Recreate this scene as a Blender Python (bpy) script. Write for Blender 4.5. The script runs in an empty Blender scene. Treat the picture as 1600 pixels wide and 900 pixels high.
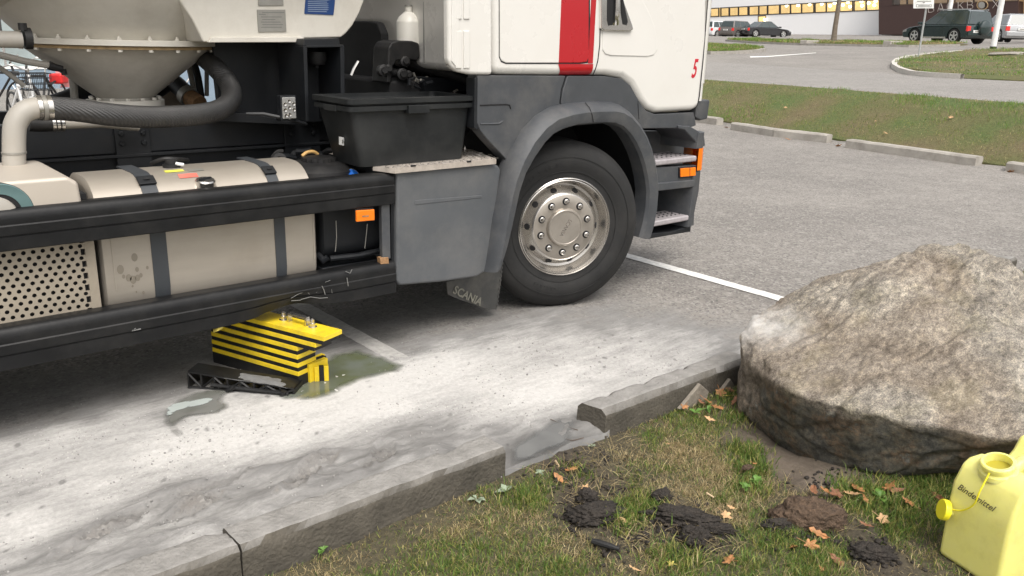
import bpy, bmesh, math, random
import numpy as np
from mathutils import Vector, Matrix, noise
random.seed(7); rng = np.random.default_rng(7)
scene = bpy.context.scene
PI = math.pi

# ------------------------------------------------------------------ camera
FPX = 1312.0; CX, CY = 800.0, 450.0; EYE = 1.68        # focal length and centre in 1600x900 photo pixels
def _dir(px, py):
    return Vector((px-CX, -(py-CY), -FPX)).normalized()
_vx = _dir(2400, 100); _vy = _dir(-370, 21)
_vy = (_vy - _vx*_vx.dot(_vy)).normalized(); _vz = _vx.cross(_vy)
ROT = Matrix((_vx, _vy, _vz))                            # camera space -> world space
ORG = Vector((0, 0, EYE))
cam_data = bpy.data.cameras.new('camera'); cam = bpy.data.objects.new('camera', cam_data)
scene.collection.objects.link(cam); scene.camera = cam
cam_data.sensor_width = 36.0; cam_data.lens = 36.0*FPX/1600.0
cam_data.clip_start = 0.05; cam_data.clip_end = 600.0
cam.matrix_world = Matrix.Translation(ORG) @ ROT.to_4x4()

# ------------------------------------------------------------------ light
scene.view_settings.view_transform = 'Standard'; scene.view_settings.look = 'None'
scene.view_settings.exposure = 1.10; scene.view_settings.gamma = 1.0
SUN_EL, SUN_AZ = math.radians(58), math.radians(250)     # high, behind the photographer's left shoulder
world = bpy.data.worlds.new('World'); scene.world = world; world.use_nodes = True
wn = world.node_tree; wn.nodes.clear()
sky = wn.nodes.new('ShaderNodeTexSky'); sky.sky_type = 'NISHITA'; sky.sun_disc = False
sky.sun_elevation = SUN_EL; sky.sun_rotation = math.radians(90) - SUN_AZ; sky.dust_density = 4.0; sky.air_density = 1.0
hs = wn.nodes.new('ShaderNodeHueSaturation'); hs.inputs['Saturation'].default_value = 0.22
bg = wn.nodes.new('ShaderNodeBackground'); bg.inputs['Strength'].default_value = 0.12
wo = wn.nodes.new('ShaderNodeOutputWorld')
tint = wn.nodes.new('ShaderNodeMix'); tint.data_type = 'RGBA'; tint.blend_type = 'MULTIPLY'; tint.inputs[0].default_value = 1.0
tint.inputs[7].default_value = (1.0, 0.975, 0.945, 1)
wn.links.new(sky.outputs[0], hs.inputs['Color']); wn.links.new(hs.outputs[0], tint.inputs[6])
wn.links.new(tint.outputs[2], bg.inputs[0]); wn.links.new(bg.outputs[0], wo.inputs[0])
sl = bpy.data.lights.new('sun', 'SUN'); sl.energy = 0.9; sl.angle = math.radians(35); sl.color = (1.0, 0.96, 0.9)
so = bpy.data.objects.new('sun', sl); scene.collection.objects.link(so)
sd = Vector((math.cos(SUN_EL)*math.cos(SUN_AZ), math.cos(SUN_EL)*math.sin(SUN_AZ), math.sin(SUN_EL)))
so.rotation_euler = sd.to_track_quat('Z', 'Y').to_euler(); so.location = sd*40

# ------------------------------------------------------------------ survey helpers: sight lines onto real planes of the place
def ray(px, py): return ROT @ Vector((px-CX, -(py-CY), -FPX)) / FPX
def G(px, py, z=0.0):
    r = ray(px, py); return ORG + r*((z-EYE)/r.z)
def S(px, py, y):
    r = ray(px, py); return ORG + r*(y/r.y)
def SX(px, py, x):
    r = ray(px, py); return ORG + r*(x/r.x)
def XZ(pts, y): return [(S(p[0], p[1], y).x, S(p[0], p[1], y).z) for p in pts]
NK = Vector((0.963, -0.270))                              # across the far kerb line
SK = [0.0, 0.15, 0.9, 1.7, 2.2, 3.0, 11.4, 26.0, 44.0, 57.0, 66.0, 120.0]
ZK = [0.0, 0.0, 0.30, 0.62, 0.74, 0.79, 1.12, 1.84, 2.12, 2.48, 2.78, 3.3]
def sdist(x, y): return x*NK.x + y*NK.y - 11.40
def zprof(x, y): return float(np.interp(sdist(x, y), SK, ZK))
def T(px, py, off=0.0):
    r = ray(px, py); t = 8.0
    while t < 300:
        p = ORG + r*t
        if p.z - off <= zprof(p.x, p.y): break
        t += 0.05
    lo, hi = t-0.05, t
    for _ in range(12):
        m = (lo+hi)/2; p = ORG + r*m
        if p.z - off <= zprof(p.x, p.y): hi = m
        else: lo = m
    return ORG + r*hi

# ------------------------------------------------------------------ materials
MATS = {}
def mat(name, col, rough=0.6, metal=0.0, var=0.12, scale=6.0, bump=0.0, bscale=60.0, col2=None, mask=None, spec=0.5,
        coat=0.0, emit=None, estr=0.0, stretch=None, trans=0.0, dirt=None, dirt_amt=0.0, dirt_scale=2.0, rvar=0.1):
    """procedural principled material: base colour with noise variation, optional dirt, optional bump"""
    m = bpy.data.materials.new(name); m.use_nodes = True; MATS[name] = m
    nt = m.node_tree; n = nt.nodes; b = n['Principled BSDF']; L = nt.links.new
    tc = n.new('ShaderNodeTexCoord'); mp = n.new('ShaderNodeMapping'); L(tc.outputs['Object'], mp.inputs[0])
    if stretch: mp.inputs['Scale'].default_value = stretch
    nz = n.new('ShaderNodeTexNoise'); nz.inputs['Scale'].default_value = scale; nz.inputs['Detail'].default_value = 6
    nz.inputs['Roughness'].default_value = 0.62
    L(mp.outputs[0], nz.inputs['Vector'])
    rp = n.new('ShaderNodeValToRGB'); L(nz.outputs[0], rp.inputs[0])
    c2 = col2 or tuple(c*(1+var) for c in col[:3]); c1 = tuple(c*(1-var) for c in col[:3]) if not col2 else col
    rp.color_ramp.elements[0].position = 0.32; rp.color_ramp.elements[1].position = 0.68
    rp.color_ramp.elements[0].color = (*c1[:3], 1); rp.color_ramp.elements[1].color = (*c2[:3], 1)
    out = rp.outputs[0]
    if dirt:
        dn = n.new('ShaderNodeTexNoise'); dn.inputs['Scale'].default_value = dirt_scale; dn.inputs['Detail'].default_value = 8
        dn.inputs['Roughness'].default_value = 0.7
        L(tc.outputs['Object'], dn.inputs['Vector'])
        dr = n.new('ShaderNodeMapRange'); dr.inputs[1].default_value = 0.45; dr.inputs[2].default_value = 0.75; dr.inputs[4].default_value = dirt_amt
        L(dn.outputs[0], dr.inputs[0])
        mx = n.new('ShaderNodeMix'); mx.data_type = 'RGBA'; L(dr.outputs[0], mx.inputs[0]); L(out, mx.inputs[6]); mx.inputs[7].default_value = (*dirt, 1)
        out = mx.outputs[2]
    L(out, b.inputs['Base Color'])
    rr = n.new('ShaderNodeMapRange'); rr.inputs[3].default_value = max(0.02, rough-rvar); rr.inputs[4].default_value = min(1, rough+rvar)
    L(nz.outputs[0], rr.inputs[0]); L(rr.outputs[0], b.inputs['Roughness'])
    b.inputs['Metallic'].default_value = metal; b.inputs['Specular IOR Level'].default_value = spec
    b.inputs['Coat Weight'].default_value = coat; b.inputs['Coat Roughness'].default_value = 0.08
    if emit: b.inputs['Emission Color'].default_value = (*emit, 1); b.inputs['Emission Strength'].default_value = estr
    if trans: b.inputs['Transmission Weight'].default_value = trans
    if bump:
        bn = n.new('ShaderNodeTexNoise'); bn.inputs['Scale'].default_value = bscale; bn.inputs['Detail'].default_value = 5
        L(mp.outputs[0], bn.inputs['Vector'])
        bp = n.new('ShaderNodeBump'); bp.inputs['Strength'].default_value = bump; bp.inputs['Distance'].default_value = 0.01
        L(bn.outputs[0], bp.inputs['Height']); L(bp.outputs[0], b.inputs['Normal'])
    return m

mat('white_paint', (0.67, 0.655, 0.618), 0.28, var=0.015, scale=2.0, coat=0.4, dirt=(0.45, 0.40, 0.32), dirt_amt=0.10, dirt_scale=3)
mat('silo_paint', (0.70, 0.67, 0.60), 0.42, var=0.03, scale=2.5, dirt=(0.30, 0.26, 0.20), dirt_amt=0.30, dirt_scale=5)
mat('cone_paint', (0.58, 0.55, 0.49), 0.5, var=0.05, scale=5, dirt=(0.25, 0.22, 0.18), dirt_amt=0.35, dirt_scale=7)
mat('red_paint', (0.40, 0.006, 0.012), 0.3, var=0.02, coat=0.4)
mat('grey_plastic', (0.052, 0.056, 0.062), 0.52, var=0.10, scale=9, bump=0.12, bscale=300, dirt=(0.16, 0.152, 0.14), dirt_amt=0.45, dirt_scale=4)
mat('box_plastic', (0.082, 0.088, 0.095), 0.5, var=0.06, scale=5, bump=0.1, bscale=260, dirt=(0.2, 0.19, 0.175), dirt_amt=0.35, dirt_scale=3)
mat('frame_paint', (0.010, 0.0115, 0.014), 0.48, spec=.35, var=0.15, scale=8, dirt=(0.035, 0.034, 0.032), dirt_amt=0.30, dirt_scale=5)
mat('rail_paint', (0.006, 0.0063, 0.007), 0.46, var=0.15, scale=8, dirt=(0.034, 0.033, 0.031), dirt_amt=0.45, dirt_scale=6, bump=0.05, bscale=80, spec=.32)
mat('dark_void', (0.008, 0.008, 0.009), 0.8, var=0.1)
mat('black_rubber', (0.012, 0.012, 0.0125), 0.55, spec=.4, var=0.2, scale=14, bump=0.08, bscale=120, dirt=(0.06, 0.056, 0.052), dirt_amt=0.4, dirt_scale=8)
mat('tyre_rubber', (0.017, 0.017, 0.017), 0.72, var=0.15, scale=9, bump=0.06, bscale=90, dirt=(0.055, 0.052, 0.048), dirt_amt=0.4, dirt_scale=4, spec=.35)
mat('flap_rubber', (0.045, 0.045, 0.043), 0.6, var=0.2, scale=10, dirt=(0.16, 0.15, 0.13), dirt_amt=0.5, dirt_scale=6)
mat('tank_alu', (0.43, 0.39, 0.335), 0.46, metal=0.55, var=0.06, scale=1.5, dirt=(0.30, 0.26, 0.21), dirt_amt=0.35, dirt_scale=3, stretch=(1, 1, 8))
mat('beige_cover', (0.52, 0.47, 0.405), 0.45, metal=0.2, var=0.04, scale=3, dirt=(0.4, 0.34, 0.27), dirt_amt=0.3)
mat('steel_bright', (0.62, 0.60, 0.57), 0.25, metal=0.95, var=0.08, scale=8)
mat('rim_steel', (0.60, 0.575, 0.54), 0.26, metal=0.92, var=0.04, scale=7, dirt=(0.40, 0.36, 0.31), dirt_amt=0.08, dirt_scale=5, rvar=.04)
mat('hub_steel', (0.42, 0.385, 0.34), 0.42, metal=0.75, var=0.08, scale=10, dirt=(0.25, 0.22, 0.18), dirt_amt=0.25, dirt_scale=12)
mat('chrome', (0.75, 0.74, 0.72), 0.08, metal=1.0, var=0.02)
mat('pipe_grey', (0.37, 0.35, 0.315), 0.5, var=0.05, dirt=(0.3, 0.26, 0.2), dirt_amt=0.4, dirt_scale=12)
mat('rust', (0.30, 0.17, 0.08), 0.85, var=0.35, scale=40, bump=0.5, bscale=120)
mat('gasket_brown', (0.36, 0.25, 0.13), 0.8, var=0.3, scale=25)
mat('tread_alu', (0.58, 0.52, 0.46), 0.42, metal=0.5, var=0.1, scale=30, dirt=(0.3, 0.26, 0.22), dirt_amt=0.6, dirt_scale=14)
mat('step_alu', (0.42, 0.39, 0.40), 0.5, metal=0.35, var=0.1, scale=30)
mat('orange_lens', (0.85, 0.20, 0.01), 0.2, var=0.08, coat=0.5, emit=(1, 0.22, 0.01), estr=0.0)
mat('lens_clear', (0.33, 0.33, 0.32), 0.15, metal=0.3, var=0.1, coat=0.5)
mat('tub_plastic', (0.012, 0.0135, 0.0145), 0.45, spec=.35, var=0.08, scale=4, dirt=(0.09, 0.09, 0.085), dirt_amt=0.25)
mat('bottle_white', (0.72, 0.70, 0.64), 0.35, var=0.02)
mat('sticker_blue', (0.012, 0.055, 0.20), 0.35, var=0.05)
mat('sticker_text', (0.30, 0.38, 0.50), 0.5)
mat('plate_metal', (0.34, 0.33, 0.30), 0.4, metal=0.5, var=0.1, scale=20)
mat('plate_text', (0.19, 0.19, 0.18), 0.5)
mat('cap_blue', (0.02, 0.16, 0.62), 0.35, var=0.05)
mat('yellow_plastic', (0.80, 0.58, 0.02), 0.4, var=0.05, scale=12, dirt=(0.25, 0.2, 0.06), dirt_amt=0.5, dirt_scale=9)
mat('black_plastic', (0.009, 0.009, 0.0095), 0.45, spec=.35, var=0.15, scale=20, dirt=(0.06, 0.06, 0.056), dirt_amt=0.35, dirt_scale=11)
mat('powder_dust', (0.15, 0.15, 0.148), 0.95, var=0.1, scale=30, bump=0.4, bscale=150)
mat('powder_white', (0.72, 0.71, 0.68), 0.95, var=0.05, scale=30, bump=0.3, bscale=150)
mat('fabric_yellow', (0.62, 0.50, 0.10), 0.6, var=0.2, scale=30)
mat('letter_red', (0.50, 0.012, 0.03), 0.4, var=0.02)
mat('letter_pale', (0.17, 0.165, 0.135), 0.7, var=0.2, scale=50)
mat('ink', (0.10, 0.09, 0.05), 0.7)
mat('scratch', (0.17, 0.17, 0.165), 0.5)
mat('panel_beige', (0.36, 0.315, 0.25), .5, metal=.2, var=.08, scale=3, dirt=(.2,.17,.13), dirt_amt=.5, dirt_scale=4)
mat('label_white', (0.75, 0.75, 0.73), 0.5); mat('label_yellow', (0.70, 0.66, 0.10), 0.5); mat('label_red', (0.70, 0.16, 0.12), 0.5)
mat('wall_white', (0.88, 0.88, 0.88), 0.6, var=0.01)
mat('wall_brown', (0.050, 0.026, 0.022), 0.6, var=0.08, scale=3)
mat('frame_dark', (0.03, 0.024, 0.02), 0.5)
mat('neon_white', (0.38, 0.34, 0.31), 0.5, emit=(1, 0.9, 0.8), estr=0.03)
mat('lamp_glow', (0.9, 0.85, 0.7), 0.5, emit=(1, 0.88, 0.62), estr=3.0)
mat('room_wall_glow', (0.75, 0.55, 0.25), 0.8, var=0.35, scale=0.5, emit=(1.0, 0.68, 0.26), estr=0.28)  # lamplight of the room put into the wall as its own glow
mat('post_white', (0.75, 0.75, 0.73), 0.45); mat('post_grey', (0.42, 0.43, 0.43), 0.4, metal=0.4)
mat('bark', (0.16, 0.13, 0.10), 0.9, var=0.3, scale=12, bump=0.8, bscale=30)
mat('car_green', (0.010, 0.026, 0.026), 0.22, coat=0.8, var=0.03); mat('car_silver', (0.42, 0.43, 0.44), 0.25, metal=0.35, coat=0.5, var=0.03)
mat('car_black', (0.020, 0.021, 0.024), 0.2, coat=0.8, var=0.03); mat('car_grey', (0.16, 0.145, 0.135), 0.25, metal=0.3, coat=0.5, var=0.03)
mat('car_white', (0.72, 0.73, 0.74), 0.25, coat=0.5, var=0.02)
mat('car_glass', (0.03, 0.045, 0.045), 0.06, var=0.1, coat=0.8); mat('tail_red', (0.60, 0.02, 0.015), 0.2, coat=0.6, emit=(1, 0.03, 0.02), estr=0.1)
mat('alloy', (0.62, 0.62, 0.60), 0.3, metal=0.7, var=0.05)
mat('leaf_orange', (0.36, 0.17, 0.065), 0.6, var=0.4, scale=30); mat('leaf_tan', (0.48, 0.30, 0.15), 0.65, var=0.3, scale=30)
mat('leaf_brown', (0.22, 0.10, 0.05), 0.65, var=0.4, scale=30); mat('leaf_yellow', (0.55, 0.46, 0.10), 0.6, var=0.2, scale=30)
mat('soil_dark', (0.030, 0.024, 0.019), 0.8, var=0.5, scale=40, bump=1.6, bscale=90)
mat('soil_brown', (0.095, 0.062, 0.040), 0.95, var=0.4, scale=45, bump=1.8, bscale=90)
mat('blue_panel', (0.22, 0.29, 0.36), 0.5, var=0.05); mat('wood_orange', (0.55, 0.34, 0.12), 0.6, var=0.1)
mat('glass_pale', (0.36, 0.42, 0.42), 0.12, var=0.25, scale=0.7, coat=0.3); mat('wall_pale', (0.50, 0.53, 0.50), 0.6, var=0.05)
mat('bike_white', (0.75, 0.75, 0.74), 0.3, coat=0.3); mat('bike_red', (0.60, 0.02, 0.02), 0.4); mat('bike_black', (0.02, 0.02, 0.02), 0.5)
mat('fabric_pink', (0.62, 0.25, 0.25), 0.7, var=0.2); mat('sand_beige', (0.45, 0.37, 0.29), 0.8, var=0.15)
mat('line_dusty_shaded', (0.38, 0.37, 0.35), 0.8, var=0.2, scale=30, bump=0.3, bscale=250)  # dusty line paint, darkened to carry the truck's shade
mat('strap_grey', (0.045, 0.05, 0.056), .5, var=.1)
mat('line_paint', (0.74, 0.73, 0.70), 0.7, var=0.10, scale=40, bump=0.3, bscale=250, dirt=(0.25, 0.24, 0.22), dirt_amt=0.5, dirt_scale=18)
mat('paper_white', (0.8, 0.8, 0.78), 0.6); mat('stick_wood', (0.6, 0.45, 0.28), 0.7)

def nodes_of(m): return m.node_tree.nodes, m.node_tree.links.new

# red stripe painted across the cab's white side panel, by the panel's own x position
def stripe_material(x0, x1):
    m = MATS['white_paint'].copy(); m.name = 'white_paint_red_stripe'; MATS[m.name] = m
    n, L = nodes_of(m); b = n['Principled BSDF']
    tc = n.new('ShaderNodeTexCoord'); sx = n.new('ShaderNodeSeparateXYZ'); L(tc.outputs['Object'], sx.inputs[0])
    a = n.new('ShaderNodeMath'); a.operation = 'GREATER_THAN'; a.inputs[1].default_value = x0; L(sx.outputs[0], a.inputs[0])
    c = n.new('ShaderNodeMath'); c.operation = 'LESS_THAN'; c.inputs[1].default_value = x1; L(sx.outputs[0], c.inputs[0])
    d = n.new('ShaderNodeMath'); d.operation = 'MULTIPLY'; L(a.outputs[0], d.inputs[0]); L(c.outputs[0], d.inputs[1])
    src = b.inputs['Base Color'].links[0].from_socket
    mx = n.new('ShaderNodeMix'); mx.data_type = 'RGBA'; L(d.outputs[0], mx.inputs[0]); L(src, mx.inputs[6]); mx.inputs[7].default_value = (0.40, 0.006, 0.012, 1)
    L(mx.outputs[2], b.inputs['Base Color']); return m

# ------------------------------------------------------------------ object helpers
COL = scene.collection
class MB:
    def __init__(self): self.v = []; self.f = []; self.mi = []
    def add(self, vs, fs, mi=0):
        o = len(self.v); self.v += [tuple(v) for v in vs]; self.f += [tuple(i+o for i in f) for f in fs]; self.mi += [mi]*len(fs); return self
    def box(self, x0, x1, y0, y1, z0, z1, mi=0):
        v = [(x, y, z) for z in (z0, z1) for y in (y0, y1) for x in (x0, x1)]
        return self.add(v, [(0, 2, 3, 1), (4, 5, 7, 6), (0, 1, 5, 4), (2, 6, 7, 3), (0, 4, 6, 2), (1, 3, 7, 5)], mi)
    def obox(self, c, ax, ay, az, sx, sy, sz, mi=0):
        c = Vector(c); v = [c + ax*(i*sx/2) + ay*(j*sy/2) + az*(k*sz/2) for k in (-1, 1) for j in (-1, 1) for i in (-1, 1)]
        return self.add(v, [(0, 2, 3, 1), (4, 5, 7, 6), (0, 1, 5, 4), (2, 6, 7, 3), (0, 4, 6, 2), (1, 3, 7, 5)], mi)
    def prism(self, xz, y0, y1, mi=0):
        """outline in the x-z plane given thickness from y0 (front) to y1 (back)"""
        a = sum(xz[i][0]*xz[(i+1) % len(xz)][1]-xz[(i+1) % len(xz)][0]*xz[i][1] for i in range(len(xz)))
        if a < 0: xz = xz[::-1]
        n = len(xz); v = [(x, y0, z) for x, z in xz] + [(x, y1, z) for x, z in xz]
        f = [tuple(range(n)), tuple(range(2*n-1, n-1, -1))] + [(i, i+n, (i+1) % n+n, (i+1) % n) for i in range(n)]
        return self.add(v, f, mi)
    def extr(self, pts, vec, mi=0):
        n = len(pts); vec = Vector(vec); v = [Vector(p) for p in pts] + [Vector(p)+vec for p in pts]
        f = [tuple(range(n-1, -1, -1)), tuple(range(n, 2*n))] + [(i, (i+1) % n, (i+1) % n+n, i+n) for i in range(n)]
        return self.add(v, f, mi)
    def tube(self, path, r, seg=12, mi=0, caps=True):
        path = [Vector(p) for p in path]; n = len(path); rs = r if isinstance(r, (list, tuple)) else [r]*n
        up = Vector((0, 0, 1)); vs = []; prev = None
        for i, p in enumerate(path):
            t = (path[min(i+1, n-1)]-path[max(i-1, 0)]).normalized()
            if prev is None:
                a = t.cross(up if abs(t.z) < 0.9 else Vector((1, 0, 0))).normalized()
            else: a = (prev - t*prev.dot(t)).normalized()
            prev = a; b = t.cross(a)
            vs += [p + (a*math.cos(2*PI*k/seg)+b*math.sin(2*PI*k/seg))*rs[i] for k in range(seg)]
        fs = [(i*seg+k, i*seg+(k+1) % seg, (i+1)*seg+(k+1) % seg, (i+1)*seg+k) for i in range(n-1) for k in range(seg)]
        if caps: fs += [tuple(range(seg-1, -1, -1)), tuple(range((n-1)*seg, n*seg))]
        return self.add(vs, fs, mi)
    def lathe(self, prof, c, ax, seg=48, mi=0):
        """prof: (radius, distance along axis)"""
        ax = Vector(ax).normalized(); a = ax.cross(Vector((0, 0, 1)) if abs(ax.z) < 0.9 else Vector((1, 0, 0))).normalized(); b = ax.cross(a); c = Vector(c)
        vs = [c + ax*h + (a*math.cos(2*PI*k/seg)+b*math.sin(2*PI*k/seg))*r for r, h in prof for k in range(seg)]
        fs = [(i*seg+k, i*seg+(k+1) % seg, (i+1)*seg+(k+1) % seg, (i+1)*seg+k) for i in range(len(prof)-1) for k in range(seg)]
        return self.add(vs, fs, mi)
    def grid(self, rows, mi=0, close=False):
        """rows of points -> surface"""
        n = len(rows[0]); vs = [p for r in rows for p in r]
        fs = [(i*n+k, i*n+k+1, (i+1)*n+k+1, (i+1)*n+k) for i in range(len(rows)-1) for k in range(n-1)]
        return self.add(vs, fs, mi)
    def build(self, name, m, parent=None, bevel=0, seg=2, smooth=True, angle=35, label=None, subd=0, fixn=True):
        me = bpy.data.meshes.new(name); me.from_pydata([tuple(v) for v in self.v], [], self.f)
        ms = m if isinstance(m, (list, tuple)) else [m]
        for k in ms: me.materials.append(MATS[k] if isinstance(k, str) else k)
        me.polygons.foreach_set('material_index', self.mi)
        if fixn:
            bm = bmesh.new(); bm.from_mesh(me); bmesh.ops.recalc_face_normals(bm, faces=bm.faces); bm.to_mesh(me); bm.free()
        if smooth:
            me.polygons.foreach_set('use_smooth', [True]*len(me.polygons))
            if not bevel: me.set_sharp_from_angle(angle=math.radians(angle))
        o = bpy.data.objects.new(name, me); COL.objects.link(o)
        if bevel:
            b = o.modifiers.new('bevel', 'BEVEL'); b.width = bevel; b.segments = seg; b.limit_method = 'ANGLE'; b.angle_limit = math.radians(30); b.harden_normals = True
        if subd:
            s = o.modifiers.new('subd', 'SUBSURF'); s.levels = s.render_levels = subd
        if parent: child(o, parent)
        if label: o['label'] = label
        return o
def child(o, parent):
    o.parent = parent; o.matrix_parent_inverse = parent_world(parent).inverted()
def parent_world(p):
    m = p.matrix_basis.copy()
    while p.parent:
        m = p.parent.matrix_basis @ p.matrix_parent_inverse @ m if False else (parent_world(p.parent) @ p.matrix_parent_inverse @ m); break
    return m
def thing(name, label, cat, loc=(0, 0, 0), group=None, rotz=0):
    o = bpy.data.objects.new(name, None); COL.objects.link(o); o.location = loc; o.rotation_euler = (0, 0, rotz)
    o.empty_display_size = 0.1
    return tag(o, label, cat, group)
def tag(o, label, cat, group=None):
    o['label'] = label; o['category'] = cat
    if group: o['group'] = group
    return o
def structure(o): o['kind'] = 'structure'; return o
def copy_tree(o, parent=None):
    c = o.copy(); COL.objects.link(c)
    if parent: c.parent = parent; c.matrix_parent_inverse = o.matrix_parent_inverse.copy()
    for ch in [k for k in o.children]: copy_tree(ch, c)
    return c
def circ(cx, cz, r, n=16, a0=0.0): return [(cx+r*math.cos(a0+2*PI*k/n), cz+r*math.sin(a0+2*PI*k/n)) for k in range(n)]
def rrect(x0, x1, z0, z1, r, n=4):
    out = []
    for cx, cz, a in ((x1-r, z1-r, 0), (x0+r, z1-r, PI/2), (x0+r, z0+r, PI), (x1-r, z0+r, 1.5*PI)):
        out += [(cx+r*math.cos(a+PI/2*k/n), cz+r*math.sin(a+PI/2*k/n)) for k in range(n+1)]
    return out
def spline(pts, n=6):
    pts = [Vector(p) for p in pts]; out = []
    for i in range(len(pts)-1):
        p0 = pts[max(i-1, 0)]; p1 = pts[i]; p2 = pts[i+1]; p3 = pts[min(i+2, len(pts)-1)]
        for k in range(n):
            t = k/n; out.append(0.5*((2*p1)+(p2-p0)*t+(2*p0-5*p1+4*p2-p3)*t*t+(3*p1-p0-3*p2+p3)*t**3))
    out.append(pts[-1]); return out
def text_mesh(s, size, name, m, parent, mw, thick=0.002, shear=0.0, xs=1.0, bold=0.0, label=None):
    cu = bpy.data.curves.new(name+'_curve', 'FONT'); cu.body = s; cu.size = size; cu.extrude = thick; cu.align_x = 'CENTER'; cu.align_y = 'CENTER'
    cu.shear = shear; cu.offset = bold; cu.resolution_u = 3
    t = bpy.data.objects.new(name+'_curve', cu); me = bpy.data.meshes.new_from_object(t); bpy.data.objects.remove(t)
    me.transform(mw @ Matrix.Diagonal((xs, 1, 1, 1))); me.materials.clear(); me.materials.append(MATS[m]); me.name = name
    o = bpy.data.objects.new(name, me); COL.objects.link(o)
    if parent: child(o, parent)
    if label: o['label'] = label
    return o
def frame_m(c, ax, ay):
    ax = Vector(ax).normalized(); az = ax.cross(Vector(ay)).normalized(); ay = az.cross(ax)
    m = Matrix((ax, ay, az)).transposed().to_4x4(); m.translation = Vector(c); return m
YF = Vector((0, -1, 0))
# text standing on a face that looks toward -y: x axis = +x, y axis = +z
def facing(c, rot=0.0): return frame_m(c, (math.cos(rot), 0, math.sin(rot)), (-math.sin(rot), 0, math.cos(rot)))

def field(pts, X, Y, power=2.6, soft=0.03):
    """smooth inverse-distance field through survey points (x, y, value...)"""
    P = np.array(pts, float); num = np.zeros((X.size, P.shape[1]-2)); den = np.zeros(X.size)
    x = X.ravel(); y = Y.ravel()
    for p in P:
        w = 1.0/((x-p[0])**2+(y-p[1])**2+soft**2)**(power/2)
        num += w[:, None]*p[2:]; den += w
    return (num/den[:, None])
def fbm(x, y, sc, oct=4, seed=0.0, gain=0.5):
    return noise.fractal(Vector((x*sc+seed, y*sc-seed, seed*1.7)), 1.0-0.0, 2.0, oct)
_perm = rng.random((256, 256))
def vnoise(x, y, sc, seed=0):
    """fast vectorised value noise in 0..1"""
    x = np.asarray(x)*sc+seed*17.3; y = np.asarray(y)*sc+seed*5.1
    xi = np.floor(x).astype(int); yi = np.floor(y).astype(int); fx = x-xi; fy = y-yi
    fx = fx*fx*(3-2*fx); fy = fy*fy*(3-2*fy)
    g = lambda a, b: _perm[a & 255, b & 255]
    return (g(xi, yi)*(1-fx)+g(xi+1, yi)*fx)*(1-fy)+(g(xi, yi+1)*(1-fx)+g(xi+1, yi+1)*fx)*fy
def vfbm(x, y, sc, oct=4, seed=0, gain=0.5):
    s = 0; a = 1; t = 0
    for k in range(oct): s = s+a*vnoise(x, y, sc*2**k, seed+k); t += a; a *= gain
    return s/t

# ================================================================== GROUND
# binder powder spread on the wet asphalt: (photo x, y, powder 0..1, wet plus painted under-truck shade 0..1) surveyed, then laid out on the ground plane
POW = [(1000,480,.10,0),(900,492,.30,0),(1100,470,.03,0),(1200,492,.06,0),(1150,520,.35,0),(1250,520,.2,0),(1000,420,0,0),(1100,420,0,0),(900,470,.05,.1),
 (560,500,0,.6),(650,495,.0,.5),(750,498,.12,.35),(700,515,.2,.2),(850,505,.45,.1),(950,495,.40,0),(1050,500,.30,0),(1130,500,.15,0),(700,470,0,.6),(800,480,.04,.4),(620,470,0,.6),
 (600,528,.0,.6),(645,542,.2,.3),(700,535,.60,0),(800,535,.66,0),(900,535,.62,0),(1000,530,.58,0),(1100,540,.54,0),(1145,556,.48,0),
 (660,585,.95,0),(720,575,.9,0),(800,580,.70,0),(900,580,.72,0),(1000,570,.68,0),(1080,560,.60,0),(700,600,.75,0),(760,600,.8,0),
 (600,615,1,0),(700,625,.72,0),(760,640,.8,0),(820,625,.9,0),(880,615,.92,0),(840,645,.8,0),
 (0,645,0,.5),(0,668,.12,.3),(100,630,.02,.6),(200,605,.02,.6),(280,592,.03,.5),(0,600,0,.6),(100,590,0,.6),(250,560,0,.6),(0,560,0,.6),(100,655,.25,.3),(0,630,0,.5),
 (0,700,.75,0),(100,675,.85,0),(200,650,.72,0),(235,635,.5,0),(350,640,.9,0),(450,635,1,0),(550,600,1,0),(350,690,1,0),(450,690,1,0),(250,715,.98,0),(150,740,.82,0),
 (50,745,.62,.1),(0,740,.55,.1),(70,765,.6,.2),(200,745,.62,.2),(290,700,.78,.1),(150,775,.95,0),(30,822,.95,0),(60,815,.85,0),
 (0,785,.50,.3),(90,800,.42,.3),(200,795,.40,.3),(300,765,.42,.2),(260,790,.34,.3),(400,735,.55,.1),(490,715,.25,.4),(480,745,.42,.2),(560,700,.55,.1),(600,685,.5,.2),
 (650,668,.42,.2),(700,660,.34,.3),(690,685,.30,.3),(600,720,.30,.3),(500,765,.38,.3),(400,785,.42,.2),(300,825,.42,.2),(200,865,.45,.2),(100,865,.42,.2),(0,880,.45,.2),
 (740,645,.65,.1),(800,655,.75,.1),(850,655,.48,.7),(850,690,.40,.9),(800,710,.38,.9),(880,670,.40,.9),(450,800,.40,.2),(560,745,.36,.3),(660,705,.36,.2),(735,692,.5,.1),
 (350,850,.45,.2),(40,770,.5,.2),(330,665,.8,.1),(275,650,.3,.5),(420,600,.62,.2),(380,625,.55,.3),(700,560,.85,0),(570,640,.95,0),(520,660,.9,0),(640,640,.85,0),
 (800,722,.30,.8),(840,708,.30,.9),(880,694,.30,.8),(900,672,.35,.6),(790,735,.30,.5),(860,730,.25,.5),(1250,450,0,0),(1400,350,0,0),(1100,300,0,0),(1500,300,0,0),(1050,450,.02,0),(1180,560,.45,0),(1250,560,.3,0)]
PW = [(G(a, b).x, G(a, b).y, c, d) for a, b, c, d in POW]
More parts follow.
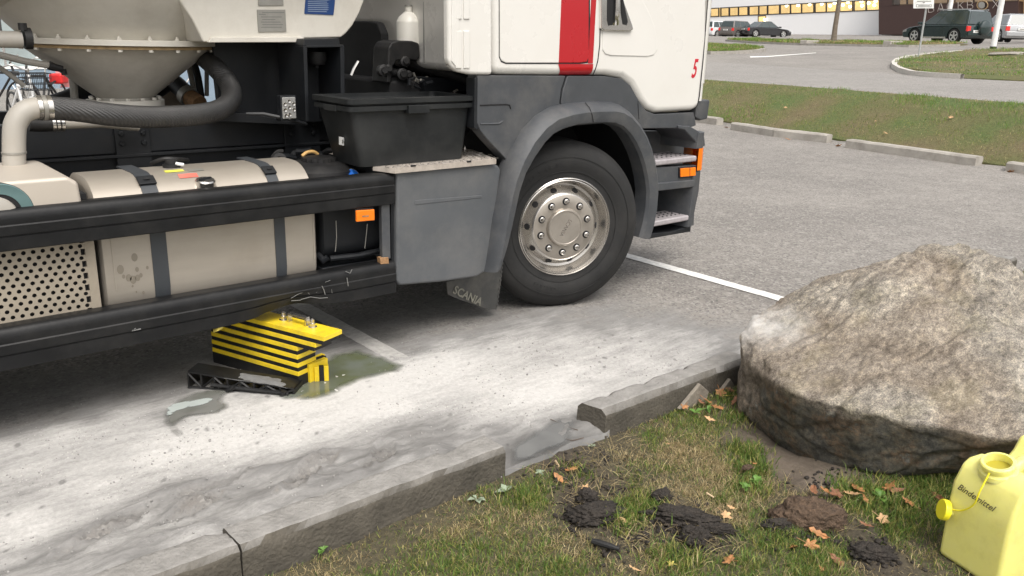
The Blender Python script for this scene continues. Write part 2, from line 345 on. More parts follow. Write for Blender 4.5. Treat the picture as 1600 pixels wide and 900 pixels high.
PW += [(x, y, 0, 0.1) for x in np.arange(-3, 9, 1.0) for y in (5.2, 6.2)] + [(x, y, 0, 0) for x in (5.5, 6.5, 8) for y in (2.5, 3.2, 4.0)]
PW += [(x, y, .4, .2) for x in (-.6, -1.5, -2.5) for y in (2.4, 2.9)] + [(x, y, 0, .2) for x in (-.6, -1.5, -2.5) for y in (3.9, 4.4)]
def kerbline_shape(X, Y):
    # slurry banked up against the back of the left kerb
    a = np.clip((2.80-Y)/0.32, 0, 1); a = a*a*(3-2*a)
    b = np.clip((1.93-X)/0.16, 0, 1); b = b*b*(3-2*b)
    c = np.clip((2.72-Y)/0.24, 0, 1)*np.clip((X-2.62)/0.3, 0, 1)
    return 0.070*a*b + 0.020*c*c
xs = np.concatenate([np.linspace(-60, -4, 22)[:-1], np.linspace(-4, -0.4, 40)[:-1], np.arange(-0.4, 4.6, 0.017), np.linspace(4.62, 7, 60), np.linspace(7.3, 30, 60), np.linspace(31, 160, 50)])
ys = np.concatenate([[2.289, 2.29], np.arange(2.30, 4.2, 0.017), np.linspace(4.22, 6, 50), np.linspace(6.3, 24, 45), np.linspace(25, 160, 50)])
ys = np.concatenate([np.linspace(-60, 2.2, 50), ys])
GX, GY = np.meshgrid(xs, ys); nyr, nxr = GX.shape
F = field(PW, GX, GY, 3.0, .11)
near = np.clip((5.2-GX)/1.2, 0, 1)*np.clip((4.9-GY)/0.7, 0, 1)*np.clip((GX+3)/1.5, 0, 1)
pw = F[:, 0].reshape(GX.shape)*near; wet_shade = F[:, 1].reshape(GX.shape)*near
n1 = vfbm(GX+0.4*vnoise(GX, GY, 3, 9), GY*1.6, 3.0, 5, 3); n2 = vfbm(GX*0.8+GY*0.5, GY*1.3-GX*0.3, 9, 4, 11)
pwn = np.clip(pw + (n1-.5)*0.42*np.clip(pw*4, 0, 1)*(1.04-pw) + (n2-.5)*0.35*np.clip(pw*4, 0, 1)*(1.04-pw), 0, 1)*near
# lumps and tread marks in the grey slurry
lump = vfbm(GX*1.2, GY*1.8, 7, 5, 21, .55); slur = np.clip(1-np.abs(pw-.42)/.30, 0, 1)*np.clip((2.95-GY)/.2+.2, 0, 1)
hz = pwn*0.010 + slur*(lump-.45)*0.050 + kerbline_shape(GX, GY)*(np.abs(GX) < 5)
# boot prints pressed in the slurry
moun = np.zeros_like(hz)
for (a_, c_, rx_, ry_, h_) in ((500,712,.12,.05,.035),(300,782,.12,.06,.03),(420,728,.10,.05,.02),(270,760,.10,.05,.02),(170,812,.14,.05,.02),(90,850,.12,.05,.015),(640,672,.12,.04,.012),(440,770,.12,.05,.02)):
    q_ = G(a_, c_, .03); moun += h_*np.exp(-(((GX-q_.x)/rx_)**2+((GY-q_.y)/ry_)**2))
hz = hz+moun*near*(.7+.6*lump); pwn = np.clip(pwn-moun*near*6, 0, 1)
def boot(px, py, ang, L=0.28, W=0.10, d=0.012):
    c = G(px, py, .05); u = (GX-c.x)*math.cos(ang)+(GY-c.y)*math.sin(ang); v = -(GX-c.x)*math.sin(ang)+(GY-c.y)*math.cos(ang)
    r = (u/(L/2))**2+(v/(W/2))**2
    m = np.clip(1.15-r, 0, 1); rim = np.exp(-((r-1.25)/.35)**2)
    return -d*np.clip(m*3, 0, 1)*(1+.35*np.sign(np.sin(u*180))) + rim*d*.7, np.clip(m*3, 0, 1)
for a in ((495,716,.5),(300,785,.4),(470,745,.8),(185,800,.3),(790,650,.2,.26,.09,.006),(120,845,.5),(600,700,1.0),(330,742,.2),(560,730,.4,.22,.08)):
    h, m = boot(*a); hz = hz+h*near; pwn = np.clip(pwn-.14*m*near, 0, 1)
# swept arcs of a broom, and drag marks
cc = G(760, 760, 0); rad = np.hypot(GX-cc.x-.2, GY-cc.y+.4)
arc = np.sin(rad*120+vnoise(GX, GY, 5, 2)*9)*np.clip(1-np.abs(pw-.8)/.4, 0, 1)*np.clip((3.3-GY)/.3, 0, 1)*np.clip((vnoise(GX, GY, 1.7, 31)-.5)*5, 0, 1)*(GX > 1.3)
hz = hz + 0.0012*arc*near; pwn = np.clip(pwn-.09*np.clip(arc, 0, 1)*near, 0, 1)
specks = (vnoise(GX, GY, 45, 5) > .93)*(vfbm(GX, GY, 5, 3, 8) > .52); pwn = np.clip(pwn-.35*specks*near, 0, 1)
hz = hz + pwn*((vfbm(GX, GY, 38, 3, 51)-.5)*.0055 + np.clip(vnoise(GX, GY, 26, 53)-.78, 0, 1)*.022)*near
asph = (vfbm(GX, GY, 90, 2, 14)-.5)*0.0022*near
GZ = np.interp(GX*NK.x+GY*NK.y-11.40, SK, ZK) + hz + asph
underk = ((GX < 1.940) | ((GX > 2.578) & (GX < 3.6)) | ((GX > 4.74) & (GX < 5.73)) | ((GX > 6.22) & (GX < 7.23))) & (GX > -4) & (GY < 2.385)
GZ = np.where(((GY < 2.2895) & (GX < 12.2)) | underk, -0.30, GZ)
GZ = np.where(underk | (GY < 2.289), GZ, np.where(((GX < 1.98) | ((GX > 2.53) & (GX < 3.62))) & (GX > -4) & (GY < 2.46), np.minimum(GZ, .094), GZ))
GZ = np.where((GY < -20), GZ, GZ)
vs = np.stack([GX.ravel(), GY.ravel(), GZ.ravel()], 1)
idx = np.arange(nyr*nxr).reshape(nyr, nxr)
fs = np.stack([idx[:-1, :-1].ravel(), idx[:-1, 1:].ravel(), idx[1:, 1:].ravel(), idx[1:, :-1].ravel()], 1)
def np_mesh(name, vs, fs, m, smooth=True, cols=None):
    me = bpy.data.meshes.new(name); k = fs.shape[1]
    me.vertices.add(len(vs)); me.vertices.foreach_set('co', np.ascontiguousarray(vs, dtype=np.float32).ravel())
    me.loops.add(len(fs)*k); me.loops.foreach_set('vertex_index', np.ascontiguousarray(fs, dtype=np.int32).ravel())
    me.polygons.add(len(fs)); me.polygons.foreach_set('loop_start', np.arange(0, len(fs)*k, k, dtype=np.int32)); me.polygons.foreach_set('loop_total', np.full(len(fs), k, dtype=np.int32))
    if smooth: me.polygons.foreach_set('use_smooth', np.ones(len(fs), dtype=bool))
    me.update(calc_edges=True)
    if cols is not None:
        a = me.color_attributes.new('cov', 'FLOAT_COLOR', 'POINT'); a.data.foreach_set('color', np.ascontiguousarray(cols, dtype=np.float32).ravel())
    me.materials.append(MATS[m] if isinstance(m, str) else m)
    o = bpy.data.objects.new(name, me); COL.objects.link(o); return o

# asphalt material with powder cover
def asphalt_material(name, use_cov, base=(0.225, 0.208, 0.190), light=(0.33, 0.306, 0.278)):
    m = bpy.data.materials.new(name); m.use_nodes = True; MATS[name] = m; n, L = nodes_of(m); b = n['Principled BSDF']
    tc = n.new('ShaderNodeTexCoord')
    def noise_n(sc, det=4, ro=.6):
        q = n.new('ShaderNodeTexNoise'); q.inputs['Scale'].default_value = sc; q.inputs['Detail'].default_value = det; q.inputs['Roughness'].default_value = ro
        L(tc.outputs['Object'], q.inputs['Vector']); return q.outputs[0]
    def mr(src, a, b_, c=0., d=1.):
        q = n.new('ShaderNodeMapRange'); q.inputs[1].default_value = a; q.inputs[2].default_value = b_; q.inputs[3].default_value = c; q.inputs[4].default_value = d; L(src, q.inputs[0]); return q.outputs[0]
    def mix(f, a, c, mode='MIX'):
        q = n.new('ShaderNodeMix'); q.data_type = 'RGBA'; q.blend_type = mode
        if isinstance(f, float): q.inputs[0].default_value = f
        else: L(f, q.inputs[0])
        for s, i in ((a, 6), (c, 7)):
            if isinstance(s, tuple): q.inputs[i].default_value = (*s, 1)
            else: L(s, q.inputs[i])
        return q.outputs[2]
    vo = n.new('ShaderNodeTexVoronoi'); vo.inputs['Scale'].default_value = 75; L(tc.outputs['Object'], vo.inputs['Vector'])
    vo2 = n.new('ShaderNodeTexVoronoi'); vo2.inputs['Scale'].default_value = 26; L(tc.outputs['Object'], vo2.inputs['Vector'])
    sp = mr(vo.outputs['Distance'], .1, .6); big = noise_n(.55, 5); mid = noise_n(4.5, 6, .7); fine = noise_n(140, 3, .8)
    col = mix(mr(big, .35, .65), base, light)
    col = mix(mr(mid, .35, .7, 0, .55), col, tuple(c*.72 for c in base))
    colv = n.new('ShaderNodeSeparateColor'); L(vo.outputs['Color'], colv.inputs[0])
    col = mix(mr(colv.outputs[0], .80, .92, 0, .75), col, (0.42, 0.40, 0.37))      # pale chippings
    col = mix(mr(colv.outputs[1], .74, .9, 0, .7), col, (0.07, 0.068, 0.066))    # dark chippings
    colw = n.new('ShaderNodeSeparateColor'); L(vo2.outputs['Color'], colw.inputs[0])
    col = mix(mr(colw.outputs[0], .90, .97, 0, .5), col, (0.40, 0.38, 0.34))
    col = mix(mr(fine, .3, .7, .0, .45), col, tuple(c*.45 for c in base))
    rough = mr(mid, .3, .7, .78, .92)
    hgt = mix(0.5, vo.outputs['Distance'], fine)
    if use_cov:
        at = n.new('ShaderNodeAttribute'); at.attribute_name = 'cov'; sc = n.new('ShaderNodeSeparateColor'); L(at.outputs['Color'], sc.inputs[0])
        mps = n.new('ShaderNodeMapping'); mps.inputs['Rotation'].default_value = (0, 0, math.radians(-14)); mps.inputs['Scale'].default_value = (.38, 1.5, 1); L(tc.outputs['Object'], mps.inputs[0]); pns = n.new('ShaderNodeTexNoise'); pns.inputs['Scale'].default_value = 13; pns.inputs['Detail'].default_value = 7; pns.inputs['Roughness'].default_value = .7; L(mps.outputs[0], pns.inputs['Vector']); pn = pns.outputs[0]; pn2 = noise_n(60, 5, .75)
        def math_(op, a, c):
            q = n.new('ShaderNodeMath'); q.operation = op
            for s, i in ((a, 0), (c, 1)):
                if isinstance(s, (int, float)): q.inputs[i].default_value = s
                else: L(s, q.inputs[i])
            return q.outputs[0]
        wet_shade_f = mr(sc.outputs[1], .12, .6)
        col = mix(math_('MULTIPLY', wet_shade_f, .72), col, (0.035, 0.037, 0.036))  # darkens wet asphalt and paints in the shade under the truck
        pw_ = math_('ADD', sc.outputs[0], math_('ADD', math_('MULTIPLY', math_('SUBTRACT', pn, .5), .40), math_('MULTIPLY', math_('SUBTRACT', pn2, .5), .30)))
        slurry = mix(mr(pn, .3, .7), (0.17, 0.166, 0.160), (0.265, 0.258, 0.248))
        slurry = mix(mr(pn2, .45, .75, 0, .45), slurry, (0.14, 0.136, 0.13))
        white = mix(mr(pn2, .3, .7), (0.46, 0.448, 0.428), (0.58, 0.567, 0.545))
        cov = mr(pw_, .05, .34); col = mix(cov, col, slurry)
        col = mix(mr(pw_, .40, .82), col, white)
        w2 = mr(math_('SUBTRACT', sc.outputs[1], .0), .5, .85)
        rough = math_('SUBTRACT', rough, math_('MULTIPLY', w2, .66)); rough = math_('SUBTRACT', rough, math_('MULTIPLY', wet_shade_f, .12)) if True else rough
        w3 = mr(sc.outputs[1], .25, .75); col = mix(math_('MULTIPLY', w3, .60), col, (0.105, 0.104, 0.10)); hgt = mix(mr(pw_, .2, .6), hgt, pn2); hgt = mix(w2, hgt, (0.5, 0.5, 0.5))
    L(col, b.inputs['Base Color']); L(rough, b.inputs['Roughness'])
    bp = n.new('ShaderNodeBump'); bp.inputs['Strength'].default_value = 0.55; bp.inputs['Distance'].default_value = 0.006
    L(hgt, bp.inputs['Height']); L(bp.outputs[0], b.inputs['Normal']); return m
asphalt_material('asphalt_lot', True)
asphalt_material('asphalt_road', False, (0.27, 0.255, 0.238), (0.33, 0.31, 0.29))
cols = np.stack([pwn.ravel(), wet_shade.ravel(), np.zeros(pwn.size), np.ones(pwn.size)], 1)
structure(np_mesh('parking_lot', vs, fs, 'asphalt_lot', cols=cols))

# ---- flat patches that follow the terrain (roads, islands, painted lines)
def zterr(x, y, off): return zprof(x, y)+off
def patch(name, pts, m, off, thick=0.0, cell=None, parent=None, lumps=0.0, dark=None):
    bm = bmesh.new(); vv = [bm.verts.new((p[0], p[1], 0)) for p in pts]; bm.faces.new(vv)
    for s in SK[1:-1]:
        bmesh.ops.bisect_plane(bm, geom=bm.verts[:]+bm.edges[:]+bm.faces[:], plane_co=(NK.x*(s+11.40), NK.y*(s+11.40), 0), plane_no=(NK.x, NK.y, 0))
    if cell:
        x0 = min(v.co.x for v in bm.verts); x1 = max(v.co.x for v in bm.verts); y0 = min(v.co.y for v in bm.verts); y1 = max(v.co.y for v in bm.verts)
        x = x0+cell
        while x < x1: bmesh.ops.bisect_plane(bm, geom=bm.verts[:]+bm.edges[:]+bm.faces[:], plane_co=(x, 0, 0), plane_no=(1, 0, 0)); x += cell
        y = y0+cell
        while y < y1: bmesh.ops.bisect_plane(bm, geom=bm.verts[:]+bm.edges[:]+bm.faces[:], plane_co=(0, y, 0), plane_no=(0, 1, 0)); y += cell
    bd = set(v for v in bm.verts if v.is_boundary)
    for v in bm.verts:
        v.co.z = zterr(v.co.x, v.co.y, off)
        if lumps and v in bd and off > .05: v.co.z -= off-.025
        if lumps and v not in bd: v.co.z += lumps*(vfbm(v.co.x, v.co.y, 1.3, 4, 3)-.35)
    if thick:
        be = [e for e in bm.edges if e.is_boundary]
        r = bmesh.ops.extrude_edge_only(bm, edges=be)
        for g in r['geom']:
            if isinstance(g, bmesh.types.BMVert): g.co.z -= thick
    bmesh.ops.recalc_face_normals(bm, faces=bm.faces)
    up = sum(f.normal.z for f in bm.faces)
    if up < 0: bmesh.ops.reverse_faces(bm, faces=bm.faces)
    me = bpy.data.meshes.new(name); bm.to_mesh(me); bm.free(); me.materials.append(MATS[m])
    me.polygons.foreach_set('use_smooth', [True]*len(me.polygons)); me.set_sharp_from_angle(angle=math.radians(40))
    o = bpy.data.objects.new(name, me); COL.objects.link(o)
    if parent: child(o, parent)
    return o

# painted bay lines on the lot (perpendicular to the kerb)
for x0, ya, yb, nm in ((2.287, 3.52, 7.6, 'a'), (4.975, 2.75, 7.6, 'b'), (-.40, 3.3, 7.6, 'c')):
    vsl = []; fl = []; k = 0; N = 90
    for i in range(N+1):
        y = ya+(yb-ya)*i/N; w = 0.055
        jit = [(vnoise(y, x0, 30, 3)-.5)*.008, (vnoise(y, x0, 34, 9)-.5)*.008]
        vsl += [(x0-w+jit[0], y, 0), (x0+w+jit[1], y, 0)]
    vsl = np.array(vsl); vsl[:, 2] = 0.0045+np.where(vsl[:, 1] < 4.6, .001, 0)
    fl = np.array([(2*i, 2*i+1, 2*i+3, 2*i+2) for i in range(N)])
    structure(np_mesh('bay_line', vsl, fl, 'line_paint' if nm == 'b' else 'line_dusty_shaded'))

# ---- far grass, road, islands
m = bpy.data.materials.new('grass_ground'); m.use_nodes = True; MATS['grass_ground'] = m; n, L = nodes_of(m); b = n['Principled BSDF']; b.inputs['Roughness'].default_value = .95
tc = n.new('ShaderNodeTexCoord'); z1 = n.new('ShaderNodeTexNoise'); z1.inputs['Scale'].default_value = 0.9; z1.inputs['Detail'].default_value = 7; L(tc.outputs['Object'], z1.inputs['Vector'])
z2 = n.new('ShaderNodeTexNoise'); z2.inputs['Scale'].default_value = 22; z2.inputs['Detail'].default_value = 6; z2.inputs['Roughness'].default_value = .8; L(tc.outputs['Object'], z2.inputs['Vector'])
r1 = n.new('ShaderNodeValToRGB'); e = r1.color_ramp.elements; e[0].position = .34; e[0].color = (.17, .14, .075, 1); e[1].position = .66; e[1].color = (.10, .145, .04, 1)
q = r1.color_ramp.elements.new(.5); q.color = (.14, .14, .055, 1); L(z1.outputs[0], r1.inputs[0])
mx = n.new('ShaderNodeMix'); mx.data_type = 'RGBA'; mx.blend_type = 'MULTIPLY'; mx.inputs[0].default_value = .8; r2 = n.new('ShaderNodeValToRGB'); r2.color_ramp.elements[0].position = .3; r2.color_ramp.elements[0].color = (.35, .35, .33, 1); r2.color_ramp.elements[1].position = .72; r2.color_ramp.elements[1].color = (1.25, 1.2, 1.1, 1)
L(z2.outputs[0], r2.inputs[0]); L(r1.outputs[0], mx.inputs[6]); L(r2.outputs[0], mx.inputs[7]); L(mx.outputs[2], b.inputs['Base Color'])
bp = n.new('ShaderNodeBump'); bp.inputs['Strength'].default_value = .9; bp.inputs['Distance'].default_value = .03; L(z2.outputs[0], bp.inputs['Height']); L(bp.outputs[0], b.inputs['Normal'])

def TP(lst): return [tuple(T(a, b))[:2] for a, b in lst]
def kline(s, u):   # point at distance s beyond the far kerb line, u along it (towards the left/back)
    d = Vector((-NK.y, NK.x)); return (NK.x*(11.40+s)+d.x*u, NK.y*(11.40+s)+d.y*u)
bank_near = [kline(0.22, u) for u in (-9, 0, 6, 11, 16, 24)]
edge = TP([(1600,165),(1500,156.5),(1400,149),(1300,141),(1200,133.5),(1110,127)])
dl = Vector(edge[-1])-Vector(edge[0])
bank_far = [tuple(Vector(edge[0])-dl*1.2)] + edge + [tuple(Vector(edge[-1])+dl*1.5)]
bank_poly = bank_near + bank_far[::-1]
structure(patch('grass_bank', bank_poly, 'grass_ground', 0.03, thick=0.06, cell=0.35, lumps=0.05))
# lighter road strip behind the bank; its far edge is the dark seam
seam = TP([(1110,97),(1200,103),(1300,109.5),(1400,116),(1440,119)])
road = [bank_far[0]]+edge+[bank_far[-1]]
r_far = [tuple(Vector(seam[0])+(Vector(seam[0])-Vector(seam[1]))*6)] + seam + TP([(1500,123),(1600,128)]); r_far.append(tuple(Vector(r_far[-1])+(Vector(r_far[-1])-Vector(r_far[-2]))*4))
structure(patch('road', road + r_far, 'asphalt_road', 0.008))
MATS['asphalt_side'] = asphalt_material('asphalt_side', False, (0.235, 0.222, 0.212), (0.275, 0.262, 0.25))
# kerbed islands
def ring(pts, w):
    c = Vector((sum(p[0] for p in pts)/len(pts), sum(p[1] for p in pts)/len(pts))); return c
mat('kerb_pale', (0.50, 0.47, 0.43), 0.85, var=.12, scale=20); mat('kerb_far', (0.33, 0.31, 0.28), 0.88, var=.18, scale=9, bump=.4, bscale=60, dirt=(.14,.13,.11), dirt_amt=.6, dirt_scale=6)
isl_r = TP([(1600,127),(1500,123),(1440,119.5),(1412,114),(1398,108),(1396,102),(1402,97),(1420,92),(1460,87),(1510,82),(1560,79),(1600,78)])
far = [tuple(Vector(isl_r[-1])+Vector((14, -9))), tuple(Vector(isl_r[0])+Vector((10, -22)))]
isl_r = isl_r + far
structure(patch('grass_verge', isl_r, 'grass_ground', 0.10, thick=0.2, cell=0.8, lumps=0.10))
isl_l = TP([(1090,82),(1110,84),(1150,83),(1178,81.5),(1195,79.5),(1180,76),(1150,73),(1120,71.5),(1090,70.5)])
structure(patch('grass_island', isl_l, 'grass_ground', 0.11, thick=0.2, cell=0.8, lumps=.08))
isl_m = TP([(1135,64),(1180,67.5),(1260,70.2),(1340,71.7),(1420,72.8),(1500,71.5),(1512,70.2),(1440,68.2),(1360,66.5),(1260,65),(1180,63),(1150,62.5)])
structure(patch('planting_strip', isl_m, 'grass_ground', 0.09, thick=0.2, cell=1.0, lumps=.06))
def kerb_run(name, lst, off, m, w=0.14, label=None, n=None, z0=-.1):
    pts = [Vector(tuple(T(a, b))[:2]) for a, b in lst]
    mb = MB(); rows = []
    for i, p in enumerate(pts):
        t = (pts[min(i+1, len(pts)-1)]-pts[max(i-1, 0)]).normalized(); nn = Vector((-t.y, t.x))
        zz = zprof(p.x, p.y); a = p; b_ = p+nn*w
        rows.append([(a.x, a.y, zz+z0), (a.x, a.y, zz+off), (b_.x, b_.y, zz+off), (b_.x, b_.y, zz+z0)])
    mb.grid(rows); return mb
o = kerb_run('x', [(1500,124),(1450,121),(1420,118),(1403,113),(1393,107),(1392,102),(1398,97),(1415,92.5),(1450,88),(1500,83.5)][::-1], .125, 'kerb_pale').build('kerb_edging', 'kerb_pale'); structure(o)
o = kerb_run('x', [(1090,83.5),(1110,85.2),(1150,84.5),(1182,82.6),(1197,80)], .125, 'kerb_pale').build('kerb_edging', 'kerb_far'); structure(o)
o = kerb_run('x', [(1133,64.5),(1180,68.2),(1260,71),(1340,72.5),(1420,73.8),(1500,72.4)], .10, 'kerb_pale').build('kerb_edging', 'kerb_far'); structure(o)
structure(patch('road_arrow', TP([(1172,90.5),(1172,88.3),(1195,88.2),(1275,82.6),(1275,83.4),(1196,89.8)]), 'line_paint', 0.012))

# ---- foreground lawn sheet
LW = [ # photo x, y, green, straw, mud
 (800,745,.3,.3,.5),(860,715,.1,.3,.9),(920,700,.1,.6,.7),(960,690,.15,.6,.5),(900,740,.1,.5,.8),(1000,720,.4,.7,.15),(1050,700,.6,.7,.0),(1100,650,.8,.4,0),(1140,640,.8,.2,.1),
 (1180,700,.2,.2,1),(1250,740,.1,.1,1),(1320,755,.2,.1,1),(1200,670,.1,.1,1),(1170,740,.9,.3,.1),(1130,740,.7,.6,0),(1080,760,.5,.9,0),(1100,700,.8,.6,0),
 (850,760,.8,.2,.1),(820,790,.8,.4,0),(780,810,.5,.8,0),(700,830,.5,.8,0),(740,780,.5,.6,.1),(660,810,.2,.6,.5),(600,840,.3,.5,.4),(560,860,.3,.5,.4),(520,880,.7,.5,.1),(450,880,.4,.6,.3),(700,880,.7,.6,0),(800,870,.8,.5,0),
 (900,780,.3,.3,.9),(930,810,.1,.4,1),(980,800,.9,.6,.1),(1000,770,.6,.7,.1),(1030,780,.2,.4,.9),(1060,810,.1,.3,1),(1090,845,.1,.3,1),(1130,860,.5,.3,.5),(960,850,.3,.6,.6),(1040,870,.9,.2,.1),(1000,840,.4,.5,.6),
 (1150,800,.8,.7,0),(1200,860,.9,.5,0),(1180,890,.8,.4,0),(1100,890,.8,.3,.1),(900,860,.6,.6,.2),(860,890,.8,.4,0),(1270,800,.5,.3,.5),(1330,780,.9,.3,0),(1400,790,1,.2,0),(1350,830,.3,.4,.7),(1400,830,.9,.4,.1),(1370,880,.2,.3,.9),
 (1440,860,.5,.6,.4),(1300,880,.9,.4,0),(1250,890,.9,.4,0),(1450,800,.9,.3,.1),(1280,770,.6,.3,.4),(1420,770,1,.2,0),(1500,860,.3,.4,.7),(960,760,.2,.6,.7),(880,700,.1,.4,.9),(1160,770,.9,.4,0)]
LP = [(G(a, b, -.03).x, G(a, b, -.03).y, c, d, e_) for a, b, c, d, e_ in LW] + [(x, y, .7, .5, .1) for x in (-1, 0, 5, 7) for y in (1.8, 0, -2)]
lx = np.concatenate([np.linspace(-8, 0.4, 30)[:-1], np.arange(0.4, 4.2, 0.02), np.linspace(4.25, 12, 40)]); ly = np.concatenate([np.linspace(-9, .3, 30)[:-1], np.arange(.3, 2.29, .02), [2.288]])
LX, LY = np.meshgrid(lx, ly)
def lawn_h(X, Y, mud):
    b_ = G(1200, 700, -.03); hol = np.exp(-(((X-b_.x)/.5)**2+((Y-b_.y)/.35)**2))
    gap = np.exp(-((X-2.25)/.25)**2)*np.clip((Y-2.05)/.22, 0, 1)
    lo = np.clip((1.1-X)/1.0, 0, 1)*.0
    return -0.035 + 0.05*(vfbm(X, Y, 1.6, 4, 41)-.5) + mud*(vfbm(X, Y, 11, 5, 43, .6)-.5)*.055 - .035*hol + .022*gap - lo
LF = field(LP, LX, LY, 3.2); LZ = lawn_h(LX, LY, LF[:, 2].reshape(LX.shape))
lvs = np.stack([LX.ravel(), LY.ravel(), LZ.ravel()], 1); li = np.arange(LX.size).reshape(LX.shape)
lfs = np.stack([li[:-1, :-1].ravel(), li[:-1, 1:].ravel(), li[1:, 1:].ravel(), li[1:, :-1].ravel()], 1)
m = bpy.data.materials.new('lawn_soil'); m.use_nodes = True; MATS['lawn_soil'] = m; n, L = nodes_of(m); b = n['Principled BSDF']; b.inputs['Roughness'].default_value = .92
tc = n.new('ShaderNodeTexCoord'); at = n.new('ShaderNodeAttribute'); at.attribute_name = 'cov'; sc = n.new('ShaderNodeSeparateColor'); L(at.outputs['Color'], sc.inputs[0])
z2 = n.new('ShaderNodeTexNoise'); z2.inputs['Scale'].default_value = 45; z2.inputs['Detail'].default_value = 7; z2.inputs['Roughness'].default_value = .75; L(tc.outputs['Object'], z2.inputs['Vector'])
def ramp(src, c0, c1, p0=.35, p1=.68):
    r = n.new('ShaderNodeValToRGB'); r.color_ramp.elements[0].position = p0; r.color_ramp.elements[1].position = p1; r.color_ramp.elements[0].color = (*c0, 1); r.color_ramp.elements[1].color = (*c1, 1); L(src, r.inputs[0]); return r.outputs[0]
g = ramp(z2.outputs[0], (.045, .040, .022), (.13, .115, .055)); md = ramp(z2.outputs[0], (.028, .022, .017), (.085, .066, .050)); bare = ramp(z2.outputs[0], (.12, .095, .072), (.165, .135, .105))
mx = n.new('ShaderNodeMix'); mx.data_type = 'RGBA'; L(sc.outputs[2], mx.inputs[0]); L(g, mx.inputs[6]); L(md, mx.inputs[7])
mx2 = n.new('ShaderNodeMix'); mx2.data_type = 'RGBA'; L(at.outputs['Alpha'], mx2.inputs[0]); L(mx.outputs[2], mx2.inputs[6]); L(bare, mx2.inputs[7])
L(mx2.outputs[2], b.inputs['Base Color']); bp = n.new('ShaderNodeBump'); bp.inputs['Strength'].default_value = .7; bp.inputs['Distance'].default_value = .012; L(z2.outputs[0], bp.inputs['Height']); L(bp.outputs[0], b.inputs['Normal'])
def bareness(X, Y):
    c = G(1215, 705, -.05); d = G(1300, 750, -.05); e_ = G(1170, 650, -.05)
    r = np.minimum(np.hypot((X-c.x)/.26, (Y-c.y)/.26), np.hypot((X-d.x)/.22, (Y-d.y)/.16)); r = np.minimum(r, np.hypot((X-e_.x)/.2, (Y-e_.y)/.2))
    return np.clip(1.6-r*1.3, 0, 1)
LC = np.stack([LF[:, 0], LF[:, 1], np.clip(LF[:, 2], 0, 1), bareness(LX, LY).ravel()], 1)
structure(np_mesh('lawn', lvs, lfs, 'lawn_soil', cols=LC))

# loose clumps of binder lying on the powder: small real lumps
bmc = bmesh.new(); bmesh.ops.create_icosphere(bmc, subdivisions=1, radius=1); ibv = np.array([v.co[:] for v in bmc.verts]); ibf = np.array([[v.index for v in f.verts] for f in bmc.faces]); bmc.free()
def clumps(name, m, pts, sizes, label):
    k = len(pts); V = ibv[None]*sizes[:, None, None]*(.6+.8*rng.random((k, 1, 3)))*(.8+.4*rng.random((k, len(ibv), 1)))+pts[:, None, :]; Fc = ibf[None]+np.arange(k)[:, None, None]*len(ibv)
    o = np_mesh(name, V.reshape(-1, 3), Fc.reshape(-1, 3), m, smooth=False); o['kind'] = 'stuff'; tag(o, label, 'powder')
K = 16000; qx = -.2+rng.random(K)*4.2; qy = 2.45+rng.random(K)*1.5; ix = np.clip(np.searchsorted(xs, qx), 0, nxr-1); iy = np.clip(np.searchsorted(ys, qy), 0, nyr-1)
pv = pw[iy, ix]; zv = GZ[iy, ix]; cl = vfbm(qx, qy, 4, 3, 77)
keep = (rng.random(K) < np.clip(pv*1.4, 0, 1)*np.clip((cl-.46)*7, .015, 1)) & (zv > -.05)
mat('binder_crumb', (0.30, 0.292, 0.28), .95, var=.25, scale=60); mat('binder_white', (0.54, 0.525, 0.50), .95, var=.1, scale=60)
kp = keep & (rng.random(K) < .55); clumps('binder_crumbs', 'binder_crumb', np.stack([qx, qy, zv+.001], 1)[kp], .0012+.0040*rng.random(kp.sum())**4, 'grey crumbs of wet binder scattered over the powder')
kp = keep & ~kp & (pv > .55); clumps('binder_grains', 'binder_white', np.stack([qx, qy, zv+.001], 1)[kp], .0010+.0018*rng.random(kp.sum())**2, 'white grains of dry binder scattered over the powder')

# ---- kerb blocks
m = mat('kerb_concrete', (0.088, 0.078, 0.062), 0.9, var=.28, scale=7, bump=.8, bscale=70, dirt=(.045,.040,.032), dirt_amt=.85, dirt_scale=4)
# top faces wear the binder dust: mix by the surface's own upward normal (dust lies on tops)
n, L = nodes_of(m); b = n['Principled BSDF']; ge = n.new('ShaderNodeNewGeometry'); sz = n.new('ShaderNodeSeparateXYZ'); L(ge.outputs['True Normal'], sz.inputs[0])
mr_ = n.new('ShaderNodeMapRange'); mr_.inputs[1].default_value = .55; mr_.inputs[2].default_value = .9; mr_.inputs[4].default_value = .92; L(sz.outputs[2], mr_.inputs[0])
dn = n.new('ShaderNodeTexNoise'); dn.inputs['Scale'].default_value = 9; dn.inputs['Detail'].default_value = 8; dn.inputs['Roughness'].default_value = .7; tc = n.new('ShaderNodeTexCoord'); L(tc.outputs['Object'], dn.inputs['Vector'])
dr = n.new('ShaderNodeValToRGB'); dr.color_ramp.elements[0].position = .33; dr.color_ramp.elements[0].color = (.20,.193,.18,1); dr.color_ramp.elements[1].position = .68; dr.color_ramp.elements[1].color = (.33,.318,.30,1); L(dn.outputs[0], dr.inputs[0])
src = b.inputs['Base Color'].links[0].from_socket; mx = n.new('ShaderNodeMix'); mx.data_type = 'RGBA'; L(mr_.outputs[0], mx.inputs[0]); L(src, mx.inputs[6]); L(dr.outputs[0], mx.inputs[7]); L(mx.outputs[2], b.inputs['Base Color'])
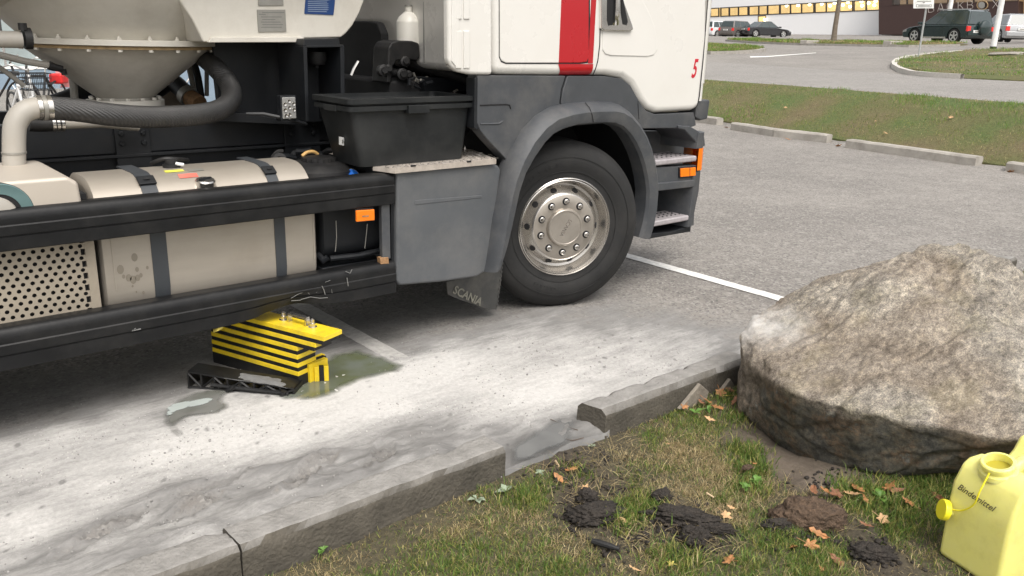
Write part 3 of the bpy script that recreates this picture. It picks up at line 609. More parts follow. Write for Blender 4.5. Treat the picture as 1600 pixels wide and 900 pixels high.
def kerb_block(x0, x1, y0, y1, z0, z1, label, name='kerb_block', m='kerb_concrete', cham=0.018, seed=1, rough=.004, step=.03, ends=(0, 0), group=None):
    nx = max(2, int((x1-x0)/step)); prof = []
    nz_ = 6; ny_ = 6
    prof += [(y0+.004*0, z0+(z1-cham-z0)*k/nz_) for k in range(nz_+1)]
    prof += [(y0+cham, z1)] + [(y0+cham+(y1-y0-2*cham)*k/ny_, z1) for k in range(1, ny_)] + [(y1-cham, z1)]
    prof += [(y1, z1-cham-(z1-cham-z0)*k/nz_) for k in range(nz_+1)]
    rows = []
    for i in range(nx+1):
        x = x0+(x1-x0)*i/nx; row = []
        for (y, z) in prof:
            xx = x
            if i == 0: xx += ends[0]*(y-y0)/(y1-y0)*1.0
            if i == nx: xx += ends[1]*(y-y0)/(y1-y0)
            q = noise.noise_vector(Vector((x*14+seed, y*14, z*14)))*rough + noise.noise_vector(Vector((x*50+seed, y*50, z*50)))*rough*.45
            edge_ = (abs(z-z1) < cham*1.2)
            chip = max(0, noise.noise(Vector((x*9+seed*3, y*6, 0)))-.28)*.05 if edge_ else 0
            row.append((xx+q.x, y+q.y+(chip if y < (y0+y1)/2 else -chip), z+q.z-chip*.6))
        rows.append(row)
    mb = MB(); mb.grid(rows); k = len(prof)
    mb.add(rows[0], [tuple(range(k))]); mb.add(rows[-1], [tuple(range(k-1, -1, -1))])
    o = mb.build(name, m, angle=50); tag(o, label, 'kerb', group); return o
kerb_block(-3.2, .868, 2.292, 2.44, -.06, .105, 'long concrete kerb running out of the photo at bottom left, before the crack', seed=3)
kerb_block(.873, 1.965, 2.290, 2.445, -.06, .103, 'concrete kerb under grey slurry between the crack and the open gap', seed=9)
kerb_block(2.545, 3.62, 2.290, 2.44, -.05, .102, 'clean-edged concrete kerb with chipped end leading to the boulder', seed=17, ends=(-.03, 0), cham=.024)
kerb_block(4.72, 5.75, 2.290, 2.44, -.05, .102, 'concrete kerb hidden behind the boulder, next along the lawn', seed=23)
kerb_block(6.2, 7.25, 2.290, 2.44, -.05, .102, 'farthest concrete kerb of the lawn edge, past the boulder', seed=27)
# small broken slabs leaning on the kerb beside the boulder
mat('shard_stone', (0.22, 0.195, 0.16), .9, var=.2, scale=14, bump=.6, bscale=60)
for pts, lb in ((((1062,640),(1095,600),(1108,612),(1098,648)), 'grey stone shard leaning on the kerb, left one of two'), (((1112,632),(1142,592),(1152,610),(1150,640)), 'grey stone shard leaning on the kerb, next to the boulder')):
    P = [S(a, c, 2.262+.006*(i % 2)) for i, (a, c) in enumerate(pts)]
    mb = MB(); mb.extr(P, (0, .02, 0)); tag(mb.build('stone_shard', 'shard_stone', bevel=.004), lb, 'stone')
mat('kerb_far_m', (0.36, 0.335, 0.30), .9, var=.12, scale=5, bump=.5, bscale=50, dirt=(.16,.145,.12), dirt_amt=.6, dirt_scale=4)
def far_kerb(pa, pb, label):
    a = G(*pa); c = G(*pb); ax = (c-a); ax.z = 0; Lh = ax.length; ax.normalize(); ay = Vector((-ax.y, ax.x, 0))
    if ay.dot(Vector((NK.x, NK.y, 0))) < 0: ay = -ay
    mb = MB(); N = 12; rows = []
    for i in range(N+1):
        q = a+ax*(Lh*i/N); w = .20; h = .145; row = []
        for (v, z) in ((0, -.02), (0, h-.025), (.025, h), (w-.025, h), (w, h-.025), (w, -.02)):
            nn = noise.noise_vector(Vector((q.x*5, q.y*5, z*9+v*9)))*.008; row.append((q+ay*v+Vector((0, 0, z))+nn))
        rows.append(row)
    mb.grid(rows); mb.add(rows[0], [(0, 1, 2, 3, 4, 5)]); mb.add(rows[-1], [(5, 4, 3, 2, 1, 0)])
    tag(mb.build('kerb_block', 'kerb_far_m', angle=30), label, 'kerb', 'kerb blocks at the foot of the grass bank')
far_kerb((1080,190), (1119,195.5), 'far kerb block half hidden behind the truck front')
far_kerb((1141,203), (1207,213.5), 'far kerb block left of the seam, second from the truck')
far_kerb((1208,213.8), (1291,223.5), 'far kerb block right of the seam, third from the truck')
far_kerb((1320,231), (1523,260.5), 'longest far kerb block, foot of grass bank with a whole face in view')
far_kerb((1570,268.5), (1700,288), 'far kerb block cut off by the right edge of the photo')

# ---- grass blades
gm = bpy.data.materials.new('grass_blade'); gm.use_nodes = True; MATS['grass_blade'] = gm; n, L = nodes_of(gm); b = n['Principled BSDF']; b.inputs['Roughness'].default_value = .55
at = n.new('ShaderNodeAttribute'); at.attribute_name = 'cov'; L(at.outputs['Color'], b.inputs['Base Color']); b.inputs['Specular IOR Level'].default_value = .3
tr = n.new('ShaderNodeBsdfTranslucent'); L(at.outputs['Color'], tr.inputs[0]); ms = n.new('ShaderNodeMixShader'); ms.inputs[0].default_value = .25
L(b.outputs[0], ms.inputs[1]); L(tr.outputs[0], ms.inputs[2]); L(ms.outputs[0], n['Material Output'].inputs[0])
def blades(name, px, py, pz, h, w, lean, colr, label=None):
    N = len(px); ang = rng.random(N)*2*PI; la = rng.random(N)*2*PI; ln = lean*h
    dx, dy = np.cos(ang)*w/2, np.sin(ang)*w/2; ex, ey = np.cos(la)*ln, np.sin(la)*ln
    hh = np.sqrt(np.maximum(h*h-ln*ln, (0.12*h)**2))
    V = np.zeros((N, 5, 3)); t = .5
    V[:, 0] = np.stack([px-dx, py-dy, pz-.004], 1); V[:, 1] = np.stack([px+dx, py+dy, pz-.004], 1)
    V[:, 2] = np.stack([px-dx*.8+ex*.32, py-dy*.8+ey*.32, pz+hh*.62], 1); V[:, 3] = np.stack([px+dx*.8+ex*.32, py+dy*.8+ey*.32, pz+hh*.62], 1)
    V[:, 4] = np.stack([px+ex, py+ey, pz+hh], 1)
    i0 = np.arange(N)*5; Fq = np.concatenate([np.stack([i0, i0+1, i0+3], 1), np.stack([i0, i0+3, i0+2], 1), np.stack([i0+2, i0+3, i0+4], 1)])
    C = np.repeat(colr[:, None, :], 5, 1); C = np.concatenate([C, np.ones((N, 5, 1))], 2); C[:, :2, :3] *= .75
    o = np_mesh(name, V.reshape(-1, 3), Fq, 'grass_blade', smooth=False, cols=C.reshape(-1, 4))
    o['kind'] = 'stuff'; tag(o, label, 'grass'); return o
def grass_cols(N, green):
    """green: 0..1 probability of a green blade rather than a straw one"""
    g = np.array([.155, .235, .045]); g2 = np.array([.072, .135, .028]); y = np.array([.30, .29, .085]); s = np.array([.52, .43, .23]); br = np.array([.22, .16, .085])
    u = rng.random(N); v = rng.random(N)[:, None]
    cg = g*(v)+g2*(1-v); cs = s*v+br*(1-v); cy = y
    isg = (u < green)[:, None]; isy = (rng.random(N) < .28)[:, None]
    c = np.where(isg, np.where(isy, cy, cg), cs); return c*(.8+.45*rng.random((N, 1)))
N = 330000
bx = .5+rng.random(N)*3.9; by = .45+rng.random(N)*1.835
fl = field(LP, bx, by, 3.2); gr, st, mu = fl[:, 0], fl[:, 1], fl[:, 2]
patchn = vfbm(bx, by, 5, 4, 61); clump = vfbm(bx, by, 22, 3, 67); bare = bareness(bx, by)
dens = np.clip((gr+.8*st)*1.0-mu*.95, .05, 1)*np.clip(.35+1.3*(clump-.25), .1, 1)*(1-bare*.97)
dens *= np.where((by > 2.14) & (bx < 2.0), .55, 1)
# inside view (with a margin) only
wd = np.stack([bx, by, np.zeros(N)-EYE], 1) @ np.array(ROT); u_ = wd[:, 0]/-wd[:, 2]*FPX; v_ = -wd[:, 1]/-wd[:, 2]*FPX
vis = (wd[:, 2] < -.2) & (abs(u_) < 1000) & (v_ < 620)
ok = (rng.random(N) < dens) & vis
bx, by, gr, st, mu, patchn, clump = [a[ok] for a in (bx, by, gr, st, mu, patchn, clump)]
N = len(bx); LPz = lawn_h(bx, by, mu); gp = np.clip(.10+gr/(gr+st*1.0+.25*mu+.08)+(patchn-.5)*2.6, .04, .95)
hgt = (.012+.022*rng.random(N)**1.4)*(.55+.9*gr)*(.7+.7*clump); ln = np.clip(.35+.6*rng.random(N)+.25*(1-gp), 0, .985)
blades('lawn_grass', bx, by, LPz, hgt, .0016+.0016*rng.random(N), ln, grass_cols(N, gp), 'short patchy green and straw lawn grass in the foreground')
print('lawn blades', N)
# longer fresh tuft beside the boulder
tx = []; ty = []
for (a, c, k, r) in ((1150,650,400,.10),(1165,700,650,.10),(1180,730,500,.08),(1130,620,300,.10),(1175,760,300,.09),(1000,800,500,.09),(970,820,350,.08),(1010,790,300,.07),(1420,770,700,.18),(1340,770,400,.12),(1390,800,500,.16),(1050,880,400,.1),(900,745,120,.08),(820,780,250,.1),(1340,760,300,.1),(1460,765,400,.12)):
    p = G(a, c, -.03); tx.append(p.x+rng.normal(0, r*.5, k)); ty.append(p.y+rng.normal(0, r*.5, k))
tx = np.concatenate(tx); ty = np.concatenate(ty); kk = ty < 2.27; tx, ty = tx[kk], ty[kk]; mu2 = field(LP, tx, ty, 3.2)[:, 2]; N = len(tx)
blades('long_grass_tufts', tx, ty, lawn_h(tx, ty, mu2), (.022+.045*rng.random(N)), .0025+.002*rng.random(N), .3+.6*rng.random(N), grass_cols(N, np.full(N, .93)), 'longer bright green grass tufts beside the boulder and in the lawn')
N = 70000; ox = 4.4+rng.random(N)*5.5; oy = -2.2+rng.random(N)*4.45; og = np.clip(.55+(vfbm(ox, oy, 3, 4, 71)-.5)*3, .05, .95)
blades('side_lawn_grass', ox, oy, lawn_h(ox, oy, np.full(N, .1)), .025+.03*rng.random(N), .006, .3+.6*rng.random(N), grass_cols(N, og), 'short lawn grass continuing behind and right of the boulder')
# creeping dead stems over the mud
N = 2600; a = rng.random(N); sx_ = 2.0+rng.random(N)*1.0; sy_ = 1.2+rng.random(N)*1.05; mu3 = field(LP, sx_, sy_, 3.2)[:, 2]; k = (rng.random(N) < mu3*1.1) & (sy_ < 2.27) & (bareness(sx_, sy_) < .4); sx_, sy_, mu3 = sx_[k], sy_[k], mu3[k]; N = len(sx_)
blades('dead_stems', sx_, sy_, lawn_h(sx_, sy_, mu3)+.004, .05+.07*rng.random(N), .0018+.0012*rng.random(N), np.full(N, .975), grass_cols(N, np.full(N, .03)), 'dead straw stems lying over the churned dark mud')
# far bank and islands
def scatter_poly(poly, N):
    P = np.array(poly); x0, y0 = P.min(0); x1, y1 = P.max(0); x = x0+rng.random(N)*(x1-x0); y = y0+rng.random(N)*(y1-y0); ins = np.zeros(N, bool); j = len(P)-1
    for i in range(len(P)):
        c = ((P[i, 1] > y) != (P[j, 1] > y)) & (x < (P[j, 0]-P[i, 0])*(y-P[i, 1])/(P[j, 1]-P[i, 1]+1e-12)+P[i, 0]); ins ^= c; j = i
    wd = np.stack([x, y, np.zeros(N)-.9], 1) @ np.array(ROT); u_ = wd[:, 0]/-wd[:, 2]*FPX
    ins &= (wd[:, 2] < 0) & (u_ > 200) & (u_ < 900); return x[ins], y[ins]
def far_grass(name, poly, N, h, w, off, label, lump, seed, gbias=0):
    x, y = scatter_poly(poly, N); nn = vfbm(x, y, .55, 4, seed); n2 = vfbm(x, y, 2.2, 3, seed+3); N = len(x)
    n3_ = vfbm(x, y, 5.0, 3, seed+21); gp = np.clip(.46+(nn-.5)*3.5+(n2-.5)*3.0+(n3_-.5)*2.0+gbias, .02, .96); z = np.interp(x*NK.x+y*NK.y-11.40, SK, ZK)+off+lump*(vfbm(x, y, 1.3, 4, 3)-.35)
    bright = (vfbm(x, y, .9, 3, seed+9) > .565)
    c = grass_cols(N, gp)*(.45+1.15*np.clip(n2*.6+n3_*.4, 0, 1))[:, None]; c = np.where(bright[:, None] & (rng.random(N) < .6)[:, None], np.array([[.15, .28, .04]])*(.8+.4*rng.random((N, 1))), c)
    k = rng.random(N) < np.clip(.45+1.2*(n2-.3), .3, 1); 
    hh = h*(.4+.8*rng.random(N))*(.6+.6*nn+.8*bright)
    blades(name, x[k], y[k], z[k], hh[k], w, (.25+.6*rng.random(N))[k], c[k], label); print(name, k.sum())
far_grass('bank_grass', bank_poly, 420000, .045, .006, .025, 'patchy green and dry grass covering the bank behind the lot', .05, 5)
far_grass('verge_grass', isl_r, 160000, .05, .012, .095, 'green and brown grass on the raised verge at upper right', .10, 12, .08)
far_grass('island_grass', isl_l, 30000, .08, .016, .10, 'bright green grass on the small kerbed island beside the truck front', .08, 22, .4)
far_grass('strip_grass', isl_m, 40000, .09, .02, .08, 'thin grass along the planting strip in front of the buildings', .06, 32, -.05)

# ---- boulder
def boulder():
    pts = [G(1158,520,.33), G(1156,560,.24), G(1153,640,.0), G(1160,660,-.08), G(1250,722,-.09), G(1352,757,-.09), G(1480,748,-.09), G(1620,740,-.09),
           G(1238,614,.26), G(1330,640,.27), G(1480,645,.29), G(1600,690,.28), G(1700,700,.26),
           G(1172,500,.37), G(1215,470,.42), G(1300,436,.52), G(1440,389,.72), G(1500,384,.75), G(1560,402,.70), G(1610,438,.60), G(1700,540,.45)]
    ctr = G(1420, 560, .25)
    pts += [Vector((4.55, 2.0, -.1)), Vector((4.0, 2.22, -.1)), Vector((3.5, 2.26, -.1)), Vector((4.9, 1.5, .1)), Vector((4.6, 1.2, -.1)), Vector((4.2, 2.2, .30)), Vector((4.5, 1.85, .35))]
    bm = bmesh.new(); vv = [bm.verts.new(p) for p in pts]; r = bmesh.ops.convex_hull(bm, input=vv)
    bmesh.ops.delete(bm, geom=[v for v in bm.verts if not v.link_faces], context='VERTS')
    bmesh.ops.recalc_face_normals(bm, faces=bm.faces); me = bpy.data.meshes.new('boulder'); bm.to_mesh(me); bm.free()
    o = bpy.data.objects.new('boulder', me); COL.objects.link(o)
    md = o.modifiers.new('remesh', 'REMESH'); md.mode = 'VOXEL'; md.voxel_size = .011; md.adaptivity = 0
    sm = o.modifiers.new('smooth', 'SMOOTH'); sm.iterations = 2; sm.factor = .5
    dg = bpy.context.evaluated_depsgraph_get(); ev = bpy.data.meshes.new_from_object(o.evaluated_get(dg)); o.modifiers.clear(); o.data = ev
    nv = len(ev.vertices); co = np.zeros(nv*3, np.float32); ev.vertices.foreach_get('co', co); co = co.reshape(-1, 3); no = np.zeros(nv*3, np.float32); ev.vertices.foreach_get('normal', no); no = no.reshape(-1, 3)
    def n3(p, s, sd=0): return vnoise(p[:, 0]+p[:, 2]*.71+sd, p[:, 1]-p[:, 2]*.53, s, sd)*.5+vnoise(p[:, 0]-p[:, 1]*.4, p[:, 2]*1.1+p[:, 1]*.3+sd, s, sd+5)*.5
    # strata run along the long axis: stretch the noise
    q = co.copy(); ax = np.array([.80, -.25, .50]); ax /= np.linalg.norm(ax); al = co@ax; q = co-np.outer(al, ax)*.72
    d = (n3(co, 3.0, 1)-.5)*.075 + (n3(q, 9, 2)-.5)*.050 + (n3(q, 24, 3)-.5)*.024 + (n3(q, 60, 4)-.5)*.013 + (n3(co, 120, 6)-.5)*.009
    un_ = np.clip(-no[:, 2]*1.6+.55, 0, 1); d *= 1-.62*un_
    rid = n3(q, 7, 7); d -= np.clip(.06-np.abs(rid-.5), 0, .06)*.28           # cracks
    hz_ = co[:, 2]+n3(co, 3.5, 8)*.30+co[:, 0]*.10; led = np.round(hz_*11)/11-hz_; under = np.clip(-no[:, 2]*1.3+.55, 0, 1); d += led*.06*under
    fx = n3(co, 4.2, 41)*1.0+co@np.array([.3, .5, .8])*.6; d += (np.abs((fx*4) % 1-.5)-.25)*.06*(n3(co, 2.2, 44))*np.clip(no[:, 2]*2, 0, 1)
    co2 = co+no*d[:, None]
    ev.vertices.foreach_set('co', co2.astype(np.float32).ravel()); ev.update(); ev.polygons.foreach_set('use_smooth', [True]*len(ev.polygons))
    # rock colours: pale weathered top, slate underside band with its shade painted in, rusty zone, binder dust on the tip
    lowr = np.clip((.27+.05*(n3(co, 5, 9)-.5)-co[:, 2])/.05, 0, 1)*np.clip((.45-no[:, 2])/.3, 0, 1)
    rust = np.clip((n3(co, 3.2, 12)-.50)/.12, 0, 1); t = G(1180, 510, .35)
    dust = .72*np.clip(1.15-np.sqrt(((co[:, 0]-t.x)/.20)**2+((co[:, 1]-t.y)/.30)**2+((co[:, 2]-t.z-.03)/.20)**2), 0, 1)*np.clip(no[:, 2]*2+.1, 0, 1)
    grey = np.clip(1.2-np.sqrt(((co[:, 0]-t.x)/.26)**2+((co[:, 1]-t.y+.2)/.40)**2+((co[:, 2]-.12)/.22)**2), 0, 1)
    C = np.stack([lowr, rust, dust, grey], 1); a = ev.color_attributes.new('cov', 'FLOAT_COLOR', 'POINT'); a.data.foreach_set('color', C.astype(np.float32).ravel())
    m = bpy.data.materials.new('boulder_rock'); m.use_nodes = True; MATS['boulder_rock'] = m; n, L = nodes_of(m); b = n['Principled BSDF']; b.inputs['Roughness'].default_value = .88; b.inputs['Specular IOR Level'].default_value = .35
    tc = n.new('ShaderNodeTexCoord'); mp = n.new('ShaderNodeMapping'); mp.inputs['Rotation'].default_value = (0, math.radians(-32), math.radians(-17)); mp.inputs['Scale'].default_value = (.62, 1, 1); L(tc.outputs['Object'], mp.inputs[0])
    def nz(s, d_=6, r=.7, src=None):
        q = n.new('ShaderNodeTexNoise'); q.inputs['Scale'].default_value = s; q.inputs['Detail'].default_value = d_; q.inputs['Roughness'].default_value = r; L(src or mp.outputs[0], q.inputs['Vector']); return q.outputs[0]
    def rp(src, *st):
        r = n.new('ShaderNodeValToRGB'); e = r.color_ramp.elements; e[0].position = st[0][0]; e[0].color = (*st[0][1], 1); e[1].position = st[-1][0]; e[1].color = (*st[-1][1], 1)
        for p_, c_ in st[1:-1]: x = e.new(p_); x.color = (*c_, 1)
        L(src, r.inputs[0]); return r.outputs[0]
    def mix(f, a, c, mode='MIX'):
        q = n.new('ShaderNodeMix'); q.data_type = 'RGBA'; q.blend_type = mode
        if isinstance(f, float): q.inputs[0].default_value = f
        else: L(f, q.inputs[0])
        L(a, q.inputs[6]); L(c, q.inputs[7]); return q.outputs[2]
    A = nz(7); B = nz(38, 6, .78); Cn = nz(160, 4, .8, tc.outputs['Object']); D = nz(3.0, 5, .6, tc.outputs['Object'])
    top = rp(A, (.28, (.135, .122, .103)), (.44, (.235, .213, .182)), (.56, (.30, .275, .238)), (.72, (.46, .425, .365)))
    fine = rp(B, (.34, (.32, .31, .31)), (.50, (.92, .92, .92)), (.66, (1.65, 1.6, 1.48)))
    top = mix(.85, top, fine, 'MULTIPLY'); spk = rp(Cn, (.36, (.35, .35, .35)), (.50, (1, 1, 1)), (.64, (1.8, 1.75, 1.65))); top = mix(.8, top, spk, 'MULTIPLY')
    olive = rp(B, (.3, (.11, .10, .05)), (.7, (.30, .27, .15))); og = rp(D, (.54, (0, 0, 0)), (.68, (.4, .4, .4))); top = mix(og, top, olive)
    at = n.new('ShaderNodeAttribute'); at.attribute_name = 'cov'; sc = n.new('ShaderNodeSeparateColor'); L(at.outputs['Color'], sc.inputs[0])
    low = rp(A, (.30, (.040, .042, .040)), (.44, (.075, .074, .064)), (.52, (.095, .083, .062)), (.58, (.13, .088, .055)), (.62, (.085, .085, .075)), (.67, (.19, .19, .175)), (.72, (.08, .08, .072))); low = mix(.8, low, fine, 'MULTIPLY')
    rus = rp(B, (.3, (.10, .058, .030)), (.7, (.27, .175, .10)))
    gry = rp(B, (.3, (.12, .115, .11)), (.5, (.24, .235, .225)), (.7, (.42, .41, .39))); gry = mix(.7, gry, spk, 'MULTIPLY')
    def mul(a, k, k0=0.0):
        q = n.new('ShaderNodeMapRange'); q.inputs[3].default_value = k0; q.inputs[4].default_value = k; L(a, q.inputs[0]); return q.outputs[0]
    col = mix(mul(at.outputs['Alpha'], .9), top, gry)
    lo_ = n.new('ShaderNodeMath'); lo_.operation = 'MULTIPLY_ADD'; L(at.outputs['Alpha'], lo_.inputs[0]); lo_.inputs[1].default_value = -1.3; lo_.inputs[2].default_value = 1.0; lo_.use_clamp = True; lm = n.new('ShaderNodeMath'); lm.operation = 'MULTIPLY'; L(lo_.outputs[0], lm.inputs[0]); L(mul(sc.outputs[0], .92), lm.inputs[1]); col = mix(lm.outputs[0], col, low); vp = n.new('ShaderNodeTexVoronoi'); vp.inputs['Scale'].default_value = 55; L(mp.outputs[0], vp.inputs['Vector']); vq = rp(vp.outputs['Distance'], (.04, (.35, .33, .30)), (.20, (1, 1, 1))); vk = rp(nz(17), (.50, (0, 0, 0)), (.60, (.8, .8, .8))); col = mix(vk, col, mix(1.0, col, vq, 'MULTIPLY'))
    col = mix(mul(sc.outputs[1], .24), col, rus)
    du = n.new('ShaderNodeRGB'); du.outputs[0].default_value = (.62, .61, .59, 1)
    dd = n.new('ShaderNodeMath'); dd.operation = 'MULTIPLY'; L(sc.outputs[2], dd.inputs[0]); q = n.new('ShaderNodeMapRange'); q.inputs[1].default_value = .35; q.inputs[2].default_value = .62; q.inputs[3].default_value = .35; q.inputs[4].default_value = 1.3; L(A, q.inputs[0]); L(q.outputs[0], dd.inputs[1]); dd.use_clamp = True
    col = mix(dd.outputs[0], col, du.outputs[0]); L(col, b.inputs['Base Color'])
    hm = mix(.5, B, Cn); bp = n.new('ShaderNodeBump'); bp.inputs['Strength'].default_value = .9; bp.inputs['Distance'].default_value = .012; L(hm, bp.inputs['Height']); L(bp.outputs[0], b.inputs['Normal'])
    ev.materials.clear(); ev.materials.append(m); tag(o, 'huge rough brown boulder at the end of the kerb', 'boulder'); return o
boulder()

# ---- soil clods and small debris on the lawn
def clod(px, py, r, sq, m, label, seed, rot=0, name='soil_clod', cat='soil clod', amp=.3):
    c = G(px, py, -.02); bm = bmesh.new(); bmesh.ops.create_icosphere(bm, subdivisions=5, radius=1)
    for v in bm.verts:
        p = v.co.copy(); k = 1+amp*noise.noise(p*1.6+Vector((seed, 0, 0)))+amp*.55*noise.noise(p*4+Vector((0, seed, 0)))+amp*.45*noise.noise(p*9+Vector((0, 0, seed)))+amp*.40*noise.noise(p*21+Vector((0, seed, seed)))
        p = Vector((p.x*sq[0], p.y*sq[1], p.z*sq[2]))*k*r; v.co = Matrix.Rotation(rot, 3, 'Z') @ p + Vector((c.x, c.y, -.005))
    me = bpy.data.meshes.new(name); bm.to_mesh(me); bm.free(); me.materials.append(MATS[m]); me.polygons.foreach_set('use_smooth', [True]*len(me.polygons))
    o = bpy.data.objects.new(name, me); COL.objects.link(o); return tag(o, label, cat)
clod(1262, 815, .085, (1.55, .80, .85), 'soil_brown', 'large reddish brown soil clod lying in the grass below the boulder', 4, rot=-.75, amp=.22)
clod(917, 782, .035, (1.1, 1, .8), 'soil_dark', 'dark mud clod with a leaf on it, left of the green tuft', 8, amp=.4)
clod(930, 808, .058, (1.8, 1.0, .5), 'soil_dark', 'wide dark mud clod left of the tuft, just below a smaller one', 12, rot=-.5, amp=.4)
clod(1033, 780, .032, (1.4, .8, .8), 'soil_dark', 'small dark mud clod at the top of the churned track', 17, amp=.4)
clod(1062, 812, .055, (2.0, .85, .45), 'soil_dark', 'long dark mud clod in the middle of the churned track', 23, rot=-.9, amp=.45)
clod(1085, 843, .042, (1.3, 1.0, .6), 'soil_dark', 'lumpy grey-black mud clod at the lower end of the churned track', 29, amp=.45)
clod(1120, 832, .035, (1.6, .7, .5), 'soil_dark', 'flat dark mud clod right of the lumpy one in the track', 33, rot=-.8, amp=.4)
clod(1218, 824, .035, (1.8, .8, .5), 'soil_dark', 'flat dark clod tucked against the left of the big brown clod', 37, rot=-.6, amp=.4)
clod(1362, 868, .05, (1.5, .8, .45), 'soil_dark', 'dark earth hole edge beside the yellow canister, in the grass', 41, rot=-.9, amp=.4)
clod(1167, 735, .018, (1.5, .9, .4), 'soil_brown', 'tiny brown clod in the green tuft beside the bare soil', 45, amp=.4)
p = G(925, 845, .0); q = G(968, 858, .0); mb = MB(); mb.tube([p, p+(q-p)*.3, p+(q-p)*.7, q], [.010, .012, .011, .006], 10)
tag(mb.build('plastic_pipe_piece', 'black_rubber'), 'short grey-black pipe piece lying in the muddy grass', 'pipe')
p = G(868, 720, -.015); q = G(874, 730, -.015); mb = MB(); mb.tube([p, q], .005, 6); tag(mb.build('wood_chip', 'stick_wood'), 'small pale wood chip at the edge of the grey puddle', 'wood chip')
p = G(1104, 770, -.01); q = G(1115, 777, -.01); mb = MB(); mb.tube([p, q], .0035, 6); tag(mb.build('twig', 'stick_wood'), 'pale straight twig in the middle of the lawn', 'twig')
mat('twig_dark', (0.10, 0.07, 0.05), .8)
for a, lb in ((((860,655),(890,668),(903,672)), 'thin dark root reaching over the puddle, upper one'), (((876,682),(893,688),(912,684)), 'thin dark root at the puddle edge, lower one')):
    mb = MB(); mb.tube(spline([G(x, y, .014) for x, y in a], 5), .0018, 5); tag(mb.build('root', 'twig_dark'), lb, 'root')

cv_, cf_ = [], []
bmc = bmesh.new(); bmesh.ops.create_icosphere(bmc, subdivisions=1, radius=1); ib = [v.co.copy() for v in bmc.verts]; fb = [tuple(v.index for v in f.verts) for f in bmc.faces]; bmc.free()
r9 = random.Random(11)
for (a, c, k_, sp) in ((930,800,160,.16),(1060,815,220,.16),(1085,845,160,.12),(1120,835,90,.10),(1225,822,90,.10),(900,735,160,.2),(1265,835,120,.10),(1365,868,120,.10),(1300,755,80,.16),(960,770,80,.2),(1000,860,70,.2)):
    p = G(a, c, -.02)
    for k in range(k_):
        q = Vector((p.x+r9.gauss(0, sp*.6), p.y+r9.gauss(0, sp*.45), 0)); s_ = r9.uniform(.0025, .009)*r9.choice((1, 1, 1.5))
        if q.y > 2.26: continue
        q.z = float(lawn_h(q.x, q.y, .6))+s_*.4; o_ = len(cv_); sc3 = Vector((r9.uniform(.6, 1.4), r9.uniform(.6, 1.4), r9.uniform(.5, 1)))
        cv_ += [q+Vector((v.x*sc3.x, v.y*sc3.y, v.z*sc3.z))*s_*r9.uniform(.7, 1.3) for v in ib]; cf_ += [tuple(i+o_ for i in f) for f in fb]
o = np_mesh('soil_crumbs', np.array([v[:] for v in cv_]), np.array(cf_), 'soil_dark', smooth=False); o['kind'] = 'stuff'; tag(o, 'dark soil crumbs scattered around the clods in the lawn', 'soil')
# ---- fallen leaves
def leaf_mesh(kind, seed):
    r_ = random.Random(seed); n_ = 5 if kind == 'maple' else 7; pts = []
    if kind == 'maple':
        for k in range(5):
            a = -PI/2+PI*.28+(2*PI-PI*.56)*k/4; R = (.75, .92, 1.05, .92, .75)[k]*r_.uniform(.85, 1.1)
            pts += [(math.cos(a-.42)*R*.58, math.sin(a-.42)*R*.58), (math.cos(a-.24)*R*.84, math.sin(a-.24)*R*.84), (math.cos(a)*R, math.sin(a)*R), (math.cos(a+.24)*R*.86, math.sin(a+.24)*R*.86)]
        pts.append((0, -.35))
    else:
        L_ = []; Rr = []
        for k in range(7):
            y = -1+2*k/6; w = .42*math.sin(PI*(k+.6)/7.4)*(1 if k % 2 else .55)*r_.uniform(.8, 1.15); w *= 1.35; L_.append((-w, y)); Rr.append((w, y+.05))
        pts = [(0, -1.15)]+Rr+[(0, 1.1)]+L_[::-1]
    vs = [(0, 0, 0.0)]+[(x, y, .25*(x*x+y*y)*r_.uniform(.2, 1.1)+.12*x*r_.uniform(-1, 1)+.06*r_.uniform(-1, 1)) for x, y in pts]
    fs = [(0, i+1, (i+1) % len(pts)+1) for i in range(len(pts))]; return vs, fs
def leaf(px, py, size, kind, m, label, seed, z=.0, group=None, surf=None):
    c = surf or G(px, py, -.02+z); r_ = random.Random(seed*7+1); vs, fs = leaf_mesh(kind, seed); mb = MB()
    M = Matrix.Rotation(r_.uniform(0, 6.28), 3, 'Z') @ Matrix.Rotation(r_.uniform(-.5, .5), 3, 'X') @ Matrix.Rotation(r_.uniform(-.4, .4), 3, 'Y')
    mb.add([M @ Vector(v)*size+Vector(c)+Vector((0, 0, .012)) for v in vs], fs)
    mb.tube([M @ Vector((0, -.3, 0))*size+Vector(c)+Vector((0, 0, .012)), M @ Vector((.1, -1.3, .1))*size+Vector(c)+Vector((0, 0, .014))], .0012, 4)
    o = mb.build('fallen_leaf', m, smooth=False, fixn=False); tag(o, label, 'leaf', 'fallen autumn leaves'); return o
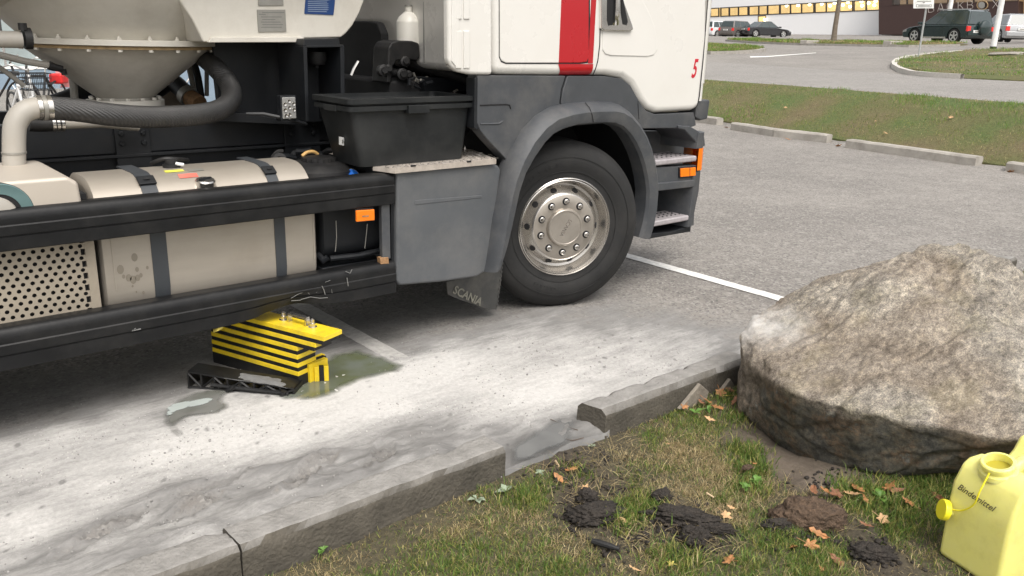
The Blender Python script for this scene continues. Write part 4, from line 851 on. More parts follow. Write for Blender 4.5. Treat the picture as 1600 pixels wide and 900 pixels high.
LV = [(1140,880,.038,'maple','leaf_orange','orange maple leaf near the bottom edge below the mud track'),(1265,855,.045,'maple','leaf_orange','large orange oak-like leaf right below the big brown clod'),
 (1240,860,.036,'oak','leaf_orange','narrow orange leaf left of the large one below the brown clod'),(1278,838,.034,'oak','leaf_orange','rusty curled leaf against the lower side of the brown clod'),
 (1133,808,.034,'maple','leaf_tan','tan lobed leaf on grass left of the brown clod'),(1142,797,.016,'oak','leaf_tan','tiny pale leaf above the tan lobed leaf'),
 (1178,728,.018,'maple','leaf_orange','small orange leaf on the bare soil by the boulder'),(1270,770,.042,'oak','leaf_brown','brown leaf at left of the leaf row under the boulder'),
 (1290,772,.045,'maple','leaf_orange','orange leaf second in the row under the boulder'),(1308,775,.045,'maple','leaf_brown','brown curled leaf third in the row under the boulder'),
 (1340,768,.038,'oak','leaf_orange','orange leaf at right end of the row under the boulder'),(1352,785,.022,'oak','leaf_orange','small orange leaf below the row, beside a green weed'),
 (1388,765,.045,'maple','leaf_orange','orange leaf standing against the dark base of the boulder'),(1420,790,.042,'maple','leaf_orange','reddish leaf half sunk in grass left of the canister'),
 (1377,814,.036,'maple','leaf_tan','pale orange leaf lying flat in dark green grass'),(1352,824,.022,'oak','leaf_brown','faded brown leaf below the pale orange one'),
 (1307,880,.028,'oak','leaf_brown','dull brown upright leaf near the bottom edge'),(1283,893,.012,'maple','leaf_orange','tiny orange leaf at the very bottom edge'),
 (1465,780,.032,'oak','leaf_brown','brown leaf just left of the canister cap'),(913,766,.026,'maple','leaf_tan','tan leaf lying on the dark mud clod'),
 (875,752,.032,'oak','leaf_orange','orange-brown leaf left of the mud clods'),(892,738,.036,'oak','leaf_orange','long orange leaf beside the pale wood chip'),
 (975,818,.020,'oak','leaf_tan','small tan leaf beside the green tuft in the mud'),(1048,885,.020,'maple','leaf_yellow','small yellow leaf near the bottom edge left of centre'),
 (990,893,.020,'oak','leaf_tan','grey-tan leaf at bottom edge left of the yellow one'),(1105,630,.050,'maple','leaf_orange','orange maple leaf piled against the kerb'),
 (1125,616,.045,'maple','leaf_orange','orange leaf upper of the pile between kerb and boulder'),(1140,622,.036,'maple','leaf_yellow','yellow leaf in the pile between kerb and boulder'),
 (1147,630,.032,'oak','leaf_brown','dark brown leaf in the pile touching the boulder'),(1120,640,.036,'oak','leaf_orange','orange leaf lower of the pile below the yellow one'),
 (1070,638,.030,'maple','leaf_orange','orange leaf left of the pile near the kerb face'),(1108,658,.026,'oak','leaf_tan','tan leaf in grass below the leaf pile'),
 (1096,632,.026,'oak','leaf_brown','brown leaf between kerb shard and leaf pile'),(1138,612,.030,'oak','leaf_brown','brown leaf at the top of the pile behind the yellow one'),
 (1042,697,.012,'oak','leaf_tan','tiny tan leaf in the grass in front of the long kerb end'),(910,655,.020,'oak','leaf_tan','tan leaf caught at the chipped kerb end'),
 (1400,770,.030,'oak','leaf_brown','brown leaf between the standing orange leaf and the boulder'),(1330,690-0+85,.03,'oak','leaf_tan','tan curled leaf at the bare soil edge under the boulder')]
for i, (a, c, s, k, m, lb) in enumerate(LV): leaf(a, c, s*(.98 if k == 'oak' else .82), k, m, lb, i+3)
for i, (a, c, s, lb) in enumerate([(1227,169,.08,'pale leaf on the grass bank above the first far kerb seam'),(1486,184,.09,'pale leaf on the right part of the grass bank'),(1384,209,.07,'small tan leaf low on the grass bank'),(1413,199,.05,'tiny pale leaf mid bank right of the tan one'),(1368,190,.05,'tiny pale leaf mid bank left of the tan one')]):
    leaf(a, c, s*.6, 'maple', 'leaf_tan', lb, i+60, surf=T(a, c, .08))
for i, (a, c, lb) in enumerate([(1230,218,'orange leaf at the far kerb right of its seam'),(1135,200,'orange leaves scrap in the first gap of the far kerbs'),(1310,229,'tan leaf in the second gap of the far kerbs'),(1580,270,'tan leaf before the last far kerb')]):
    leaf(a, c, .06, 'maple', 'leaf_orange', lb, i+80, surf=G(a, c, .0))
# broad-leaved weeds
def weed(px, py, r, n_, label, seed, z=-.02, m='weed_green'):
    r_ = random.Random(seed); c = G(px, py, z); root = thing('weed', label, 'weed', (c.x, c.y, c.z)); 
    for k in range(n_):
        a = r_.uniform(0, 6.28); L_ = r*r_.uniform(.6, 1.1); up = r_.uniform(.1, .7); d = Vector((math.cos(a), math.sin(a), up)).normalized(); s = Vector((-math.sin(a), math.cos(a), 0))*L_*.28
        p0 = c; p1 = c+d*L_*.5+Vector((0, 0, .004)); p2 = c+d*L_-Vector((0, 0, L_*.15)); mb = MB()
        mb.add([p0, p1-s, p1+Vector((0, 0, -.003)), p1+s, p2], [(0, 1, 2), (0, 2, 3), (1, 4, 2), (2, 4, 3)]); mb.build('leaf', m, root, smooth=False, fixn=False)
mat('weed_green', (0.10, 0.20, 0.035), .5, var=.2, scale=30); mat('weed_pale', (0.24, 0.29, 0.20), .6, var=.2, scale=30)
for a in ((1375,777,.05,7,'green broad-leaved weed in the leaf litter under the boulder',1),(1180,752,.04,8,'low clover-like weed by the bare soil, upper one',2),(1165,762,.035,7,'low clover-like weed by the bare soil, lower one',3),
          (1085,645,.05,7,'green weed against the kerb near the leaf pile',4),(1105,590+50,.04,6,'small green weed under the kerb shard',5),(745,780,.045,8,'dusty grey-green weed below the end of the left kerb, left one',6,-.02,'weed_pale'),
          (790,768,.045,8,'dusty grey-green weed below the end of the left kerb, right one',7,-.02,'weed_pale'),(845,740,.035,6,'small weed beside the grey puddle edge',8,-.02,'weed_pale'),(925,697,.03,6,'small pale weed near the chipped kerb end',9,-.02,'weed_pale'),(505,860,.04,6,'low weed at the foot of the left kerb',10)): weed(*a)

# ---- striped stack of support plates under the side rail
sb = thing('support_block', 'black and yellow striped plate stack with handle, under the truck side rail', 'support block', (1.65, 3.78, 0))
Bp = Vector((1.687, 3.527, 0)); U = Vector((-.335, .942, 0)).normalized(); W = Vector((.942, .335, 0)).normalized(); Zv = Vector((0, 0, 1))
def slab(z0, z1, u0, u1, w0=0, w1=.128, extra=0): mb = MB(); c = Bp+U*((u0+u1)/2)+W*((w0+w1)/2)+Zv*((z0+z1)/2); return mb.obox(c, U, W, Zv, u1-u0, w1-w0, z1-z0)
slab(0, .063, 0, .60).build('base_block', 'black_plastic', sb, bevel=.003)
for i in range(6):
    z = .063+.0435*i; e = {4: .12, 5: .175}.get(i, 0.0)
    slab(z, z+.0225, -e, .60).build('yellow_plate', 'yellow_plastic', sb, bevel=.0018)
    if i < 5: slab(z+.0225, z+.0435, -{3: .11, 4: .165}.get(i, 0)+.002, .598, .002, .126).build('black_plate', 'black_plastic', sb, bevel=.0015)
zt = .063+.0435*5+.0225
ct = Bp+U*.055+W*.074+Zv*zt
mb = MB(); mb.obox(ct+Zv*.040, U, W, Zv, .125, .026, .009); mb.obox(ct-U*.058+Zv*.020, U, W, Zv, .009, .026, .040); mb.obox(ct+U*.058+Zv*.020, U, W, Zv, .009, .026, .040); mb.build('handle', 'steel_bright', sb)
for d in (-.092, .098):
    mb = MB(); c = ct+U*d; mb.lathe([(.0, 0), (.022, 0), (.022, .004), (.015, .005), (.015, .022), (.010, .024), (.010, .040), (0, .046)], c, Zv, 12); mb.build('bolt', 'steel_bright', sb, angle=30)
mb = MB(); c = ct-U*.235+W*0; mb.obox(c+Zv*.001, U, W, Zv, .04, .07, .002)
# ribbed ramp on the near side
R0 = Vector((1.265, 3.835, 0)); R1 = Vector((1.625, 3.455, 0)); RU = (R1-R0).normalized(); RW = Vector((-RU.y, RU.x, 0)); RL = (R1-R0).length
rp_ = thing('ribbed_ramp', 'black plastic ribbed ramp half under the striped plate stack', 'ramp', (R0.x, R0.y, 0))
def RP(u, w, z): return R0+RU*u+RW*w+Zv*z
def hgt_r(u): return .092-.050*(u/RL)
mb = MB(); mb.grid([[RP(u, w, hgt_r(u)) for w in (0, .05, .11)] for u in (0, RL*.33, RL*.66, RL)]); mb.grid([[RP(u, w, hgt_r(u)-.008) for w in (0, .05, .11)] for u in (0, RL*.33, RL*.66, RL)]); mb.add([RP(0, 0, hgt_r(0)), RP(RL, 0, hgt_r(RL)), RP(RL, 0, hgt_r(RL)-.008), RP(0, 0, hgt_r(0)-.008)], [(0, 1, 2, 3)]); mb.build('deck', 'black_plastic', rp_)
for k in range(9):
    u = RL*k/8; h = hgt_r(u); mb = MB(); mb.extr([RP(u-.004, 0, 0), RP(u+.004, 0, 0), RP(u+.004, 0, h-.008), RP(u-.004, 0, h-.008)], RW*.11); mb.build('rib', 'black_plastic', rp_)
for k in range(8):
    u0, u1 = RL*k/8, RL*(k+1)/8; a, c = (RP(u0, .004, .008), RP(u1, .004, hgt_r(u1)-.012)) if k % 2 else (RP(u0, .004, hgt_r(u0)-.012), RP(u1, .004, .008)); mb = MB(); mb.tube([a, c], .006, 5); mb.build('brace', 'black_plastic', rp_)
mb = MB(); mb.tube([RP(-.005, .004, .006), RP(RL+.005, .004, .006)], .008, 6); mb.tube([RP(.12, -.012, .035), RP(RL-.02, -.012, .018)], .010, 8); mb.tube([RP(.2, -.02, .012), RP(.24, -.02, .04)], .012, 8); mb.tube([RP(RL-.05, -.02, .005), RP(RL-.04, -.02, .035)], .014, 8); mb.build('lower_rod', 'black_plastic', rp_)
rows = []
for u in np.linspace(.18, RL-.03, 26):
    row = []
    for w in np.linspace(-.004, .11, 12):
        t = (u-.18)/(RL-.21); e_ = min(t*3.2, (1-t)*5, 1)*(1-(w/.10)**2)*(1.15-1.0*abs(w-.03-.05*(1-t))/.07)
        row.append(RP(u, w, hgt_r(u)-.004+.017*e_*(.75+.6*noise.noise(Vector((u*30, w*30, 0))))))
    rows.append(row)
mb = MB(); mb.grid(rows); tag(mb.build('powder_heap', 'powder_dust'), 'small grey heap of binder powder lying on the black ramp', 'powder')
# second ramp end in the puddle, right of the stack
rb = thing('striped_ramp_end', 'yellow and black striped ramp end standing in the green puddle', 'ramp', (1.82, 3.55, 0))
for k, mm in enumerate(('yellow_plastic', 'black_plastic', 'yellow_plastic')):
    ea = Vector((.89, -.45, 0)).normalized(); ed = Vector((.45, .89, 0)).normalized(); c = G(492, 600, 0)+ea*(.023*(k+.5))+ed*.02
    mb = MB(); mb.obox(c+Zv*(.044-.002*(k == 1)), ea, ed, Zv, .0225, .03, .088); mb.build('striped_plate' if k != 1 else 'black_plate', mm, rb, bevel=.002)
    c = Vector((1.872, 3.60, 0))+Vector((-.02, -.078, 0))*(k*.36); mb = MB(); mb.obox(c+Zv*.052+Vector((-.05, .02, 0)), Vector((.25, -.97, 0)).normalized(), Vector((.97, .25, 0)).normalized(), Zv, .027, .12, .104+(.002 if k % 2 else 0)); mb.build('striped_plate' if k != 1 else 'black_plate', mm, rb, bevel=.002)
# yellow rag pinched between rail and stack
mb = MB(); rows = []
for i in range(9):
    t = i/8; row = []
    for j in range(6):
        s_ = j/5; p = S(336+30*s_+2*math.sin(t*5), 497-6*s_+24*t*(1-.75*s_)+1.5*math.sin(s_*9+t*4), 3.68)
        row.append(p+Vector((0, .014*math.sin(s_*7+t*3), 0)))
    rows.append(row)
mb.grid(rows); o = mb.build('yellow_rag', 'fabric_yellow'); o.modifiers.new('s', 'SOLIDIFY').thickness = .002; tag(o, 'crumpled yellow rag pinched between side rail and striped stack', 'rag')
# cloudy green puddle
def film_material(name, c0, c1, rough):
    m = bpy.data.materials.new(name); m.use_nodes = True; MATS[name] = m; n, L = nodes_of(m); b = n['Principled BSDF']
    tc = n.new('ShaderNodeTexCoord'); z2 = n.new('ShaderNodeTexNoise'); z2.inputs['Scale'].default_value = 6; z2.inputs['Detail'].default_value = 5; L(tc.outputs['Object'], z2.inputs['Vector'])
    r = n.new('ShaderNodeValToRGB'); r.color_ramp.elements[0].position = .38; r.color_ramp.elements[0].color = (*c0, 1); r.color_ramp.elements[1].position = .62; r.color_ramp.elements[1].color = (*c1, 1); L(z2.outputs[0], r.inputs[0]); L(r.outputs[0], b.inputs['Base Color']); b.inputs['Roughness'].default_value = rough; b.inputs['Specular IOR Level'].default_value = .7
    at = n.new('ShaderNodeAttribute'); at.attribute_name = 'cov'; ad = n.new('ShaderNodeMath'); ad.operation = 'MULTIPLY_ADD'; L(z2.outputs[0], ad.inputs[0]); ad.inputs[1].default_value = .8; ad.inputs[2].default_value = -.4
    sm = n.new('ShaderNodeMath'); L(at.outputs['Fac'], sm.inputs[0]); L(ad.outputs[0], sm.inputs[1]); mr2 = n.new('ShaderNodeMapRange'); mr2.inputs[1].default_value = .12; mr2.inputs[2].default_value = .75; mr2.inputs[4].default_value = .93; L(sm.outputs[0], mr2.inputs[0]); L(mr2.outputs[0], b.inputs['Alpha']); return m
film_material('puddle_water', (.115, .130, .070), (.15, .165, .135), .05)
film_material('puddle_grey', (.13, .133, .115), (.20, .20, .185), .14)
def puddle(pts, z, name, m, label, cat='puddle', amp=0.0, fade=.35):
    P = spline([G(x, y, z) for x, y in pts+pts[:1]], 7)[:-1]; c = sum(P, Vector())/len(P); P = [p+(p-c).normalized()*amp*noise.noise(p*22) for p in P]
    bm = bmesh.new(); f = bm.faces.new([bm.verts.new(p) for p in P]); bm.normal_update()
    if f.normal.z < 0: f.normal_flip()
    x0 = min(p.x for p in P); x1 = max(p.x for p in P); y0 = min(p.y for p in P); y1 = max(p.y for p in P); st_ = .022
    x = x0+st_
    while x < x1: bmesh.ops.bisect_plane(bm, geom=bm.verts[:]+bm.edges[:]+bm.faces[:], plane_co=(x, 0, 0), plane_no=(1, 0, 0)); x += st_
    y = y0+st_
    while y < y1: bmesh.ops.bisect_plane(bm, geom=bm.verts[:]+bm.edges[:]+bm.faces[:], plane_co=(0, y, 0), plane_no=(0, 1, 0)); y += st_
    bmesh.ops.triangulate(bm, faces=bm.faces); me = bpy.data.meshes.new(name); bm.to_mesh(me); bm.free()
    co = np.array([v.co[:] for v in me.vertices]); Pn = np.array([p[:] for p in P]); d = np.full(len(co), 9.0)
    for i in range(len(Pn)):
        a = Pn[i, :2]; e = Pn[(i+1) % len(Pn), :2]-a; t = np.clip(((co[:, :2]-a)@e)/(e@e), 0, 1); d = np.minimum(d, np.hypot(*(co[:, :2]-a-t[:, None]*e).T))
    w = np.clip(d/(fade*.2), 0, 1); at = me.color_attributes.new('cov', 'FLOAT_COLOR', 'POINT'); at.data.foreach_set('color', np.stack([w, w, w, np.ones_like(w)], 1).astype(np.float32).ravel())
    me.materials.append(MATS[m]); o = bpy.data.objects.new(name, me); COL.objects.link(o); return tag(o, label, cat)
puddle([(460,600),(500,560),(560,545),(615,562),(637,572),(622,582),(590,590),(560,600),(525,618),(490,628),(440,622),(420,612)], .011, 'puddle', 'puddle_water', 'cloudy green puddle around the foot of the striped stack', amp=.03, fade=.42)
puddle([(330,606),(300,612),(270,628),(252,646),(255,668),(278,686),(290,680),(282,664),(300,652),(335,648),(362,636),(350,622),(365,610)], .0125, 'puddle', 'puddle_grey', 'small curved grey-green puddle left of the striped stack', amp=.02, fade=.28)
film_material('milk_slick', (.40, .44, .42), (.46, .50, .48), .15)
puddle([(258,640),(272,632),(300,624),(330,622),(326,630),(300,636),(276,642),(262,655)], .0155, 'milky_slick', 'milk_slick', 'pale milky streak floating on the small curved puddle', amp=.02, fade=.04)
film_material('slurry_wet', (.16, .162, .16), (.20, .202, .197), .14)
puddle([(795,700),(830,672),(868,652),(905,655),(900,672),(893,694),(860,706),(825,722),(796,724)], .0155, 'puddle', 'slurry_wet', 'smooth grey slurry puddle in the gap between the two kerbs', amp=.015, fade=.30)

# ---- yellow canister
cn = thing('canister', 'open yellow plastic canister with handwriting at the lower right', 'canister', (2.9, .8, -.03))
A0 = Vector((2.835, .955, -.04)); cu_ = Vector((.955, -.295, 0)).normalized(); cv_ = Vector((-.295, -.955, 0)).normalized()
def CP(u, v, z): return A0+cu_*u+cv_*v+Zv*z
m = mat('canister_plastic', (0.82, 0.78, 0.26), .38, var=.03, scale=4, dirt=(.5, .45, .12), dirt_amt=.35, dirt_scale=12); bb = m.node_tree.nodes['Principled BSDF']; bb.inputs['Subsurface Weight'].default_value = .5; bb.inputs['Subsurface Radius'].default_value = (.05, .045, .01); bb.inputs['Subsurface Scale'].default_value = .6
prof = [(0.0, .015), (-.004, .22), (0, .305), (.030, .368), (.058, .386), (.120, .390), (.150, .365), (.175, .345), (.245, .345), (.275, .375), (.300, .425), (.335, .425), (.365, .375), (.37, .28), (.37, .01), (.33, .0), (.05, .0)]
mb = MB(); mb.extr([CP(u, 0, z) for u, z in prof], cv_*.235); mb.build('body', 'canister_plastic', cn, bevel=.040, seg=6)
mb = MB(); mb.tube(spline([CP(.10, .125, .370), CP(.135, .125, .400), CP(.18, .125, .412), CP(.25, .125, .420), CP(.30, .125, .41)], 5), [.020]+[.021]*19+[.022], 12); mb.build('handle', 'canister_plastic', cn)
nk = CP(.070, .105, .384); nax = (Zv*.96-cu_*.28).normalized()
mb = MB(); mb.lathe([(.062, -.014), (.058, .002), (.050, .006), (.050, .018), (.054, .019), (.054, .030), (.050, .034), (.042, .034), (.041, .0), (.041, -.02)], nk, nax, 32); mb.build('neck', 'canister_plastic', cn)
mat('canister_inside', (0.42, 0.36, 0.04), .5); mb = MB(); mb.lathe([(0, .006), (.0415, .006)], nk, nax, 24); mb.build('opening', 'canister_inside', cn)
mat('cap_yellow', (0.85, 0.76, 0.03), .35, var=.03)
cp = CP(-.004, .012, .205); cax = (cu_*.75+cv_*.40-Zv*.15).normalized(); cap_c = cp-cu_*.022-Zv*.005
mb = MB(); mb.lathe([(0, 0), (.034, 0), (.036, .003), (.036, .020), (.033, .022), (0, .022)], cap_c-cax*.011, cax, 28)
for k in range(28):
    a_ = 2*PI*k/28
mb.build('cap', 'cap_yellow', cn, bevel=.0015, seg=1)
mb = MB(); mb.tube(spline([nk+nax*.004-cu_*.054+cv_*.01, CP(-.014, .115, .325), CP(-.016, .105, .270), CP(-.016, .065, .225), CP(-.018, .012, .205)], 6), .0028, 7); mb.build('strap', 'cap_yellow', cn)
mb = MB(); mb.lathe([(0, 0), (.007, .001), (.008, .005), (.0, .010)], CP(-.004, .028, .190), -cu_, 12); mb.build('knob', 'canister_plastic', cn)
text_mesh('Bindemittel', .034, 'handwriting', 'ink', cn, frame_m(CP(-.0056, .098, .292), cv_, Zv*.98+cu_*-.05) @ Matrix.Rotation(-.08, 4, 'Z'), thick=.0004, shear=.45, xs=.88, bold=.0002)
text_mesh('FW', .03, 'handwriting', 'ink', cn, frame_m(CP(.205, .200, .3465), cu_, -cv_), thick=.0006, shear=.3)

# ================================================================== TRUCK
TR = thing('silo_truck', 'white silo tanker truck with red stripe and dark grey side parts', 'truck', (2.5, 4.9, 0))
def part(mb, name, m, bevel=0, seg=2, parent=None, **k): return mb.build(name, m, parent or TR, bevel=bevel, seg=seg, **k)
YS = 3.66
# --- cab
def cabsec(pts, y0, y1, name, m, bevel, seg=5, parent=None, label=None):
    mb = MB(); mb.prism(XZ(pts, y0), y0, y1); return part(mb, name, m, bevel, seg, parent, label=label)
x_s0, x_s1 = S(873.5, 60, YS).x, S(928, 60, YS).x
stripe_material(x_s0, x_s1)
cab = cabsec([(768,-230),(768,104),(772,117),(800,117.5),(880,118),(945,118),(972,122),(986,132),(1000,157),(1010,171),(1025,177),(1083,173.5),(1094,168),(1106,60),(1110,-230)], YS, 6.14, 'cab_body', 'white_paint', .045, 6)
cabsec([(699,-230),(701,96),(706,106),(716,112.5),(735,116.5),(770,117.2),(770,-230)], YS, YS+.055, 'side_deflector', 'white_paint', .020, 4)
# rear edge column with two recessed grip slots
cabsec([(706,-230),(706,96),(712,104),(718,104),(718,-230)], YS-.006, YS+.05, 'rear_edge_trim', 'white_paint', .006, 3)
for (a, c) in ((-40, 30), (48, 107)):
    for xx in (712.5, 725.0):
        cabsec([(xx, a), (xx, c), (xx+9.5, c), (xx+9.5, a)], YS-.007, YS+.01, 'grip_rib', 'white_paint', .004, 2)
# storage hatch: dark gasket, then the panel proud of it, carrying the stripe
hx = [(781,-230),(781,88),(784,95),(791,98.5),(905,98.5),(917,97),(920.5,90),(920.5,-230)]
hz_ = XZ(hx, YS); mb = MB(); c = (sum(p[0] for p in hz_)/8, 0)
cabsec([(779.6,-230),(779.6,89),(783,96.8),(790.5,100),(906,100),(918,98.6),(922,91),(922,-230)], YS-.0015, YS+.03, 'hatch_gasket', 'frame_paint', .0)
cabsec(hx, YS-.005, YS+.03, 'storage_hatch', 'white_paint_red_stripe', .006, 3)
# lower side with stripe (follows the curved underside of the panel)
mb = MB(); rows = []; zz0 = S(900, 99, YS).z
for i in range(24):
    t = i/23; zz = S(900, 100, YS).z + (S(900, 118, YS).z-S(900, 100, YS).z)*t; yy = YS-.003 + (.0 if t < .25 else .045*(1-math.sqrt(max(0, 1-((t-.25)/.75)**2*.98))))
    rows.append([(x_s0+.004*t*8, yy, zz), (x_s1+.003, yy, zz)])
mb.grid(rows); part(mb, 'red_stripe', 'red_paint', smooth=True, label='red band below the hatch')
mb = MB(); mb.box(S(920.5, 50, YS).x+.002, x_s1, YS-.003, YS+.01, zz0, S(900, -230, YS).z); part(mb, 'red_stripe', 'red_paint', label='red band beside the hatch')
# door
dz = [(938.5,-230),(937,60),(932,98),(926,117.3)]
mb = MB(); mb.tube([S(a, b_, YS-.001) for a, b_ in [(938.8,-230),(938.6,0),(937,70),(934,95),(930.5,108),(926.5,117)]], .0035, 6); part(mb, 'door_gap', 'dark_void')
mb = MB(); mb.tube([S(a, b_, YS+.001) for a, b_ in [(1108,-230),(1106,0),(1099,90),(1093,150),(1089,166)]], .0032, 6); part(mb, 'corner_gap', 'dark_void')
# raised pressing on the door skin
rp2 = [(942,-230),(942,78),(946,84.5),(955,87),(1012,88.5),(1022,86),(1027,78),(1027,60),(1022,38),(1012,14),(1000,-6),(985,-230)]
cabsec(rp2, YS-.0055, YS+.03, 'door_pressing', 'white_paint', .0055, 4)
# chrome handle
hb = cabsec([(939.5,-30),(940,44),(944,48),(985,49.5),(990,46),(989,40),(976,4),(966,-30)], YS-.022, YS+.01, 'door_handle', 'chrome', .006, 3)
for pts in ([(949,-28),(948.5,32),(950.5,40),(957,39),(960,30),(960,-28)], [(969,-28),(970,20),(973,38),(979,39.5),(981,34),(974,0),(968,-28)]):
    mb = MB(); mb.prism(XZ(pts, YS-.0228), YS-.0235, YS-.01); mb.build('handle_recess', 'dark_void', hb, bevel=.0)
mb = MB(); mb.tube(spline([S(964.5,-30,YS-.034), S(964,10,YS-.036), S(963,28,YS-.034), S(962.5,38,YS-.024)], 4), .016, 10); mb.build('grip', 'chrome', hb)
# front corner
mb = MB(); cx_ = S(1090, 165, YS).x
for nm, zt_, zb_, mtl, dy in (('front_corner', S(1115,-230,YS).z, S(1112,130,YS).z, 'white_paint', 0), ('front_corner', S(1112,130,YS).z, S(1112,157,YS).z, 'white_paint', .008)):
    mb = MB(); rows = []
    for z in (zt_, zb_):
        xb = np.interp(z, [S(1090, 165, YS).z, S(1106, 0, YS).z], [S(1092, 165, YS).x, S(1107.5, 0, YS).x])
        rows.append([(xb+.004, YS+.03, z), (xb+.004, YS+.003, z), (xb+.02, YS+.001, z), (xb+.05, YS+.01+dy, z), (xb+.085, YS+.045+dy, z), (xb+.105, YS+.1+dy, z), (xb+.11, YS+.25, z), (xb+.11, 6.1, z)])
    mb.grid(rows); mb.add(rows[1], [tuple(range(8))]); part(mb, nm, mtl, angle=60)
cabsec([(1089,163),(1092,156),(1110,156),(1106,186),(1095,188.5),(1087.5,184)], YS+.01, YS+.18, 'corner_deflector', 'grey_plastic', .012, 3)
# rear wall details: black engine-tunnel cover and seam
xr = S(768, 60, YS).x-.003
mb = MB(); y0, y1 = SX(608, 60, xr).y, 6.0; zt_ = SX(560, 33, xr).z; r_ = .06
pts = [(xr-.05, y0+.03, 1.05), (xr-.05, y0+.0, 1.45), (xr-.05, y0+.015, zt_-.07), (xr-.05, y0+.06, zt_-.01), (xr-.05, y0+.13, zt_), (xr-.05, 6.0, zt_), (xr-.05, 6.0, 1.05)]
mb.extr(pts, (.3, 0, 0)); part(mb, 'engine_tunnel_cover', 'dark_void', .01)
mb = MB(); ysm = SX(662, 40, xr).y; mb.box(xr-.002, xr+.01, ysm-.003, ysm+.003, 1.5, 2.6); part(mb, 'panel_seam', 'plate_text')
# --- dark grey lower side: rear fairing, front fairing
cabsec([(746,117.5),(884,118.5),(877,140),(874.5,162),(880,172),(870,186),(845,202),(820,240),(806,275),(796,258),(789,247),(762,218),(750,203),(745,192)], YS+.012, YS+.10, 'rear_fairing', 'grey_plastic', .006, 3)
cabsec([(747,120),(742,122),(741,200),(748,204)], YS+.013, YS+.09, 'fairing_return', 'frame_paint', .004)
# recessed grip in the rear fairing
mb = MB(); P_ = [S(a, b_, YS+.011) for a, b_ in [(750,164.5),(770,163.5),(790,163),(796,164),(798,170)]]; mb.tube(P_, .004, 6); part(mb, 'fairing_groove', 'dark_void')
mb = MB(); P_ = [S(a, b_, YS+.013) for a, b_ in [(750,193.5),(765,193.5),(780,193),(785,189)]]; mb.tube(P_, .006, 6); part(mb, 'fairing_groove', 'grey_plastic')
cabsec([(887,118.5),(945,118.8),(972,123),(985,133),(999,158),(1009,172.5),(1024,178.5),(1084,175.5),(1086,184),(1088,196),(1077,200),(1000,201),(985,190),(965,172),(915,170),(878,172),(877,158),(880,140)], YS+.014, YS+.12, 'front_fairing', 'grey_plastic', .006, 3)
mb = MB(); mb.tube([S(a, b_, YS+.012) for a, b_ in [(997,158),(997.5,172),(998.5,186)]], .002, 5); part(mb, 'fairing_seam', 'dark_void')
# --- wheel arch flare, lofted between outer crease and opening edge
AO = [(760,425),(763,412),(768,380),(773,345),(780,308),(789,270),(803,236),(822,203),(842,182),(864,169),(890,163.5),(917,161),(940,160.5),(958,161),(970,165),(982,174),(995,190),(1005,207),(1013,228),(1019,250),(1022.5,277),(1023,300),(1021,325),(1016.5,350),(1010,372)]
AI = [(783,418),(786,408),(793,385),(799,360),(805,333),(812,300),(822,270),(836,245),(852,222),(866,208),(884,199),(905,193.5),(928,191.5),(948,190.5),(962,191.5),(975,197),(986,208),(995,222),(1003,239),(1009,258),(1013.5,280),(1015.5,300),(1014,325),(1010,348),(1003,372)]
def flare(i0, i1, name):
    mb = MB(); rows = []
    for i in range(i0, i1):
        o_ = S(*AO[i], YS-.02); n_ = S(*AI[i], YS-.085); d = (Vector((n_.x, 0, n_.z))-Vector((o_.x, 0, o_.z)))
        row = [Vector((o_.x, YS+.05, o_.z))-d*.02, Vector((o_.x, YS+.0, o_.z))-d*.05, Vector((o_.x, YS-.03, o_.z))+d*.02, Vector((o_.x, YS-.075, o_.z))+d*.22, Vector((o_.x, YS-.095, o_.z))+d*.42,
               Vector((n_.x, YS-.092, n_.z))-d*.22, Vector((n_.x, YS-.085, n_.z)), Vector((n_.x, YS-.065, n_.z))+d*.10, Vector((n_.x, YS+.03, n_.z))+d*.12]
        rows.append(row)
    mb.grid(rows); return part(mb, name, 'grey_plastic', angle=28)
flare(0, 13, 'wheel_arch_flare'); 
mb = MB()
flare(12, 25, 'wheel_arch_flare')
def flare_gap():
    o_ = S(936, 160, YS-.02); mb = MB(); mb.tube([S(914.5,160.5,YS-.03), S(921,168,YS-.082), S(925.5,180,YS-.10), S(927.5,191,YS-.09)], .0022, 5); part(mb, 'flare_seam', 'dark_void')
flare_gap()
# inner wheel well
mb = MB(); rows = []
for i in range(25):
    n_ = S(*AI[i], YS-.085); d = Vector((3.62-n_.x, 0, .52-n_.z)).normalized()
    rows.append([Vector((n_.x, YS+.03, n_.z))-d*.01, Vector((n_.x, YS+.05, n_.z))-d*.05, Vector((n_.x, YS+.55, n_.z))-d*.05])
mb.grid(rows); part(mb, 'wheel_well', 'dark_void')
mb = MB(); mb.prism([(2.85, .5), (2.85, 1.3), (4.4, 1.3), (4.4, .5)], YS+.55, YS+.6); part(mb, 'wheel_well_back', 'dark_void')

